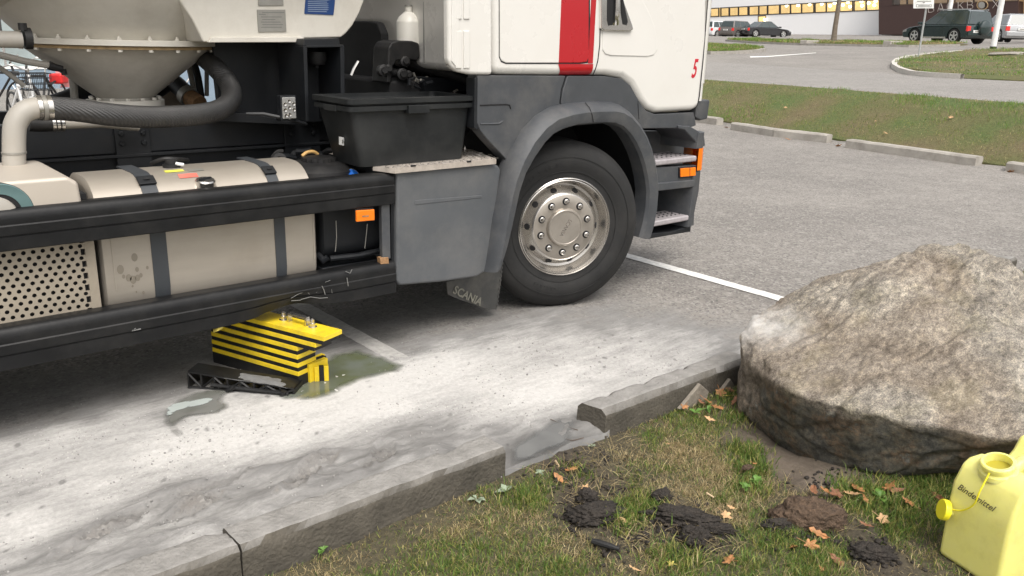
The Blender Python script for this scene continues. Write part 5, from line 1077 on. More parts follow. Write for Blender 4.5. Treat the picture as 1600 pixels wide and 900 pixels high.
# --- steered front wheel
def wheel(c, steer, full=True):
    ax = Vector((-math.sin(steer), -math.cos(steer), 0)); fw = Vector((math.cos(steer), -math.sin(steer), 0))
    W_ = MB(); R = .535
    prof = [(.300, .018), (.318, .022), (.340, .020), (.372, .030), (.40, .036), (.43, .034), (.455, .028), (.478, .020), (.495, .010), (.512, -.004), (.524, -.022), (.528, -.03)]
    tr = []
    for k in range(5):
        a = -.035-.052*k; tr += [(.533, a), (.535, a-.005), (.535, a-.036), (.533, a-.040), (.517, a-.041), (.517, a-.050)]
    prof += tr[:-2] + [(.520, -.30), (.46, -.325), (.30, -.30)]
    W_.lathe(prof, c, ax, 96); ty = part(W_, 'tyre', 'tyre_rubber', angle=40)
    for k in range(5): pass
    for (ra, rb_, h_) in ((.438, .443, .0345), (.352, .356, .027)):
        q = MB(); q.lathe([(ra, h_-.004), (ra, h_+.0012), (rb_, h_+.001), (rb_, h_-.004)], c, ax, 80); q.build('sidewall_ring', 'tyre_rubber', ty)
    # small moulded letters on the sidewall
    for txt, a0 in (('315/80 R 22.5', 2.1), ('TUBELESS', -1.9)):
        for i, ch in enumerate(txt):
            if ch == ' ': continue
            a = a0-(i-len(txt)/2)*.062; rr = .398; p = c+fw*(rr*math.cos(a))+Zv*(rr*math.sin(a))+ax*.0362
            up = fw*math.cos(a)+Zv*math.sin(a); rt = up.cross(ax)*1.0
            mw = frame_m(p, -ax.cross(up) if False else up.cross(ax)*-1, up)
            text_mesh(ch, .026, 'sidewall_letter', 'tyre_rubber', ty, frame_m(p, ax.cross(up)*-1 if False else (fw*math.sin(a)-Zv*math.cos(a)), up), thick=.0012)
    D = c+Vector((0, 0, 0))
    q = MB(); q.lathe([(.300, .010), (.303, .024), (.308, .030), (.313, .026), (.314, .014), (.318, .012)], c, ax, 96)
    q.lathe([(.300, .010), (.300, .024), (.296, .026), (.290, .016), (.284, .000), (.276, -.030), (.268, -.048), (.252, -.052), (.236, -.030), (.222, -.006), (.212, .006), (.2060, .0095)], c, ax, 96)
    rim = part(q, 'rim', 'rim_steel', angle=40)
    q = MB(); q.lathe([(.2065, .0085), (.200, .012), (.150, .012), (.122, .012), (.119, .016), (.116, .033), (.111, .038), (.104, .038), (.101, .0345), (.0, .0345)], c, ax, 80); hubd = part(q, 'hub_cover', 'hub_steel', angle=30)
    for k in range(10):
        a = 2*PI*(k+.45)/10; d = fw*math.cos(a)+Zv*math.sin(a); p = c+d*.163+ax*.012
        q = MB(); q.lathe([(.0245, .0003), (.0225, .0012), (.020, .0008), (.0, .0006)], p, ax, 20); q.build('nut_recess', 'dark_void', hubd)
        q = MB(); q.lathe([(.0165, 0), (.0165, .012), (.013, .014), (.013, .026), (.0105, .030), (0, .031)], p, ax, 6 if False else 14); q.build('wheel_nut', 'steel_bright', hubd, angle=30)
        a2 = 2*PI*(k+.95)/10; d2 = fw*math.cos(a2)+Zv*math.sin(a2); p2 = c+d2*.2375
        q = MB(); nrm = (ax*.80-d2*.0).normalized(); q.lathe([(0, .0025), (.0190, .0025), (.0205, .0), (.0170, -.004)], p2+ax*(-.0250), (ax*.58+d2*.81).normalized(), 18); q.build('vent_hole', 'dark_void', rim)
    up = Matrix.Rotation(0, 3, 'X')
    rdir = (fw*(-.52)+Zv*(-.86)).normalized(); upd = ax.cross(rdir)
    text_mesh('SCANIA', .034, 'hub_lettering', 'steel_bright', hubd, frame_m(c+ax*.0347, rdir, ax.cross(rdir)), thick=.0008)
wc = Vector((3.615, 3.715, .533)); wheel(wc, math.radians(20))
# --- entry steps and front corner
cabsec([(1060,196),(1078,197),(1092,205),(1101,214),(1102.5,228),(1090,231),(1087,221),(1070,203),(1060,201)], YS+.0, YS+.30, 'step_shelf', 'grey_plastic', .008)
cabsec([(1006,205),(1071,205),(1088,222),(1084,352),(1006,362)], YS+.30, YS+.36, 'step_back_wall', 'grey_plastic', 0)
mb = MB(); xx = S(1086, 250, YS).x
rows = [[(x_, y_, z_) for x_, y_ in ((xx-.03, YS+.3), (xx-.01, YS+.02), (xx+.0, YS-.002), (xx+.045, YS+.0), (xx+.085, YS+.035), (xx+.105, YS+.10), (xx+.11, YS+.4), (xx+.11, 6.1))] for z_ in (S(1090,352,YS).z, S(1090,300,YS).z, S(1090,268,YS).z)]
rows = [[(x_+(.028 if x_ > xx+.03 else 0), y_, z_) for x_, y_, z_ in r__] for r__ in rows]; rows[0] = [(x_-.045 if x_ > xx+.02 else x_-.02, y_, z_) for x_, y_, z_ in rows[0]]
mb.grid(rows); mb.add(rows[2], [tuple(range(8))]); part(mb, 'bumper_corner', 'grey_plastic', angle=50)
rows = [[(x_, y_, z_) for x_, y_ in ((xx-.03, YS+.3), (xx-.01, YS+.02), (xx+.0, YS-.004), (xx+.07, YS-.004), (xx+.118, YS+.03), (xx+.142, YS+.10), (xx+.147, YS+.4), (xx+.147, 6.1))] for z_ in (S(1090,232,YS).z, S(1090,208,YS).z)]
mb = MB(); mb.grid(rows); mb.add(rows[1], [tuple(range(8))]); mb.add(rows[0], [tuple(range(8))]); part(mb, 'bumper_corner_top', 'grey_plastic', angle=50)
z0, z1 = S(1092,266,YS).z, S(1092,232,YS).z
mb = MB(); rows = [[(xx+.030, YS-.002, z), (xx+.070, YS-.006, z), (xx+.118, YS+.022, z), (xx+.142, YS+.08, z), (xx+.146, YS+.16, z), (xx+.12, YS+.2, z), (xx+.030, YS+.05, z)] for z in (z0, z1)]; mb.grid(rows); mb.add(rows[0], [tuple(range(7))]); mb.add(rows[1], [tuple(range(7))]); part(mb, 'corner_indicator', 'orange_lens', angle=50)
mb = MB(); mb.lathe([(0, .004), (.012, .004), (.012, -.01)], S(1088.5,306,YS+.006), (.25, -1, 0), 16); part(mb, 'bumper_hole', 'dark_void')
def step_tread(px0, px1, pyf, depth, hgt_, name_slots):
    z = S(px0, pyf, YS).z; x0 = S(px0, pyf, YS).x; x1 = S(px1, pyf, YS).x
    mb = MB(); mb.prism([(x0, z-hgt_), (x0, z), (x1, z), (x1, z-hgt_)], YS+.0, YS+depth); t = part(mb, 'step_tread', 'step_alu', .012, 3)
    for i in range(9):
        for j in range(3):
            q = MB(); xc = x0+(x1-x0)*(i+.6+.4*(j % 2))/9.6; yc = YS+.05+(depth-.08)*j/3; q.obox((xc, yc+.02, z+.0005), Vector((.75, .66, 0)), Vector((-.66, .75, 0)), Zv, .030, .012, .003); q.build('slot', 'frame_paint', t, smooth=False)
    return z
step_tread(1019, 1089, 251, .26, .040, 1); step_tread(1016, 1079, 347, .22, .040, 1)
cabsec([(1021,262),(1089,258),(1089,284),(1022,290)], YS+.015, YS+.1, 'step_riser', 'grey_plastic', .006)
cabsec([(1023,287),(1086,281),(1086,292),(1024,299)], YS-.006, YS+.06, 'step_bar', 'grey_plastic', .006)
lm = cabsec([(1062,261.5),(1088,259.5),(1088,276),(1062,278)], YS+.002, YS+.05, 'side_indicator', 'frame_paint', .004)
mb = MB(); mb.prism(XZ([(1063,263),(1077,262),(1077,275.5),(1063,276.5)], YS), YS-.004, YS+.02); mb.build('lens', 'orange_lens', lm, bevel=.003)
mb = MB(); mb.prism(XZ([(1078.5,262),(1087,261.2),(1087,274.5),(1078.5,275.3)], YS), YS-.002, YS+.02); mb.build('lens', 'orange_lens', lm, bevel=.003)
cabsec([(1008,366),(1050,362),(1080,352),(1079,362),(1010,374)], YS+.02, YS+.3, 'step_underside', 'frame_paint', .004)
# --- mud flap
mb = MB(); P_ = [S(a, b_, 3.80) for a, b_ in [(698,440),(735,432),(786,405),(783,440),(776,484),(752,480),(718,468),(700,460)]]; mb.extr(P_, (0.0, .012, 0)); part(mb, 'mud_flap', 'flap_rubber', .002)
pa, pb = S(708, 455, 3.79), S(752, 476, 3.79); d_ = (pb-pa); text_mesh('SCANIA', .068, 'flap_lettering', 'letter_pale', TR, frame_m((pa+pb)/2+Vector((0, -.004, .012)), d_, (0, 0, 1)), thick=.001, xs=(pb-pa).length/.245, bold=.0015)
for k in range(11):
    p = S(784.5-.8*k, 412+6.5*k, 3.797); mb = MB(); mb.box(p.x-.002, p.x+.010, 3.796, 3.815, p.z-.006, p.z+.006); part(mb, 'flap_tooth', 'flap_rubber')
# --- grey battery/storage box behind the wheel
cabsec([(620,268),(628,262),(640,260),(770,256),(779,258),(783.5,266),(779,300),(770,400),(764,422),(745,433),(690,441),(625,446.5),(620,440)], YS, 4.35, 'storage_box', 'box_plastic', .022, 5)
mb = MB(); mb.prism(XZ([(648,313),(752,305),(753,309),(648,320)], YS), YS-.003, YS+.01); part(mb, 'box_rib', 'box_plastic', .0025, 2)
mb = MB(); mb.tube([S(626,268,YS-.0),S(622,290,YS),S(623,330,YS+.004)], .0022, 5); 
# tread plate lying on it
zt_ = S(700, 262, YS).z+.008
tp = MB(); A_, B_ = S(594, 262, YS-.02), S(772, 255, YS-.02); zA = A_.z; zB = B_.z
tpz = 1.012; x0t, x1t = G(596, 262, tpz).x, S(771, 257, YS-.02).x+.02
tp.add([(x0t+.05, YS-.02, tpz), (x1t, YS-.02, tpz), (x1t+.12, YS+.35, tpz), (x1t+.1, YS+.62, tpz), (x0t+.02, YS+.62, tpz), (x0t-.02, YS+.08, tpz), (x0t+.05, YS-.02, tpz-.028), (x1t, YS-.02, tpz-.028), (x0t-.02, YS+.08, tpz-.02)], [(0, 1, 2, 3, 4, 5), (0, 6, 7, 1), (0, 5, 8, 6)])
tread = part(tp, 'tread_plate', 'tread_alu', 0, smooth=False)
k = 0
for i in range(22):
    for j in range(14):
        x = x0t+.02+i*.036+(j % 2)*.018; y = YS+.005+j*.042
        if x > x1t+.05+(y-YS)*.2: continue
        q = MB(); a_ = (1 if (i+j) % 2 else -1)*.8; q.obox((x, y, tpz+.0012), Vector((math.cos(a_), math.sin(a_), 0)), Vector((-math.sin(a_), math.cos(a_), 0)), Zv, .022, .006, .0028); o = q.build('tread_bar', 'steel_bright', tread, smooth=False)
for a in (646, 733):
    p = S(a, 259 if a < 700 else 252.5, YS-.021); q = MB(); q.box(p.x-.014, p.x+.014, YS-.0225, YS-.015, p.z-.005, p.z+.004); q.build('slot', 'dark_void', tread)
for a, b_ in ((762, 243), (726, 240)):
    p = S(a, b_, 4.0); q = MB(); q.lathe([(.007, 0), (.007, .02), (.002, .035), (0, .036)], (p.x, p.y, tpz), Zv, 8); q.build('stud', 'steel_bright', tread)
# --- side guard rails
def rail(z_top, z_bot, name, x0=-3.0, x1=2.338, dent=None, y=YS):
    h = z_top-z_bot; prof = [(.10, z_bot+.0), (.004, z_bot), (0, z_bot+.004), (0, z_bot+h*.335), (.006, z_bot+h*.345), (.006, z_bot+h*.375), (.0, z_bot+h*.385), (0, z_bot+h*.60), (.004, z_bot+h*.63)] 
    for k in range(7): a = k/6*PI*.55; prof.append((.004+.040*(1-math.cos(a))*1.0-.010*math.sin(a), z_bot+h*.66+h*.34*math.sin(min(a, PI/2))))
    prof += [(.10, z_top-.004)]
    mb = MB(); N = 60; rows = []
    for i in range(N+1):
        x = x0+(x1-x0)*(i/N)**.6; row = []
        for (dy, z) in prof:
            yy, zz = y+dy, z
            if dent:
                w = math.exp(-((x-dent[0])/dent[1])**2)*np.clip((z_bot+h*.62-z)/(h*.6), 0, 1); zz += .036*w; yy += .030*w*(1+.4*math.sin(x*60))
            row.append((x, yy, zz))
        rows.append(row)
    mb.grid(rows); mb.add(rows[-1], [tuple(range(len(prof)))]); return part(mb, name, 'rail_paint', angle=24)
ru = rail(.983, .822, 'side_rail'); rl = rail(.512, .340, 'side_rail', dent=(1.74, .17))
# the rails' lower face grows towards the rear in the photo: deeper lower lips
for z0_, z1_, yy in ((.842, .822, .0),): pass
# scuffs on the lower rail
for i, pts in enumerate(([(455,466),(465,460),(478,455),(490,452)],[(470,468),(485,464),(500,466),(512,465)],[(503,447),(506,453),(508,460)],[(518,452),(519,458)],[(540,424),(547,427),(550,421)],[(542,434),(543,440),(544,447)],[(508,441),(516,438)],[(455,470),(470,469)],[(212,513),(206,517),(220,514)],[(481,457),(484,460)],[(494,457),(498,454)])):
    mb = MB(); mb.tube([S(a, b_, YS+.006 if a < 500 and a > 440 else YS-.001) for a, b_ in pts], .0012+.0007*(i % 3), 5); part(mb, 'scratch', 'scratch')
# uprights between rails + orange marker
cabsec([(596,320),(609,319),(610.5,404),(598,405)], YS+.02, YS+.05, 'rail_upright', 'grey_plastic', .003)
cabsec([(594,403),(607,402),(608,412),(595,413)], YS+.015, YS+.05, 'rail_clamp', 'rust', .002)
cabsec([(611,300),(619,300),(620,420),(612,420)], YS+.03, YS+.08, 'rail_upright', 'frame_paint', .003)
ol = cabsec([(555,326.5),(584,324.5),(585,344.5),(556,347.5)], YS+.004, YS+.03, 'side_marker', 'frame_paint', .002)
mb = MB(); mb.prism(XZ([(556,329),(584.5,327),(584.8,344),(556.5,346.5)], YS), YS-.006, YS+.01); mb.build('lens', 'orange_lens', ol, bevel=.004, seg=3)
mb = MB(); mb.prism(XZ([(565,336.5),(575,335.8),(575,338.5),(565,339)], YS), YS-.0075, YS-.004); mb.build('lens_mark', 'rust', ol)
# --- fuel tank with straps
TKB = 4.27
def roundbox(x0, x1, y0, y1, z0, z1, r, name, m, n_=8, endr=0.012, parent=None):
    prof = []
    for cy, cz, a in ((y1-r, z1-r, 0), (y0+r, z1-r, PI/2), (y0+r, z0+r, PI), (y1-r, z0+r, 1.5*PI)):
        prof += [(cy+r*math.cos(a+PI/2*k/n_), cz+r*math.sin(a+PI/2*k/n_)) for k in range(n_+1)]
    cy, cz = (y0+y1)/2, (z0+z1)/2; rows = []
    for x, s in ((x0, 1-endr*8), (x0+endr*.3, 1-endr*3), (x0+endr, 1), (x1-endr, 1), (x1-endr*.3, 1-endr*3), (x1, 1-endr*8)):
        rows.append([(x, cy+(y-cy)*s, cz+(z-cz)*s) for y, z in prof+prof[:1]])
    mb = MB(); mb.grid(rows); mb.add(rows[0][:-1], [tuple(range(len(prof)))]); mb.add(rows[-1][:-1], [tuple(range(len(prof)))]); return part(mb, name, m, parent=parent, angle=30)
tk = roundbox(.925, 1.945, 3.775, TKB, .36, 1.040, .19, 'fuel_tank', 'tank_alu')
for px_ in (168, 480):
    x = S(px_, 400, 3.775).x; prof = []
for x in (1.925, .945+.03): 
    mb = MB(); mb.box(x-.003, x+.003, 3.772, 3.79, .56, .90); mb.build('weld_seam', 'tank_alu', tk)
def tank_hit(px, py):
    r = ray(px, py); t = 3.4
    while t < 7:
        p = ORG+r*t; y = p.y; top = 1.040 if y > 3.965 else (.850+math.sqrt(max(0, .19**2-(3.965-y)**2)) if y > 3.775 else -9)
        if p.z <= top: break
        t += .003
    nrm = Vector((0, 0, 1)) if y > 3.965 else Vector((0, y-3.965, top-.850)).normalized()
    return Vector((p.x, y, top)), nrm
def strap_(x, w, name='tank_strap'):
    r = .19; y0, y1, z0, z1 = 3.771, TKB-.1, .36, 1.044; path = [(y0+r-r*math.cos(a), z0+r-r*math.sin(a)) for a in (1.2, .9, .6, .3)]+[(y0, z0+r)]+[(y0, z1-r)]+[(y0+r-r*math.cos(a), z1-r+r*math.sin(a)) for a in np.linspace(0, PI/2, 9)]+[(y1, z1)]
    mb = MB(); rows = [[(x-w/2, y, z), (x+w/2, y, z)] for y, z in path]; rows2 = [[(x-w/2, y+.008, z-.008), (x-w/2, y, z)] for y, z in path]; mb.grid(rows); mb.grid(rows2); rows3 = [[(x+w/2, y, z), (x+w/2, y+.008, z-.008)] for y, z in path]; mb.grid(rows3); st_ = part(mb, name, 'strap_grey', angle=40)
    mb = MB(); a = 1.02; c = Vector((x, y0+r-r*math.cos(a)-.003, z1-r+r*math.sin(a)+.003)); ay = Vector((0, math.sin(a), math.cos(a))); mb.obox(c, Vector((1, 0, 0)), ay, Vector((0, -math.cos(a), math.sin(a))), w*1.12, .055, .012); mb.build('buckle', 'frame_paint', st_, bevel=.004)
    mb = MB(); mb.obox(c+Vector((0, -.006, .008)), Vector((1, 0, 0)), ay, Vector((0, -math.cos(a), math.sin(a))), w*.4, .010, .003); mb.build('buckle_slot', 'dark_void', st_)
strap_(S(250, 400, 3.771).x, .068); strap_(S(438, 370, 3.771).x, .055)
cb, cn_ = tank_hit(322, 290); cn_ = Vector((0, -.18, .98)).normalized(); cb = cb+Vector((0, .01, -.008)); mb = MB(); mb.lathe([(.052, -.02), (.050, .004), (.045, .006), (.045, .030), (.040, .036), (0, .038)], cb, cn_, 28); fc = part(mb, 'filler_cap', 'steel_bright', angle=35)
mb = MB(); mb.obox(cb+cn_*.040, Vector((.9, .4, 0)).normalized(), cn_.cross(Vector((.9, .4, 0))).normalized(), cn_, .07, .014, .010); mb.build('cap_bar', 'frame_paint', fc, bevel=.003)
cb2 = G(268, 258, 1.05); mb = MB(); mb.lathe([(.04, -.01), (.04, .01), (.028, .012), (.028, .03), (0, .032)], (cb2.x, cb2.y, 1.045), Zv, 20); part(mb, 'fuel_sender', 'black_rubber', angle=35)
mb = MB(); mb.tube([(cb2.x+.01, cb2.y-.03, 1.06), (cb2.x+.04, cb2.y-.05, 1.055)], .008, 8); part(mb, 'sender_plug', 'label_white')
mb = MB(); mb.tube(spline([(cb2.x-.06, cb2.y+.10, 1.05), (cb2.x-.02, cb2.y+.04, 1.075), (cb2.x+.04, cb2.y+.04, 1.07), (cb2.x+.12, cb2.y+.12, 1.05)], 5), .010, 8); part(mb, 'fuel_line', 'black_rubber')
for a, m_, (w_, d_) in (((272, 267.5), 'label_yellow', (.085, .028)), ((306, 266), 'plate_metal', (.07, .024)), ((294, 275), 'label_red', (.085, .030))):
    p, nn = tank_hit(*a); q = MB(); q.obox(p+nn*.0015, Vector((1, 0, 0)), nn.cross(Vector((1, 0, 0))), nn, w_, d_, .0015); part(q, 'tank_label', m_, smooth=False)
# stains on the tank front
mat('stain', (0.27, 0.24, 0.195), .5, metal=.4)
for a, b_, r_ in ((210,402,5),(188,421,5.5),(214,421,3),(230,418,2.2),(201,434,4.5),(208,437,5),(215,434,4),(220,430,2.8),(193,432,2.5),(207,447,1.6),(213,456,1.3),(224,457,2)):
    p = S(a, b_, 3.775); q = MB(); rr = r_/300; q.add([(p.x+rr*.8*math.cos(t), 3.7735, p.z+rr*1.15*math.sin(t)) for t in np.linspace(0, 2*PI, 12)[:-1]], [tuple(range(11))]); part(q, 'stain', 'stain', smooth=False)
# --- perforated battery cover at far left
bx0, bx1, bz0, bz1, by_ = .18, .902, .46, .90, 3.755
pf = MB(); c_ = .0345; rr = .0115; ncol = int((bx1-.035-bx0)/c_); nrow = int((bz1-bz0)/(c_*.5))
def hole_cell(mb, x, z, a, h, r):
    K = 8; ring = [(x+r*math.cos(2*PI*k/K+PI/8), by_, z+r*math.sin(2*PI*k/K+PI/8)) for k in range(K)]; cor = [(x+a, by_, z), (x+a, by_, z+h), (x, by_, z+h), (x-a, by_, z+h), (x-a, by_, z), (x-a, by_, z-h), (x, by_, z-h), (x+a, by_, z-h)]
    ring = [(x+r*math.cos(2*PI*k/K), by_, z+r*math.sin(2*PI*k/K)) for k in range(K)]
    rb2 = [(p[0], by_+.003, p[2]) for p in ring]
    mb.add(cor+ring+rb2, [(k, (k+1) % 8, 8+(k+1) % 8, 8+k) for k in range(8)]+[(8+k, 8+(k+1) % 8, 16+(k+1) % 8, 16+k) for k in range(8)])
rows_n = int((bz1-bz0)/.026)
for j in range(rows_n):
    off = (j % 2)*.0175
    for i in range(int((bx1-.05-bx0)/.035)): hole_cell(pf, bx1-.055-.035*i-off, bz0+.013+.026*j, .0175, .013, .0090)
pf.box(bx1-.0375, bx1, by_-.001, by_+.02, bz0, bz1)
pfo = part(pf, 'perforated_cover', 'panel_beige', smooth=False, fixn=False)
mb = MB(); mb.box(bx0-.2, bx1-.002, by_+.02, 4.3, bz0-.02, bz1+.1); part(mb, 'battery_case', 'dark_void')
mb = MB(); cvp = [(-.3, .90), (-.3, 1.086), (.822, 1.086), (.858, 1.060), (.868, .90)]
mb.prism(cvp, 3.70, 4.24); bc = part(mb, 'air_box_cover', 'beige_cover', .016, 4)
mb = MB(); c = Vector((.57, 3.6985, .965)); mb.lathe([(0, .0), (.118, .0), (.120, -.01)], c, (0, -1, 0), 36); mb.build('round_recess', 'dark_void', bc)
mb = MB(); mb.lathe([(.118, -.001), (.113, .003), (.108, .0015), (.075, .002), (.075, .001)], c, (0, -1, 0), 36); mat('teal_paint', (.10, .17, .17), .5); mb.build('ring', 'teal_paint', bc)
mb = MB(); mb.lathe([(0, .016), (.060, .016), (.078, .010), (.082, .0)], c+Vector((-.02, 0, -.015)), (0, -1, 0), 36); mb.build('round_cap', 'pipe_grey', bc)
# --- urea tank between fuel tank and box
roundbox(1.985, 2.34, 3.80, 4.35, .53, .95, .09, 'urea_tank', 'frame_paint')
mb = MB(); mb.box(1.98, 2.36, 3.80, 4.35, .43, .50); part(mb, 'tank_bracket', 'frame_paint', .01)
mb = MB(); mb.tube([S(515,404,3.80), S(560,399,3.785), S(600,390,3.79)], .016, 8); part(mb, 'bracket_tube', 'frame_paint')
mb = MB(); mb.tube([S(497,398,3.84), S(506,407,3.80), S(512,402,3.79)], .018, 8); part(mb, 'bracket_tube', 'frame_paint')
for a in ([(525,345),(526,370),(524,393)], [(574,350),(572,370),(570,388)]):
    mb = MB(); mb.tube([S(x_, y_, 3.799) for x_, y_ in a], .0025, 5); part(mb, 'scratch', 'plate_metal')
mb = MB(); c = S(550, 276, 3.85); mb.lathe([(.0, .012), (.036, .012), (.040, .006), (.040, -.03)], c, (0, -.8, .5), 28); bcap = part(mb, 'urea_cap', 'cap_blue', angle=30)
mb = MB(); mb.lathe([(.0405, .005), (.043, .004), (.043, -.002)], c, (0, -.8, .5), 28); mb.build('cap_rim', 'label_white', bcap); mb = MB(); mb.obox(c+Vector((0, -.012, .009)), Vector((1, 0, 0)), Vector((0, .5, .8)), Vector((0, -.8, .5)), .012, .06, .012); mb.build('cap_grip', 'cap_blue', bcap, bevel=.002)
# dark tank shoulder, pumps and clutter below the tub
mb = MB(); c = G(515, 270, 1.03); mb.lathe([(.20, -.12), (.19, -.02), (.15, .01), (.085, .018), (.085, .035), (.07, .040), (0, .042)], (2.10, 4.02, 1.0), Zv, 36); part(mb, 'pump_housing', 'black_rubber', angle=35)
for k in range(18):
    a = 2*PI*k/18; mb = MB(); mb.box(2.10+.086*math.cos(a)-.004, 2.10+.086*math.cos(a)+.004, 4.02+.086*math.sin(a)-.004, 4.02+.086*math.sin(a)+.004, 1.018, 1.036); part(mb, 'housing_lug', 'black_rubber')
rr_ = random.Random(5)
for k in range(16):
    p = S(rr_.uniform(425, 530), rr_.uniform(232, 262), rr_.uniform(4.15, 4.35)); q_ = p+Vector((rr_.uniform(-.14, .14), rr_.uniform(-.08, .08), rr_.uniform(-.03, .03))); mb = MB(); mb.tube(spline([p, (p+q_)/2+Vector((0, 0, rr_.uniform(-.02, .03))), q_], 4), rr_.uniform(.006, .018), 7); part(mb, 'hose_end', rr_.choice(['black_rubber', 'black_rubber', 'frame_paint']))
mb = MB(); mb.tube(spline([S(472,244,4.1), S(480,238,4.1), S(490,237,4.1), S(497,241,4.1)], 5), .009, 7); part(mb, 'yellow_hose', 'wood_orange')
mb = MB(); mb.lathe([(.018, 0), (.036, 0), (.036, .03), (.018, .03), (.018, 0)], S(436, 250, 4.15), (-.3, -1, .2), 20); part(mb, 'hose_coupling', 'black_rubber')
# --- chassis beams
def xbox(pts, y0, y1, name, m, bev=0.004): return cabsec(pts, y0, y1, name, m, bev, 2)
mb = MB(); mb.box(-4.0, 4.3, 4.50, 4.58, 1.055, 1.215); part(mb, 'subframe_beam', 'frame_paint', .004)
mb = MB(); mb.box(-4.0, 4.8, 4.52, 4.60, .82, 1.035); part(mb, 'chassis_beam', 'frame_paint', .004)
mb = MB(); mb.box(-4.0, 4.8, 5.25, 5.33, .82, 1.21); part(mb, 'chassis_beam', 'frame_paint', .004)
mb = MB(); mb.box(-4.0, 2.9, 4.47, 4.60, 1.036, 1.052); part(mb, 'beam_flange', 'frame_paint', .003)
for a, c in ((180, 235), (445, 500)):
    x0, x1 = S(a, 220, 4.48).x, S(c, 220, 4.48).x; mb = MB(); mb.box(x0, x1, 4.478, 4.498, .90, 1.20); br = part(mb, 'frame_bracket', 'frame_paint', .003)
    for u in (.18, .8):
        for z in (1.155, 1.105): mb = MB(); mb.lathe([(.014, 0), (.014, .010), (.010, .013), (0, .013)], (x0+(x1-x0)*u, 4.478, z), (0, -1, 0), 6); mb.build('bolt', 'frame_paint', br, angle=30)
for x in (-1.2, .1, 1.1, 2.9): mb = MB(); mb.box(x-.05, x+.05, 4.6, 5.25, .86, 1.0); part(mb, 'cross_member', 'frame_paint', .004)
mb = MB(); mb.box(-4, 4.3, 4.62, 5.2, .55, .82); part(mb, 'underbody_light_block', 'dark_void', .01)  # dark prism added to block light under the chassis
mb = MB(); mb.box(2.75, 4.6, 4.35, 5.6, .45, 1.40); part(mb, 'undercab_dark_mass', 'dark_void', .02)  # dark mass added to keep the space under the cab dark
mb = MB(); mb.box(-3.6, 2.0, 5.45, 6.02, .42, 1.0); part(mb, 'far_side_light_block', 'dark_void', .05)  # mass added to stop light coming through from the far side
mb = MB(); mb.box(-3.6, .1, 3.80, 4.40, .44, .92); part(mb, 'rear_light_block', 'dark_void', .02)  # mass added to block light along the row of tanks
# far side front wheel and a rear axle pair outside the photo keep the truck standing
for c in (Vector((3.6, 6.0, .535)), Vector((-3.2, 6.0, .535)), Vector((-3.2, 3.80, .535))):
    mb = MB(); ax = Vector((0, 1 if c.y > 5 else -1, 0)); mb.lathe([(.05, -.02), (.28, -.02), (.30, .02), (.40, .035), (.49, .01), (.53, -.03), (.53, -.28), (.47, -.3), (.28, -.29)], c, ax, 48); part(mb, 'rear_wheel' if c.x < 0 else 'far_wheel', 'tyre_rubber')
# --- platform, post and panel behind the silo skirt
cabsec([(332,66),(480,66),(483,186),(445,186),(345,182)], 4.55, 4.60, 'bulkhead_panel', 'frame_paint', .004)
cabsec([(340,176),(392,177),(430,185),(478,187),(478,196),(340,190)], 4.35, 4.62, 'bulkhead_foot', 'frame_paint', .004)
po = cabsec([(476,61),(530,60),(532,72),(474,72)], 4.15, 4.45, 'post_top', 'frame_paint', .004)
for pts, nm in (([(474,72),(480,72),(483,190),(478,190)], 'post_web'), ([(532,73),(538,72),(539,148),(533,190)], 'post_web')): cabsec(pts, 4.15, 4.45, nm, 'frame_paint', .003)
cabsec([(479,71),(537,70),(537,73.5),(479,74.5)], 4.148, 4.45, 'post_lip', 'frame_paint', .002)
cabsec([(480,74),(536,74),(536,190),(480,190)], 4.40, 4.43, 'post_back', 'frame_paint', .002)
mb = MB(); c = S(494, 90, 4.3); mb.lathe([(0, -.055), (.012, -.055), (.014, -.04), (.045, -.035), (.055, -.01), (.055, .03), (.0, .03)], c, Zv, 24); part(mb, 'rubber_mount', 'black_rubber', angle=35)
# work lamp on an angle bracket
wl = MB(); lx0 = S(448, 168, 4.12); wl.obox(lx0, Vector((1, 0, 0)), Vector((0, 1, 0)), Zv, .088, .05, .125); wlo = part(wl, 'work_lamp', 'frame_paint', .006)
mb = MB(); mb.obox(lx0+Vector((0, -.027, 0)), Vector((1, 0, 0)), Vector((0, 1, 0)), Zv, .074, .006, .108); mb.build('lens', 'lens_clear', wlo, bevel=.004)
for i in range(8):
    a = i; px_, pz_ = [(0, .034), (-.024, .020), (.024, .020), (-.024, -.010), (.024, -.010), (0, -.034), (0, .002), (-.020, -.038)][i]
    mb = MB(); mb.lathe([(.011, 0), (.009, .003), (.004, .001), (0, .001)], lx0+Vector((px_, -.031, pz_)), (0, -1, 0), 12); mb.build('led', 'steel_bright', wlo)
mb = MB(); P_ = [S(385,178,4.2), S(412,178,4.15), S(452,186,4.1), S(478,194,4.15)]; mb.tube(P_, .010, 6); part(mb, 'lamp_bracket', 'frame_paint')
cabsec([(438,183),(455,183),(455,192),(440,190)], 4.10, 4.16, 'lamp_foot', 'frame_paint', .002)
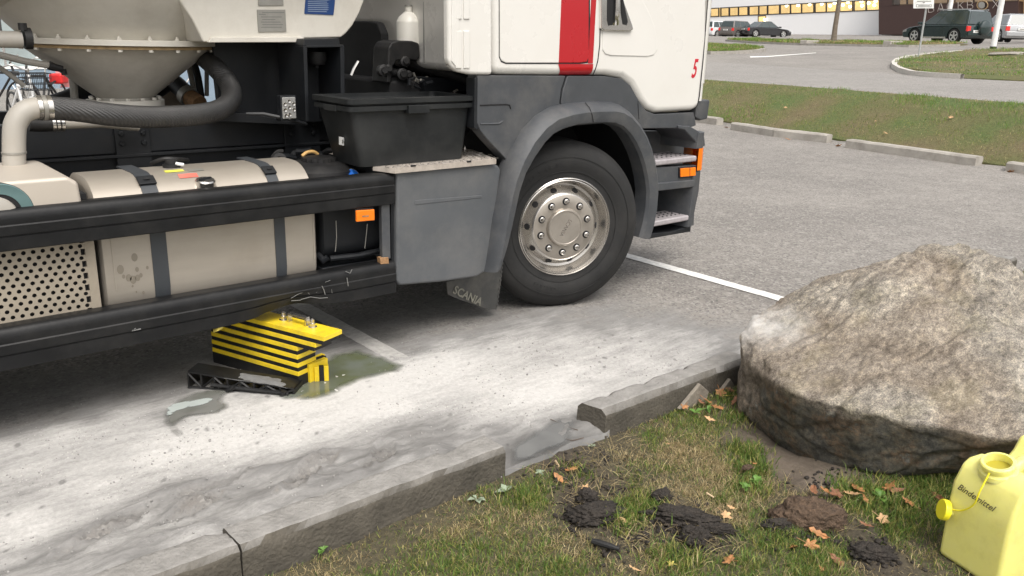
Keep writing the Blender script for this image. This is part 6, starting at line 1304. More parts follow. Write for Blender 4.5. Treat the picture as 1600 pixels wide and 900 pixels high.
# --- silo: upper cone, flange, hopper cone, skirt
hc = Vector((1.42, 4.90, 0))
def cone(prof, name, m, **k): mb = MB(); mb.lathe(prof, hc, Zv, 72); return part(mb, name, m, **k)
cone([(.455, 1.604), (.70, 1.86), (.95, 2.12), (1.18, 2.4), (1.22, 2.7), (1.22, 3.6), (0, 3.7)], 'silo_cone', 'silo_paint', angle=30)
fl_ = cone([(.45, 1.605), (.512, 1.605), (.515, 1.602), (.515, 1.578), (.508, 1.576)], 'flange', 'silo_paint', angle=30)
cone([(.43, 1.574), (.494, 1.574), (.497, 1.560), (.43, 1.560)], 'gasket', 'gasket_brown', angle=30)
cone([(.462, 1.560), (.458, 1.555), (.145, 1.302), (.14, 1.285)], 'hopper', 'cone_paint', angle=30)
cone([(.185, 1.292), (.195, 1.288), (.195, 1.250), (.10, 1.250), (.10, 1.0), (0, 1.0)], 'hopper_outlet', 'silo_paint', angle=30)
for k in range(22):
    a = 2*PI*(k+.5)/22; p = hc+Vector((.488*math.cos(a), .488*math.sin(a), 0))
    mb = MB(); mb.lathe([(.011, 1.605), (.011, 1.614), (.006, 1.616), (.006, 1.624), (0, 1.624)], p, Zv, 6); mb.build('flange_bolt', 'silo_paint', fl_, angle=30); mb = MB(); mb.lathe([(0, 1.548), (.011, 1.548), (.011, 1.559)], p, Zv, 6); mb.build('flange_nut', 'silo_paint', fl_, angle=30)
for k in range(14):
    a = 2*PI*k/14; p = hc+Vector((.172*math.cos(a), .172*math.sin(a), 0)); mb = MB(); mb.lathe([(.012, 1.292), (.012, 1.304), (0, 1.306)], p, Zv, 6); part(mb, 'outlet_bolt', 'silo_paint', angle=30)
# skirt: rounded box-like lower shell of the silo tank
sk = MB(); prof = [(318,66),(474,65),(476,60),(533,58.5),(541,52),(551,40),(562,20),(574,-12),(600,-80),(620,-140),(200,-140),(260,-30),(300,30)]
sk.prism(XZ(prof, 4.26), 4.26, 5.56); sko = part(sk, 'silo_skirt', 'silo_paint', .02, 4)
cabsec([(330,58.5),(473,57.5),(474,66),(326,66.5)], 4.24, 4.27, 'skirt_lip', 'silo_paint', .004)
mb = MB(); mb.tube([(-4.5, 4.9, 2.95), (2.2, 4.9, 2.95), (2.5, 4.9, 2.95), (2.62, 4.9, 2.95)], [1.22, 1.22, 1.1, .6], 40); part(mb, 'silo_body', 'silo_paint')
plt = cabsec([(402,15),(446,15),(447.5,49.5),(404,50)], 4.253, 4.262, 'type_plate', 'plate_metal', .001)
for yy_, x0_, x1_ in ((19, 410, 444), (22, 405, 415), (26, 408, 440), (30, 410, 430), (34, 408, 438), (38, 410, 442), (42, 408, 440)):
    mb = MB(); mb.prism(XZ([(x0_, yy_), (x1_, yy_), (x1_, yy_+1), (x0_, yy_+1)], 4.253), 4.2515, 4.256); mb.build('print_line', 'plate_text', plt, smooth=False)
cabsec([(404,-30),(442,-30),(443,8.5),(404,9)], 4.253, 4.262, 'type_plate', 'plate_metal', .001, label='upper metal plate')
stk = cabsec([(480,-30),(525,-30),(523,8),(521,23.5),(476,21.5)], 4.255, 4.262, 'info_sticker', 'sticker_blue', .0)
for i in range(8):
    yy_ = -4+3*i; mb = MB(); mb.prism(XZ([(481, yy_), (481+rr_.uniform(28, 38), yy_+.8), (481+30, yy_+1.8), (481, yy_+1)], 4.255), 4.2535, 4.257); mb.build('print_line', 'sticker_text', stk, smooth=False)
# --- pipes and hoses at left
mb = MB(); mb.tube([(-3, 4.35, S(10,62,4.35).z), S(34,62,4.35)], .036, 16); part(mb, 'air_pipe', 'pipe_grey')
mb = MB(); c = S(37, 60, 4.35); mb.lathe([(0, 0), (.046, 0), (.046, .03), (0, .03)], c, (1, 0, 0), 20); part(mb, 'pipe_flange', 'black_rubber', angle=30)
mb = MB(); mb.lathe([(0, 0), (.018, 0), (.018, .03), (0, .03)], S(36, 47, 4.33), Zv, 8); part(mb, 'flange_nut', 'black_rubber', angle=30)
el = spline([S(22,262,4.15), S(22,215,4.15), S(25,192,4.15), S(38,175,4.15), S(60,168,4.15), S(84,169,4.15)], 6)
mb = MB(); mb.tube(el, .046, 20); part(mb, 'elbow_pipe', 'pipe_grey')
for a, w_ in ((62, .012), (70, .012), (78, .014)):
    p = S(a, 168.5, 4.15); mb = MB(); mb.tube([p-Vector((w_, 0, 0)), p+Vector((w_*.4, 0, 0))], .054, 20); part(mb, 'hose_clamp', 'steel_bright' if a != 70 else 'plate_metal')
p = S(22, 240, 4.15); mb = MB(); mb.tube([p, p+Vector((0, 0, .008))], .049, 20); part(mb, 'pipe_joint', 'plate_metal')
hp = spline([S(80,169,4.15), S(120,172,4.13), S(180,180,4.10), S(240,183,4.10), S(300,180,4.12), S(336,174,4.16), S(357,162,4.24), S(362,145,4.34), S(354,126,4.42), S(338,107,4.50), S(318,90,4.75), S(300,76,5.0)], 8)
# braided hose skin
hm_ = MATS['black_rubber'].copy(); hm_.name = 'hose_braid'; MATS['hose_braid'] = hm_; n, L = nodes_of(hm_); b = n['Principled BSDF']
tc = n.new('ShaderNodeTexCoord'); wv = n.new('ShaderNodeTexWave'); wv.inputs['Scale'].default_value = 40; wv.inputs['Distortion'].default_value = 1.5; wv.bands_direction = 'DIAGONAL'; L(tc.outputs['Object'], wv.inputs['Vector'])
bp = n.new('ShaderNodeBump'); bp.inputs['Strength'].default_value = .6; bp.inputs['Distance'].default_value = .003; L(wv.outputs[0], bp.inputs['Height']); L(bp.outputs[0], b.inputs['Normal']); b.inputs['Specular IOR Level'].default_value = .9
mb = MB(); mb.tube(hp, [.051]*len(hp), 24); part(mb, 'rubber_hose', 'hose_braid')
for x in (96, 103):
    pass
p = S(88, 195, 4.35); mb = MB(); mb.tube([S(100,193,4.35), S(160,191,4.36), S(215,197,4.4)], .026, 12); part(mb, 'return_pipe', 'pipe_grey')
for a in (83, 90, 97): p = S(a, 194, 4.35); mb = MB(); mb.tube([p-Vector((.007, 0, 0)), p+Vector((.006, 0, 0))], .036, 14); part(mb, 'hose_clamp', 'steel_bright')
mb = MB(); mb.tube(spline([S(45,194,4.35), S(62,195,4.35), S(84,194,4.35)], 4), .032, 14); part(mb, 'rubber_hose', 'black_rubber')
mb = MB(); mb.tube([S(-40,72,4.7), S(0,86,4.7), S(40,96,4.7), S(76,102,4.7)], .017, 10); part(mb, 'stay_rod', 'pipe_grey')
mb = MB(); mb.tube([S(-20,92,4.8), S(10,113,4.8), S(38,134,4.8)], .012, 8); part(mb, 'stay_rod', 'pipe_grey')
mb = MB(); mb.tube([S(76,102,4.7), S(84,105,4.7), S(98,108,4.7)], [.022, .020, .016], 10); mb.tube([S(99,108,4.7), S(101,117,4.7)], .014, 8); part(mb, 'rod_end', 'black_rubber')
mb = MB(); mb.tube([S(112,103,5.1), S(117,158,5.1)], .020, 10); part(mb, 'hopper_strut', 'pipe_grey')
mb = MB(); mb.tube([S(323,70,5.2), S(323,150,5.2)], .014, 8); part(mb, 'hopper_strut', 'pipe_grey')
mb = MB(); mb.tube([S(294,98,5.15), S(303,140,5.15)], .017, 8); part(mb, 'hopper_strut', 'pipe_grey')
mb = MB(); mb.tube(spline([S(300,90,5.2), S(308,115,5.2), S(314,150,5.2), S(312,170,5.2)], 4), .022, 8); part(mb, 'cable_bundle', 'black_rubber')
mb = MB(); mb.tube(spline([S(240,112,5.35), S(262,122,5.3), S(280,136,5.2), S(294,151,5.1)], 5), .052, 16); part(mb, 'rubber_hose', 'black_rubber')
mb = MB(); mb.tube([S(290,147,5.12), S(297,153,5.08)], .060, 18); part(mb, 'hose_clamp', 'plate_metal')
mb = MB(); mb.tube([S(297,153,5.08), S(312,163,5.0)], .050, 16); part(mb, 'rusty_coupling', 'rust')
mb = MB(); mb.tube(spline([S(80,165,5.2), S(110,155,5.2), S(140,140,5.25), S(165,132,5.3)], 5), .055, 14); part(mb, 'rubber_hose', 'black_rubber')
mb = MB(); mb.tube(spline([S(225,150,5.3), S(245,140,5.3), S(262,128,5.3)], 5), .05, 14); part(mb, 'rubber_hose', 'black_rubber')
mb = MB(); P_ = [S(a, b_, 5.4) for a, b_ in [(236,160),(252,152),(262,137),(274,148),(288,163),(280,170),(236,170)]]; mb.extr(P_, (0, .03, 0)); part(mb, 'valve_plate', 'sand_beige', .003)
mb = MB(); mb.box(S(150,158,5.2).x, S(160,150,5.2).x, 5.15, 5.2, 1.20, 1.30); part(mb, 'blue_valve', 'cap_blue')
# --- valve body behind the tub that carries the white bottle
vb = MB(); c = S(633, 85, 4.42)
cabsec([(606,100),(607,75),(612,66),(622,63),(645,64),(656,68),(657,90),(650,96),(640,93),(620,95),(614,106),(612,130),(604,130)], 4.33, 4.50, 'valve_housing', 'black_rubber', .012, 3)
for a, b_, r_ in ((599,110,.034),(606,108,.026),(628,116,.034),(637,117,.026),(632,96,.030)):
    mb = MB(); mb.lathe([(0, .03), (r_*.55, .03), (r_*.6, .02), (r_, .015), (r_, -.03), (0, -.03)], S(a, b_, 4.34), (-.2, -1, .1), 18); part(mb, 'valve_port', 'black_rubber', angle=30)
mb = MB(); mb.tube([S(596,110,4.38), S(640,118,4.38)], .026, 12); mb.tube([S(640,95,4.45), S(700,113,4.3), S(745,128,4.2)], [.05, .04, .035], 12); mb.tube([S(640,120,4.4), S(644,145,4.4)], .040, 12); part(mb, 'valve_body', 'black_rubber')
for k in range(12):
    p = S(rr_.uniform(640, 675), rr_.uniform(112, 138), rr_.uniform(4.2, 4.4)); mb = MB(); q_ = p+Vector((rr_.uniform(-.06, .08), 0, rr_.uniform(-.05, .05))); mb.tube([p, q_], rr_.uniform(.006, .014), 7); part(mb, 'fitting', rr_.choice(['black_rubber', 'frame_paint', 'plate_metal']))
mb = MB(); mb.tube([S(715,141,4.1), S(708,145,4.1)], .010, 8); part(mb, 'bright_fitting', 'steel_bright')
mb = MB(); mb.tube([S(560,96,4.9), S(553,108,4.9), S(549,118,4.9)], .010, 6); part(mb, 'bright_hinge', 'steel_bright')
mb = MB(); mb.box(S(560,140,5.0).x, S(583,140,5.0).x, 4.95, 5.0, S(570,146,4.95).z, S(570,136,4.95).z); part(mb, 'blue_label', 'sticker_blue')
cabsec([(660,120),(740,125),(745,140),(665,150)], 4.3, 4.4, 'cab_mount_beam', 'frame_paint', .004)
# bottle
bt = MB(); c = S(638.5, 62, 4.42); s_ = (S(654, 62, 4.42)-S(622.5, 62, 4.42)).x/2; z0 = S(638, 66, 4.42).z; z1 = S(638, 33.5, 4.42).z; z2 = S(638, 18.5, 4.42).z; z3 = S(638, 9, 4.42).z
bt.lathe([(0, z0-.05), (s_, z0-.05), (s_, z1-.004), (s_*.98, z1), (s_*.80, z1+(z2-z1)*.45), (s_*.42, z2-.006), (s_*.28, z2), (s_*.28, z3), (0, z3)], (c.x, c.y, 0), Zv, 32)
btr = thing('white_bottle', 'white plastic bottle standing on the black valve behind the tub', 'bottle', (c.x, c.y, z0-.05)); bt.build('body', 'bottle_white', btr, angle=35)
mb = MB(); mb.lathe([(s_*.31, z3-.005), (s_*.31, z3+.004), (0, z3+.004)], (c.x, c.y, 0), Zv, 20); mb.build('rim', 'plate_metal', btr, angle=30)
# --- storage tub on the tread plate
tb = thing('storage_tub', 'black plastic storage tub on the tread plate beside the cab', 'tub', (2.55, 4.05, 1.02))
zb_ = S(600, 255, 3.80).z; zr = S(600, 166, 3.70).z; zb_ = 1.014
def trow(y0, y1, x0, x1, z, r=.03):
    out = []
    for cx_, cy_, a in ((x1-r, y1-r, 0), (x0+r, y1-r, PI/2), (x0+r, y0+r, PI), (x1-r, y0+r, 1.5*PI)):
        out += [(cx_+r*math.cos(a+PI/2*k/4), cy_+r*math.sin(a+PI/2*k/4), z) for k in range(5)]
    return out+out[:1]
xa, xb = S(565, 257, 3.73).x, S(725, 252, 3.73).x; xc, xd = S(545, 167, 3.70).x, S(743, 163, 3.70).x
yb = 4.07; mb = MB(); rows = [trow(3.735, yb-.04, xa, xb, zb_), trow(3.715, yb, xc+.022, xd-.022, zr-.02), trow(3.715, yb, xc+.022, xd-.022, zr+.02), trow(3.735, yb-.02, xc+.04, xd-.04, zr+.022), trow(3.765, yb-.06, xa+.02, xb-.02, zb_+.015)]
mb.grid(rows); mb.add(rows[0][:-1], [tuple(range(20))]); mb.add(rows[-1][:-1], [tuple(range(20))]); mb.build('bin', 'tub_plastic', tb, angle=30)
for dz, ex, nm in ((-.022, .008, 'rim'), (.014, .014, 'lid_rim')):
    z = zr+dz; rows = [trow(3.70-ex, yb+ex, xc+.006-ex, xd-.006+ex, z), trow(3.70-ex, yb+ex, xc+.006-ex, xd-.006+ex, z+.024), trow(3.72, yb-.012, xc+.034, xd-.034, z+.026), trow(3.72, yb-.012, xc+.034, xd-.034, z+.004), trow(3.70-ex, yb+ex, xc+.006-ex, xd-.006+ex, z)]
    mb = MB(); mb.grid(rows); mb.build(nm, 'tub_plastic', tb, angle=30)
xq = S(653, 170, 3.69).x; mb = MB(); mb.box(xq-.065, xq+.065, 3.676, 3.73, zr-.040, zr+.002); mb.build('latch', 'tub_plastic', tb, bevel=.003)
mb = MB(); mb.box(xc-.01, xc+.03, 3.82, 3.94, zr-.03, zr+.0); mb.build('latch', 'tub_plastic', tb, bevel=.003)
p = S(533, 221, 3.86); mb = MB(); mb.extr([p+Vector((-.012, 0, .026)), p+Vector((.012, 0, .020)), p+Vector((.014, .008, -.022)), p+Vector((-.009, .008, -.016))], (0, -.012, 0)); tl = mb.build('tub_label', 'label_white', tb)
p = p+Vector((.003, -.013, 0)); mb = MB(); mb.box(p.x-.003, p.x+.003, p.y-.001, p.y+.01, p.z-.006, p.z+.010); mb.build('print_mark', 'plate_text', tl)
# red fleet number on the cab corner
text_mesh('5', .172, 'fleet_number', 'letter_red', TR, facing(S(1084.5, 108.5, YS-.0005)), thick=.0012, shear=.28, xs=.62, bold=.003)

# ================================================================== BACKGROUND
def at_depth(px, py, D): return ORG + ray(px, py)*D
def local(o, root): o.parent = root; return o
def car(label, cat, px, py, D, yaw, Lc, Wc, Hc, paint, style, name='parked_car', spare=False, plate=True):
    p = at_depth(px, py, D); root = thing(name, label, cat, p, 'parked cars', yaw)
    h = Lc/2; wr = .33 if style != 'suv' else .36; fa, ra = h-.82, -h+.80; gc = .20 if style != 'suv' else .27; belt = Hc*.60 if style != 'suv' else Hc*.56
    def arch(cx, r=wr+.06): return [(cx+r*math.cos(a), max(gc, wr*.9+r*math.sin(a))) for a in np.linspace(PI*1.06, -.06*PI, 9)]
    hood = belt*.86 if style != 'van' else belt*.9
    low = [(-h+.05, gc+.10), (-h, gc+.35), (-h+.02, belt*.82), (-h+.06, belt)] + [(h*.30 if style != 'sedan' else h*.28, belt), (h*.42, belt*.97), (h*.80, hood), (h-.05, hood*.80), (h, hood*.62), (h-.03, gc+.05), (h-.1, gc)]
    low += arch(fa)[::-1][:] + arch(ra)[::-1] + [(-h+.12, gc)]
    if style == 'sedan': low[3] = (-h+.10, belt*.97); low.insert(4, (-h*.55, belt))
    W2 = Wc/2; mb = MB(); mb.prism(low, -W2, W2); body = local(mb.build('body', paint, bevel=.045, seg=3), root)
    if style == 'sedan': g = [(-h*.66, belt), (-h*.36, Hc*.965), (-h*.05, Hc), (h*.08, Hc*.99), (h*.44, belt)]
    elif style == 'suv': g = [(-h+.07, belt), (-h+.22, Hc*.94), (-h+.45, Hc), (-h*.02, Hc*.985), (h*.42, belt)]
    else: g = [(-h+.08, belt), (-h+.30, Hc*.95), (-h+.55, Hc), (h*.10, Hc*.985), (h*.44, belt)]
    ins = .20
    def gy(z): return W2-.04-ins*(z-belt)/(Hc-belt)
    vs = [(x, -gy(z), z) for x, z in g]+[(x, gy(z), z) for x, z in g]; k = len(g)
    mb = MB(); mb.add(vs, [tuple(range(k)), tuple(range(2*k-1, k-1, -1))]+[(i, i+k, (i+1) % k+k, (i+1) % k) for i in range(k)]); local(mb.build('cabin', paint, bevel=.035, seg=2), root)
    # side windows, windscreen, rear screen
    def shr(a, b, t): return (a[0]+(b[0]-a[0])*t, a[1]+(b[1]-a[1])*t)
    gx0, gx1 = g[0], g[-1]; zl, zh = belt+.03, Hc-.075
    def xat(z, back):
        if back: a, b = g[0], g[1]
        else: a, b = g[-2], g[-1]
        t = (z-a[1])/(b[1]-a[1]); return a[0]+(b[0]-a[0])*t
    xb0, xb1, xf0, xf1 = xat(zl, 1)+.12, xat(zh, 1)+.10, xat(zl, 0)-.14, xat(zh, 0)-.06
    cuts = [0, .36, .70, 1] if style != 'sedan' else [0, .18, .58, 1]
    for i in range(3):
        t0, t1 = cuts[i]+.012, cuts[i+1]-.012
        for s in (-1, 1):
            q = [(xb0+(xf0-xb0)*t0, zl), (xb0+(xf0-xb0)*t1, zl), (xb1+(xf1-xb1)*t1, zh), (xb1+(xf1-xb1)*t0, zh)]
            mb = MB(); mb.extr([(x, s*(gy(z)+.004), z) for x, z in q], (0, -s*.02, 0)); local(mb.build('side_window', 'car_glass'), root)
    for back in (1, 0):
        sg = -1 if back else 1; q = [(xat(zl+.02, back), zl+.02), (xat(zh+.01, back), zh+.01)]
        mb = MB(); mb.extr([(q[0][0]+sg*.008, -gy(q[0][1])+.07, q[0][1]), (q[0][0]+sg*.008, gy(q[0][1])-.07, q[0][1]), (q[1][0]+sg*.008, gy(q[1][1])-.07, q[1][1]), (q[1][0]+sg*.008, -gy(q[1][1])+.07, q[1][1])], (-sg*.02, 0, 0)); local(mb.build('rear_window' if back else 'windscreen', 'car_glass'), root)
    for s in (-1, 1):
        mb = MB(); mb.prism([(-h-.012, belt*.66), (-h-.008, belt*.93), (-h+.10, belt*.93), (-h+.10, belt*.66)], s*W2-(s*.20 if s > 0 else 0) if False else min(s*(W2-.20), s*(W2+.006)), max(s*(W2-.20), s*(W2+.006))); local(mb.build('tail_light', 'tail_red', bevel=.015), root)
        mb = MB(); mb.prism([(h-.30, hood*.72), (h-.24, hood*.90), (h-.04, hood*.80), (h+.006, hood*.66)], min(s*(W2-.28), s*(W2+.004)), max(s*(W2-.28), s*(W2+.004))); local(mb.build('headlight', 'lens_clear', bevel=.02), root)
        mb = MB(); mb.box(h*.36, h*.46, min(s*W2, s*(W2+.17)), max(s*W2, s*(W2+.17)), belt, belt+.13); local(mb.build('mirror', paint, bevel=.02), root)
        for z_ in (belt*.80,): mb = MB(); mb.box(-.10, .08, min(s*W2, s*(W2+.02)), max(s*W2, s*(W2+.02)), z_, z_+.03); local(mb.build('door_handle', paint), root)
        mb = MB(); mb.box(ra+wr+.1, fa-wr-.1, min(s*(W2-.06), s*(W2+.01)), max(s*(W2-.06), s*(W2+.01)), gc-.03, gc+.05); local(mb.build('sill', 'steel_bright' if style == 'suv' else 'black_plastic'), root)
    mb = MB(); mb.box(-h-.03, -h+.2, -W2+.05, W2-.05, gc+.12, gc+.36); local(mb.build('rear_bumper', paint if style != 'suv' else 'car_green', bevel=.03), root)
    if plate: mb = MB(); mb.box(-h-.045, -h-.02, .0 if style == 'suv' else -.26, .52 if style == 'suv' else .26, gc+.42 if style != 'suv' else gc+.26, gc+.54 if style != 'suv' else gc+.38); pl = local(mb.build('number_plate', 'label_white'), root); mb = MB(); mb.box(-h-.047, -h-.04, .08 if style == 'suv' else -.18, .44 if style == 'suv' else .18, gc+.45 if style != 'suv' else gc+.29, gc+.51 if style != 'suv' else gc+.35); local(mb.build('plate_print', 'plate_metal'), root)
    mb = MB(); mb.box(-h+.3, h-.3, -W2+.15, W2-.15, gc-.02, gc+.2); local(mb.build('underbody', 'dark_void'), root)
    for cx_, nm in ((fa, 'f'), (ra, 'r')):
        for s in (-1, 1):
            c = Vector((cx_, s*(W2-.02), wr)); ax = Vector((0, s, 0)); mb = MB(); mb.lathe([(.02, -.2), (wr*.6, -.2), (wr*.95, -.2), (wr, -.17), (wr, -.03), (wr*.95, .0), (wr*.68, .004)], c, ax, 28); wo_ = local(mb.build('wheel', 'tyre_rubber', angle=40), root)
            mb = MB(); mb.lathe([(wr*.68, .004), (wr*.64, .006), (wr*.60, -.03), (wr*.56, -.06), (0, -.06)], c, ax, 28); 
            r_ = mb.build('rim', 'black_plastic'); r_.parent = wo_
            mb = MB(); mb.lathe([(wr*.69, .004), (wr*.66, .009), (wr*.60, .0)], c, ax, 28)
            for k5 in range(5):
                a = 2*PI*k5/5+.3; d = Vector((math.cos(a), 0, math.sin(a))); mb.obox(c+d*wr*.33+ax*.0, d, ax, d.cross(ax), wr*.66, .02, wr*.20)
            mb.lathe([(0, .014), (wr*.16, .012), (wr*.18, -.01)], c, ax, 14); r_ = mb.build('spokes', 'alloy'); r_.parent = wo_
    if spare:
        mb = MB(); mb.lathe([(0, .22), (.26, .22), (.34, .17), (.36, .10), (.35, .0), (0, 0)], (-h-.01, -.10, belt*.86), (-1, 0, 0), 36); local(mb.build('spare_wheel', 'car_green', angle=40), root)
        mb = MB(); mb.lathe([(.30, .215), (.33, .18), (.345, .172)], (-h-.01, -.10, belt*.86), (-1, 0, 0), 36)
        mb = MB(); mb.box(-h+.3, h*.05, -W2+.26, -W2+.30, Hc, Hc+.05); mb.box(-h+.3, h*.05, W2-.30, W2-.26, Hc, Hc+.05); local(mb.build('roof_rail', 'post_grey'), root)
    return root
# view direction at a photo column -> yaw that shows a given side angle
def yaw_for(px, rel): r = ray(px, 60); return math.atan2(r.y, r.x)+rel
car('dark green off-road car with spare wheel on its tail, parked broadside', 'car', 1476, 68, 43.0, yaw_for(1474, math.radians(46)), 4.15, 1.74, 1.60, 'car_green', 'suv', spare=True)
car('silver estate car behind the dark green off-road car', 'car', 1568, 66, 48.0, yaw_for(1566, math.radians(22)), 4.3, 1.72, 1.50, 'car_silver', 'estate')
car('white car cut off by the right edge behind the silver estate', 'car', 1610, 58, 56, yaw_for(1610, math.radians(30)), 4.2, 1.75, 1.5, 'car_white', 'estate')
car('black saloon car parked nearest the long white wall', 'car', 1194, 58.5, 79, yaw_for(1194, -math.radians(57)), 4.6, 1.78, 1.44, 'car_black', 'sedan')
car('grey-brown hatchback parked between the white car and black saloon', 'car', 1155, 59, 80, yaw_for(1155, -math.radians(38)), 4.2, 1.75, 1.52, 'car_grey', 'estate')
car('white car half hidden by the truck front, far left of the row', 'car', 1123, 58.7, 84, yaw_for(1123, -math.radians(40)), 4.2, 1.75, 1.55, 'car_white', 'estate')

# vertical plane through two ground points given as photo column + distance
class Wall:
    def __init__(s, pa, Da, pb, Db): s.a = at_depth(*pa, Da); s.b = at_depth(*pb, Db); d = s.b-s.a; s.n = Vector((d.y, -d.x, 0)).normalized(); s.n = -s.n if s.n.dot(s.a) > 0 else s.n; s.d = Vector((d.x, d.y, 0)).normalized()
    def __call__(s, px, py, off=0.0):   # off: metres toward the viewer
        r = ray(px, py); q = s.a+s.n*off; return ORG+r*((q-ORG).dot(s.n)/r.dot(s.n))
    def poly(s, pts, off, depth): return [s(a, b_, off) for a, b_ in pts], -s.n*depth
wl = Wall((1124, 60), 108, (1375, 54), 91)
wb = thing('white_building', 'long white building with a lit strip of windows across the top', 'building', wl(1240, 57))
ybt = lambda x: 26.3+(16.3-26.3)*(x-1124.5)/251.0
ytp = lambda x: 11.8+(-1.4-11.8)*(x-1124.5)/251.0
P_, v = wl.poly([(1060, ybt(1060)), (1375, ybt(1375)), (1375, 57), (1060, 64)], 0, .3); mb = MB(); mb.extr(P_, v); mb.build('lower_wall', 'wall_white', wb)
P_, v = wl.poly([(1060, ytp(1060)), (1375, ytp(1375)), (1375, -40), (1060, -40)], 0, .3); mb = MB(); mb.extr(P_, v); mb.build('upper_wall', 'wall_white', wb)
P_, v = wl.poly([(1058, ytp(1058)-4), (1377, ytp(1377)-4), (1377, ybt(1377)+3), (1058, ybt(1058)+3)], -2.2, .1); mb = MB(); mb.extr(P_, v); mb.build('room_back_wall', 'room_wall_glow', wb)
gl = bpy.data.materials.new('window_glass'); gl.use_nodes = True; MATS['window_glass'] = gl; n, L = nodes_of(gl); g1 = n.new('ShaderNodeBsdfTransparent'); g2 = n.new('ShaderNodeBsdfGlossy'); g2.inputs['Roughness'].default_value = .03; ms = n.new('ShaderNodeMixShader'); ms.inputs[0].default_value = .12; L(g1.outputs[0], ms.inputs[1]); L(g2.outputs[0], ms.inputs[2]); L(ms.outputs[0], n['Material Output'].inputs[0])
wx = [(90,155),(165,235),(243,318),(333,410),(418,485),(495,590),(603,685),(690,780),(787,885),(903,992),(1000,1095),(1115,1220),(1240,1335),(1345,1465)]
wx = [(a/5.517+1110, b_/5.517+1110) for a, b_ in wx]
for i, (a, c) in enumerate([(1096, 1108), (1110, 1122)]+wx):
    f_ = MB(); e = .7
    for pts in ([(a-1.2, ytp(a)), (a, ytp(a)), (a, ybt(a)), (a-1.2, ybt(a))], [(c, ytp(c)), (c+1.2, ytp(c)), (c+1.2, ybt(c)), (c, ybt(c))], [(a, ytp(a)), (c, ytp(c)), (c, ytp(c)+1.5), (a, ytp(a)+1.5)], [(a, ybt(a)-1.5), (c, ybt(c)-1.5), (c, ybt(c)), (a, ybt(a))]):
        P_, v = wl.poly(pts, .05, .15); f_.extr(P_, v)
    fo = f_.build('window', 'frame_dark', wb); P_, v = wl.poly([(a, ytp(a)+1.4), (c, ytp(c)+1.4), (c, ybt(c)-1.4), (a, ybt(a)-1.4)], -.02, .02); mb = MB(); mb.extr(P_, v); mb.build('pane', 'window_glass', fo)
P_, v = wl.poly([(1184, 24.5), (1197, 24), (1197, 40), (1184, 41)], .02, .05); mb = MB(); mb.extr(P_, v); fo = mb.build('side_door', 'frame_dark', wb); P_, v = wl.poly([(1185.5, 26), (1195.8, 25.5), (1195.8, 36), (1185.5, 37)], .035, .02); mb = MB(); mb.extr(P_, v); mb.build('pane', 'room_wall_glow', fo)
for (a, c) in ((1229,9),(1247,8.5),(1265,7.2),(1284,6.2),(1297,9),(1304,5),(1317,7.8),(1325,3.5),(1328,10.4),(1346,2.3),(1347,9),(1357,5),(1366,8.2),(1368,1.8),(1378,4.3),(1195,31)):
    p = wl(a, c, -.8 if c < 20 else -.0+.08); mb = MB(); mb.lathe([(0, -.16), (.10, -.14), (.17, -.06), (.18, .04), (.12, .13), (0, .16)], p, Zv, 10); mb.build('ceiling_lamp', 'lamp_glow', wb)
# brown building with the outlined sign
wr_ = Wall((1373, 54), 88, (1640, 52), 76)
bb_ = thing('brown_building', 'dark brown building with thin outlined BACKBOX letters on its front', 'building', wr_(1480, 53))
P_, v = wr_.poly([(1373, 9), (1591, 1.5), (1591, 56), (1373, 54)], 0, 4); mb = MB(); mb.extr(P_, v); mb.build('lower_wall', 'wall_brown', bb_)
P_, v = wr_.poly([(1373, -60), (1395, -60), (1395, 9), (1373, 9.2)], .02, 4); mb = MB(); mb.extr(P_, v); mb.build('wall_pier', 'wall_brown', bb_)
P_, v = wr_.poly([(1395, -60), (1700, -60), (1700, -14), (1395, -10)], 0, 1); mb = MB(); mb.extr(P_, v); mb.build('upper_wall', 'wall_brown', bb_)
P_, v = wr_.poly([(1393, -20), (1700, -24), (1700, 60), (1393, 20)], -1.5, .1)
mat('room_wall_dim_glow', (0.40, 0.29, 0.17), 0.8, var=.4, scale=.6, emit=(1.0, .62, .30), estr=.10)  # weak indoor light put into the wall colour as emission
mb = MB(); mb.extr(P_, v); mb.build('room_back_wall', 'room_wall_dim_glow', bb_)
for a, c in ((1395, 1416), (1418, 1452), (1455, 1480), (1492, 1520), (1522, 1552), (1554, 1590)):
    f_ = MB(); yb_ = lambda x: 8.6-(x-1373)*.034
    for pts in ([(a-1, -12), (a, -12), (a, yb_(a)), (a-1, yb_(a))], [(a, yb_(a)-.8), (c, yb_(c)-.8), (c, yb_(c)), (a, yb_(a))], [(c, -12), (c+1, -12), (c+1, yb_(c)), (c, yb_(c))]): P_, v = wr_.poly(pts, .04, .15); f_.extr(P_, v)
    fo = f_.build('window', 'frame_dark', bb_); P_, v = wr_.poly([(a, -12), (c, -12), (c, yb_(c)-.8), (a, yb_(a)-.8)], -.05, .02); mb = MB(); mb.extr(P_, v); mb.build('pane', 'window_glass', fo)
P_, v = wr_.poly([(1591, 8), (1594, 4), (1600, 2), (1700, 0), (1700, 58), (1591, 56)], -1.2, .2); mb = MB(); mb.extr(P_, v); mb.build('entrance_wall', 'room_wall_dim_glow', bb_)
def strokes(pl, x0, y0, w, h, sl):   # strokes in letter space -> tubes on the wall
    mb = MB()
    for s in pl: mb.tube([wr_(x0+w*u-1.0*(1-v_)*0, y0+sl*u*w-h*v_, .12) for u, v_ in s], .024, 5)
    return mb
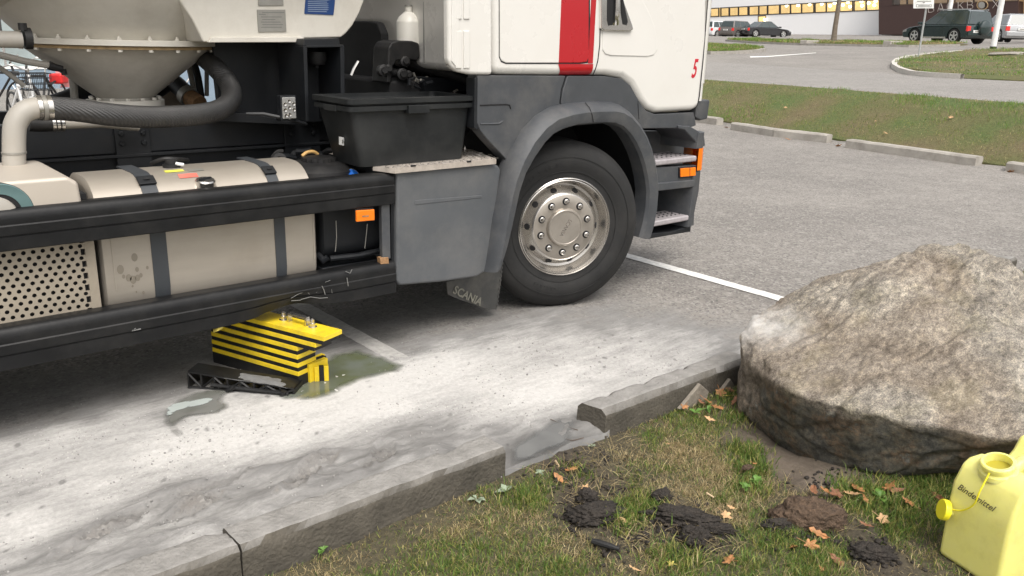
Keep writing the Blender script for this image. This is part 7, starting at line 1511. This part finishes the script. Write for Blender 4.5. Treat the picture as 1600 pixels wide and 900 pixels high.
LT = {'B': [[(0,0),(0,1),(.6,1),(.8,.85),(.8,.65),(.6,.52),(0,.52)],[(.6,.52),(.9,.38),(.9,.15),(.6,0),(0,0)]], 'A': [[(0,0),(.45,1),(.55,1),(1,0)],[(.2,.35),(.8,.35)]],
      'C': [[(.9,.85),(.6,1),(.3,1),(0,.7),(0,.3),(.3,0),(.6,0),(.9,.15)]], 'K': [[(0,0),(0,1)],[(.9,1),(.05,.45)],[(.3,.6),(.95,0)]], 'X': [[(0,0),(1,1)],[(0,1),(1,0)]]}
for ch, x0, y0 in (('B',1450.5,19.3),('A',1465,18),('C',1480,16.8),('K',1497,15.3),('B',1511.5,14.3),('X',1551,12.8)):
    strokes(LT[ch], x0, y0, 9.5, 12.5, -.05).build('sign_letter', 'neon_white', bb_)
mb = MB(); mb.tube([wr_(1535+8.5*math.cos(a), 8+7.2*math.sin(a), .12) for a in np.linspace(0, 2*PI, 17)], .05, 5); ringo = mb.build('sign_ring', 'gasket_brown', bb_)
mb = MB(); c0 = wr_(1534, 8, .14); pts = [wr_(1534+5.6*math.cos(a)*(1 if k % 2 else .9), 8+5.4*math.sin(a), .14) for k, a in enumerate(np.linspace(0, 2*PI, 13)[:-1])]; mb.extr(pts, wr_.n*.05); mb.build('sign_disc', 'plate_metal', bb_)
# lamp-sized things along the street
def pole(base, top, D, r0, r1, m, name, label, cat, cap=True):
    a = at_depth(*base, D) if D else T(*base); rr2 = ray(*top); hd = Vector((a.x, a.y, 0)).length; k = hd/Vector((rr2.x, rr2.y, 0)).length; z = EYE+rr2.z*k
    root = thing(name, label, cat, a); mb = MB(); mb.tube([a-Vector((0, 0, .2)), (a.x, a.y, a.z+1), (a.x, a.y, max(z, a.z+1.2)+.6)], [r0, r0, r1], 16); mb.build('pole', m, root); return root, a, z
root, a, z = pole((1551.5, 76.5), (1563, -60), None, .115, .095, 'post_white', 'lamp_pole', 'thick white pole with a black foot on the grass verge', 'pole')
mb = MB(); mb.tube([a-Vector((0, 0, .15)), a+Vector((0, 0, .10))], .13, 16); mb.build('pole_foot', 'black_plastic', root)
mb = MB(); hd_ = Vector((a.x, a.y, z+.6)); mb.box(hd_.x-.1, hd_.x+.1, hd_.y-.5, hd_.y+.1, hd_.z, hd_.z+.1); mb.build('lamp_head', 'post_grey', root, bevel=.02)
root, a, z = pole((1480, 40), (1488, -60), 58, .14, .12, 'post_white', 'flag_pole', 'white pole standing behind the dark green off-road car', 'pole')
root, a, z = pole((1434.5, 91.5), (1444, -8), None, .032, .032, 'post_grey', 'sign_post', 'thin grey post carrying a white notice board by the verge', 'sign')
pz = lambda px, py: (lambda r: ORG+r*(Vector((a.x, a.y, 0)).length/Vector((r.x, r.y, 0)).length))(ray(px, py))
q = [pz(1427.5, -14), pz(1460, -14), pz(1459, 13), pz(1427, 13.2)]; mb = MB(); v = Vector((a.x, a.y, 0)).normalized()*.03; q = [p_-v*2.6 for p_ in q]; mb.extr(q, v); sg = mb.build('board', 'paper_white', root)
for pts, mt in ((([1431.5, 7.2], [1456, 7.2], [1455, 11.2], [1431, 11.4]), 'plate_text'), (([1432.3, 8.0], [1455.2, 8.0], [1454.4, 10.5], [1431.9, 10.7]), 'paper_white'), (([1435, 8.7], [1453, 8.7], [1452.6, 9.8], [1434.6, 9.9]), 'plate_text'), (([1433, 1.6], [1455, 1.4], [1455, 2.6], [1433, 2.8]), 'plate_metal'), (([1441, 3.6], [1446, 3.6], [1443.5, 5.4]), 'plate_text'), (([1435, -5], [1453, -5], [1453, -3.5], [1435, -3.5]), 'plate_text')):
    mb = MB(); k = {'plate_text': .004, 'paper_white': .006, 'plate_metal': .004}[mt]
    if mt == 'plate_text' and pts[0][1] == 8.7: k = .008
    mb.extr([pz(*p_)-v*2.6-v.normalized()*k for p_ in pts], v*.05); mb.build('print_mark', mt, sg, smooth=False)
# street tree
b0 = T(1303, 68); tr_ = thing('street_tree', 'bare grey tree trunk on the planting strip in front of the white wall', 'tree', b0); hd = Vector((b0.x, b0.y, 0)).length
def tpt(px, py): r = ray(px, py); return ORG+r*(hd/Vector((r.x, r.y, 0)).length)
mb = MB(); mb.tube([tpt(1300.5, 69.5), tpt(1303, 60), tpt(1305, 42), tpt(1308.5, 20), tpt(1311.5, 0), tpt(1314, -40), tpt(1318, -90)], [.20, .145, .125, .115, .11, .10, .07], 12)
mb.build('trunk', 'bark', tr_)
rr_ = random.Random(3); cr = MB(); lm_ = MB()
for k in range(14):
    z_ = rr_.uniform(-30, -90); p = tpt(1313.5, z_); d = Vector((rr_.uniform(-1, 1), rr_.uniform(-1, 1), rr_.uniform(.5, 1.2)))*rr_.uniform(.8, 1.8); lm_.tube([p, p+d*.5, p+d], [.04, .025, .008], 6)
    for j in range(90):
        c = p+d*rr_.uniform(.4, 1.1)+Vector((rr_.gauss(0, .3), rr_.gauss(0, .3), rr_.gauss(0, .3))); s_ = rr_.uniform(.04, .08); u_ = Vector((rr_.uniform(-1, 1), rr_.uniform(-1, 1), rr_.uniform(-1, 1))).normalized()*s_; w_ = u_.cross(Vector((rr_.random(), rr_.random(), rr_.random()))).normalized()*s_*.7
        cr.add([c-u_, c+w_, c+u_, c-w_], [(0, 1, 2, 3)])
lm_.build('branches', 'bark', tr_); cr.build('crown', 'leaf_yellow', tr_, smooth=False, fixn=False)
# low trimmed stones along the planting strip
for a, c, lb in ((1265,67.3,'small pale stone block on the planting strip, left of the trunk gap'),(1395,68.6,'pale flat stone on the planting strip near the green car')):
    p = T(a, c, .09); mb = MB(); mb.box(p.x-.6, p.x+.6, p.y-.2, p.y+.2, p.z-.1, p.z+.14); tag(mb.build('stone_block', 'kerb_far_m', bevel=.04), lb, 'stone')
p = T(1560, 84, .12)
for a, c, r_, lb in ((1572,84,.5,'flat pale stone slab on the grass verge, left one'),(1592,83,.4,'flat pale stone slab on the verge at the photo edge')):
    q = T(a, c, .14); mb = MB(); mb.add([(q.x+r_*1.5*math.cos(t)*(1+.25*math.sin(3*t)), q.y+r_*math.sin(t), q.z+.02+.03*math.sin(2*t)) for t in np.linspace(0, 2*PI, 13)[:-1]], [tuple(range(12))]); o = mb.build('stone_slab', 'kerb_far_m'); o.modifiers.new('s', 'SOLIDIFY').thickness = .06; tag(o, lb, 'stone')

# --- seen under the silo: bicycles in front of a pale glazed front
gf = thing('glazed_building', 'pale grey-green glazed building seen behind the truck hoses', 'building', (6, 26, 0)); yF = 25.0
mb = MB(); mb.box(-6, 30, yF, yF+.3, 0, .55); mb.build('base_wall', 'blue_panel', gf)
mb = MB(); mb.box(-6, 30, yF, yF+.3, 3.0, 7); mb.build('upper_wall', 'wall_pale', gf)
for i in range(24):
    x = -6+i*1.5; mb = MB(); mb.box(x, x+1.44, yF+.08, yF+.12, .55, 1.30); mb.build('pane', 'glass_pale', gf); mb = MB(); mb.box(x, x+1.44, yF+.08, yF+.12, 1.36, 3.0); mb.build('pane', 'glass_pale', gf)
mb = MB(); mb.box(-6, 30, yF+.0, yF+.1, 1.30, 1.36); mb.build('transom', 'label_white', gf); mb = MB(); mb.box(-6, 30, yF-.02, yF+.1, .50, .56); mb.build('sill', 'label_white', gf)
def bicycle(label, px, py, D, yaw, fm, basket=False, bag=False):
    r = ray(px, py); k = D; p = ORG+r*D; root = thing('bicycle', label, 'bicycle', (p.x, p.y, 0), 'parked bicycles', yaw)
    def L_(mb, nm, m, **k_): o = mb.build(nm, m, **k_); o.parent = root; return o
    for x in (-.52, .55):
        mb = MB(); mb.tube([(x+.33*math.cos(a), 0, .34+.33*math.sin(a)) for a in np.linspace(0, 2*PI, 29)], .018, 6, caps=False); w = L_(mb, 'wheel', 'bike_black')
        mb = MB()
        for j in range(14): a = 2*PI*j/14; mb.tube([(x, 0, .34), (x+.32*math.cos(a), 0, .34+.32*math.sin(a))], .003, 4)
        o = mb.build('spokes', 'steel_bright'); o.parent = w
    mb = MB()
    for q in ([(-.18, 0, .78), (.40, 0, .80)], [(.40, 0, .80), (.0, 0, .30)], [(-.18, 0, .80), (.0, 0, .30)], [(-.52, .05, .34), (.0, 0, .30)], [(-.52, .05, .34), (-.17, 0, .76)], [(-.52, -.05, .34), (-.17, 0, .76)], [(.37, 0, .98), (.46, 0, .66)]): mb.tube(q, .020, 8)
    L_(mb, 'frame', fm)
    mb = MB(); mb.tube([(.46, .05, .66), (.55, .05, .34)], .014, 6); mb.tube([(.46, -.05, .66), (.55, -.05, .34)], .014, 6); mb.tube([(.46, -.05, .66), (.46, .05, .66)], .02, 6); L_(mb, 'fork', fm)
    mb = MB(); mb.tube(spline([(.28, -.30, 1.06), (.38, -.20, 1.10), (.38, -.06, 1.04), (.38, .06, 1.04), (.38, .20, 1.10), (.28, .30, 1.06)], 5), .012, 6); mb.tube([(.38, 0, .95), (.38, 0, 1.05)], .015, 6); L_(mb, 'handlebar', 'steel_bright')
    for s in (-1, 1): mb = MB(); mb.tube([(.29, s*.29, 1.065), (.20, s*.33, 1.03)], .017, 6); L_(mb, 'grip', 'bike_black')
    mb = MB(); mb.tube([(-.19, 0, .76), (-.21, 0, .92)], .014, 6); L_(mb, 'seat_post', 'steel_bright')
    mb = MB(); mb.extr([(-.36, -.08, .93), (-.36, .08, .93), (-.20, .05, .94), (-.06, .015, .93), (-.06, -.015, .93), (-.20, -.05, .94)], (0, 0, .05)); L_(mb, 'saddle', 'bike_black', bevel=.015)
    if basket:
        mb = MB()
        for z in (.78, .86, .94, 1.0): mb.tube([(.50, -.17, z), (.50, .17, z), (.76, .17, z), (.76, -.17, z), (.50, -.17, z)], .006, 4)
        for y in np.linspace(-.17, .17, 8): mb.tube([(.50, y, 1.0), (.52, y*.9, .78), (.74, y*.9, .78), (.76, y, 1.0)], .004, 4)
        L_(mb, 'basket', 'frame_paint')
    if bag: mb = MB(); mb.box(-.75, -.50, -.12, .12, .62, .80); L_(mb, 'rear_bag', 'bike_red', bevel=.04)
    return root
v0 = ray(40, 100); yv = math.atan2(v0.y, v0.x)
bicycle('white bicycle with wire basket, nearest under the silo cone', 36, 150, 12.0, yv+PI+.28, 'bike_white', basket=True)
bicycle('red bicycle behind the white one under the silo cone', 66, 150, 14.5, yv+PI-.5, 'bike_black', bag=True)
bicycle('black bicycle at the left photo edge behind the hoses', -6, 150, 15.0, yv+PI+.9, 'bike_black')
bicycle('silver bicycle seen small between hopper and hose', 285, 140, 19.0, yv-1.2, 'steel_bright')
mb = MB(); p = G(112, 190, 0); mb.obox((3.9, 14.8, .55), Vector((1, 0, .35)).normalized(), Vector((0, 1, 0)), Vector((-.35, 0, 1)).normalized(), .20, .04, 1.3); tag(mb.build('wooden_board', 'wood_orange'), 'orange wooden board leaning behind the hopper strut', 'board')
pp = at_depth(88, 95, 16); mb = MB(); rows = [[pp+Vector((.35*i/5+.03*math.sin(j*2+i), .1*math.sin(i*1.3+j), -.5*j/5)) for i in range(6)] for j in range(6)]; mb.grid(rows); tag(mb.build('pink_cloth', 'fabric_pink'), 'faded pink cloth hanging behind the bicycles', 'cloth')
pp = at_depth(327, 140, 17); mb = MB(); mb.box(pp.x-.22, pp.x+.35, pp.y, pp.y+.3, 0, pp.z+.5); tag(mb.build('utility_box', 'blue_panel', bevel=.02), 'blue-grey cabinet seen through the gap right of the hopper', 'cabinet')
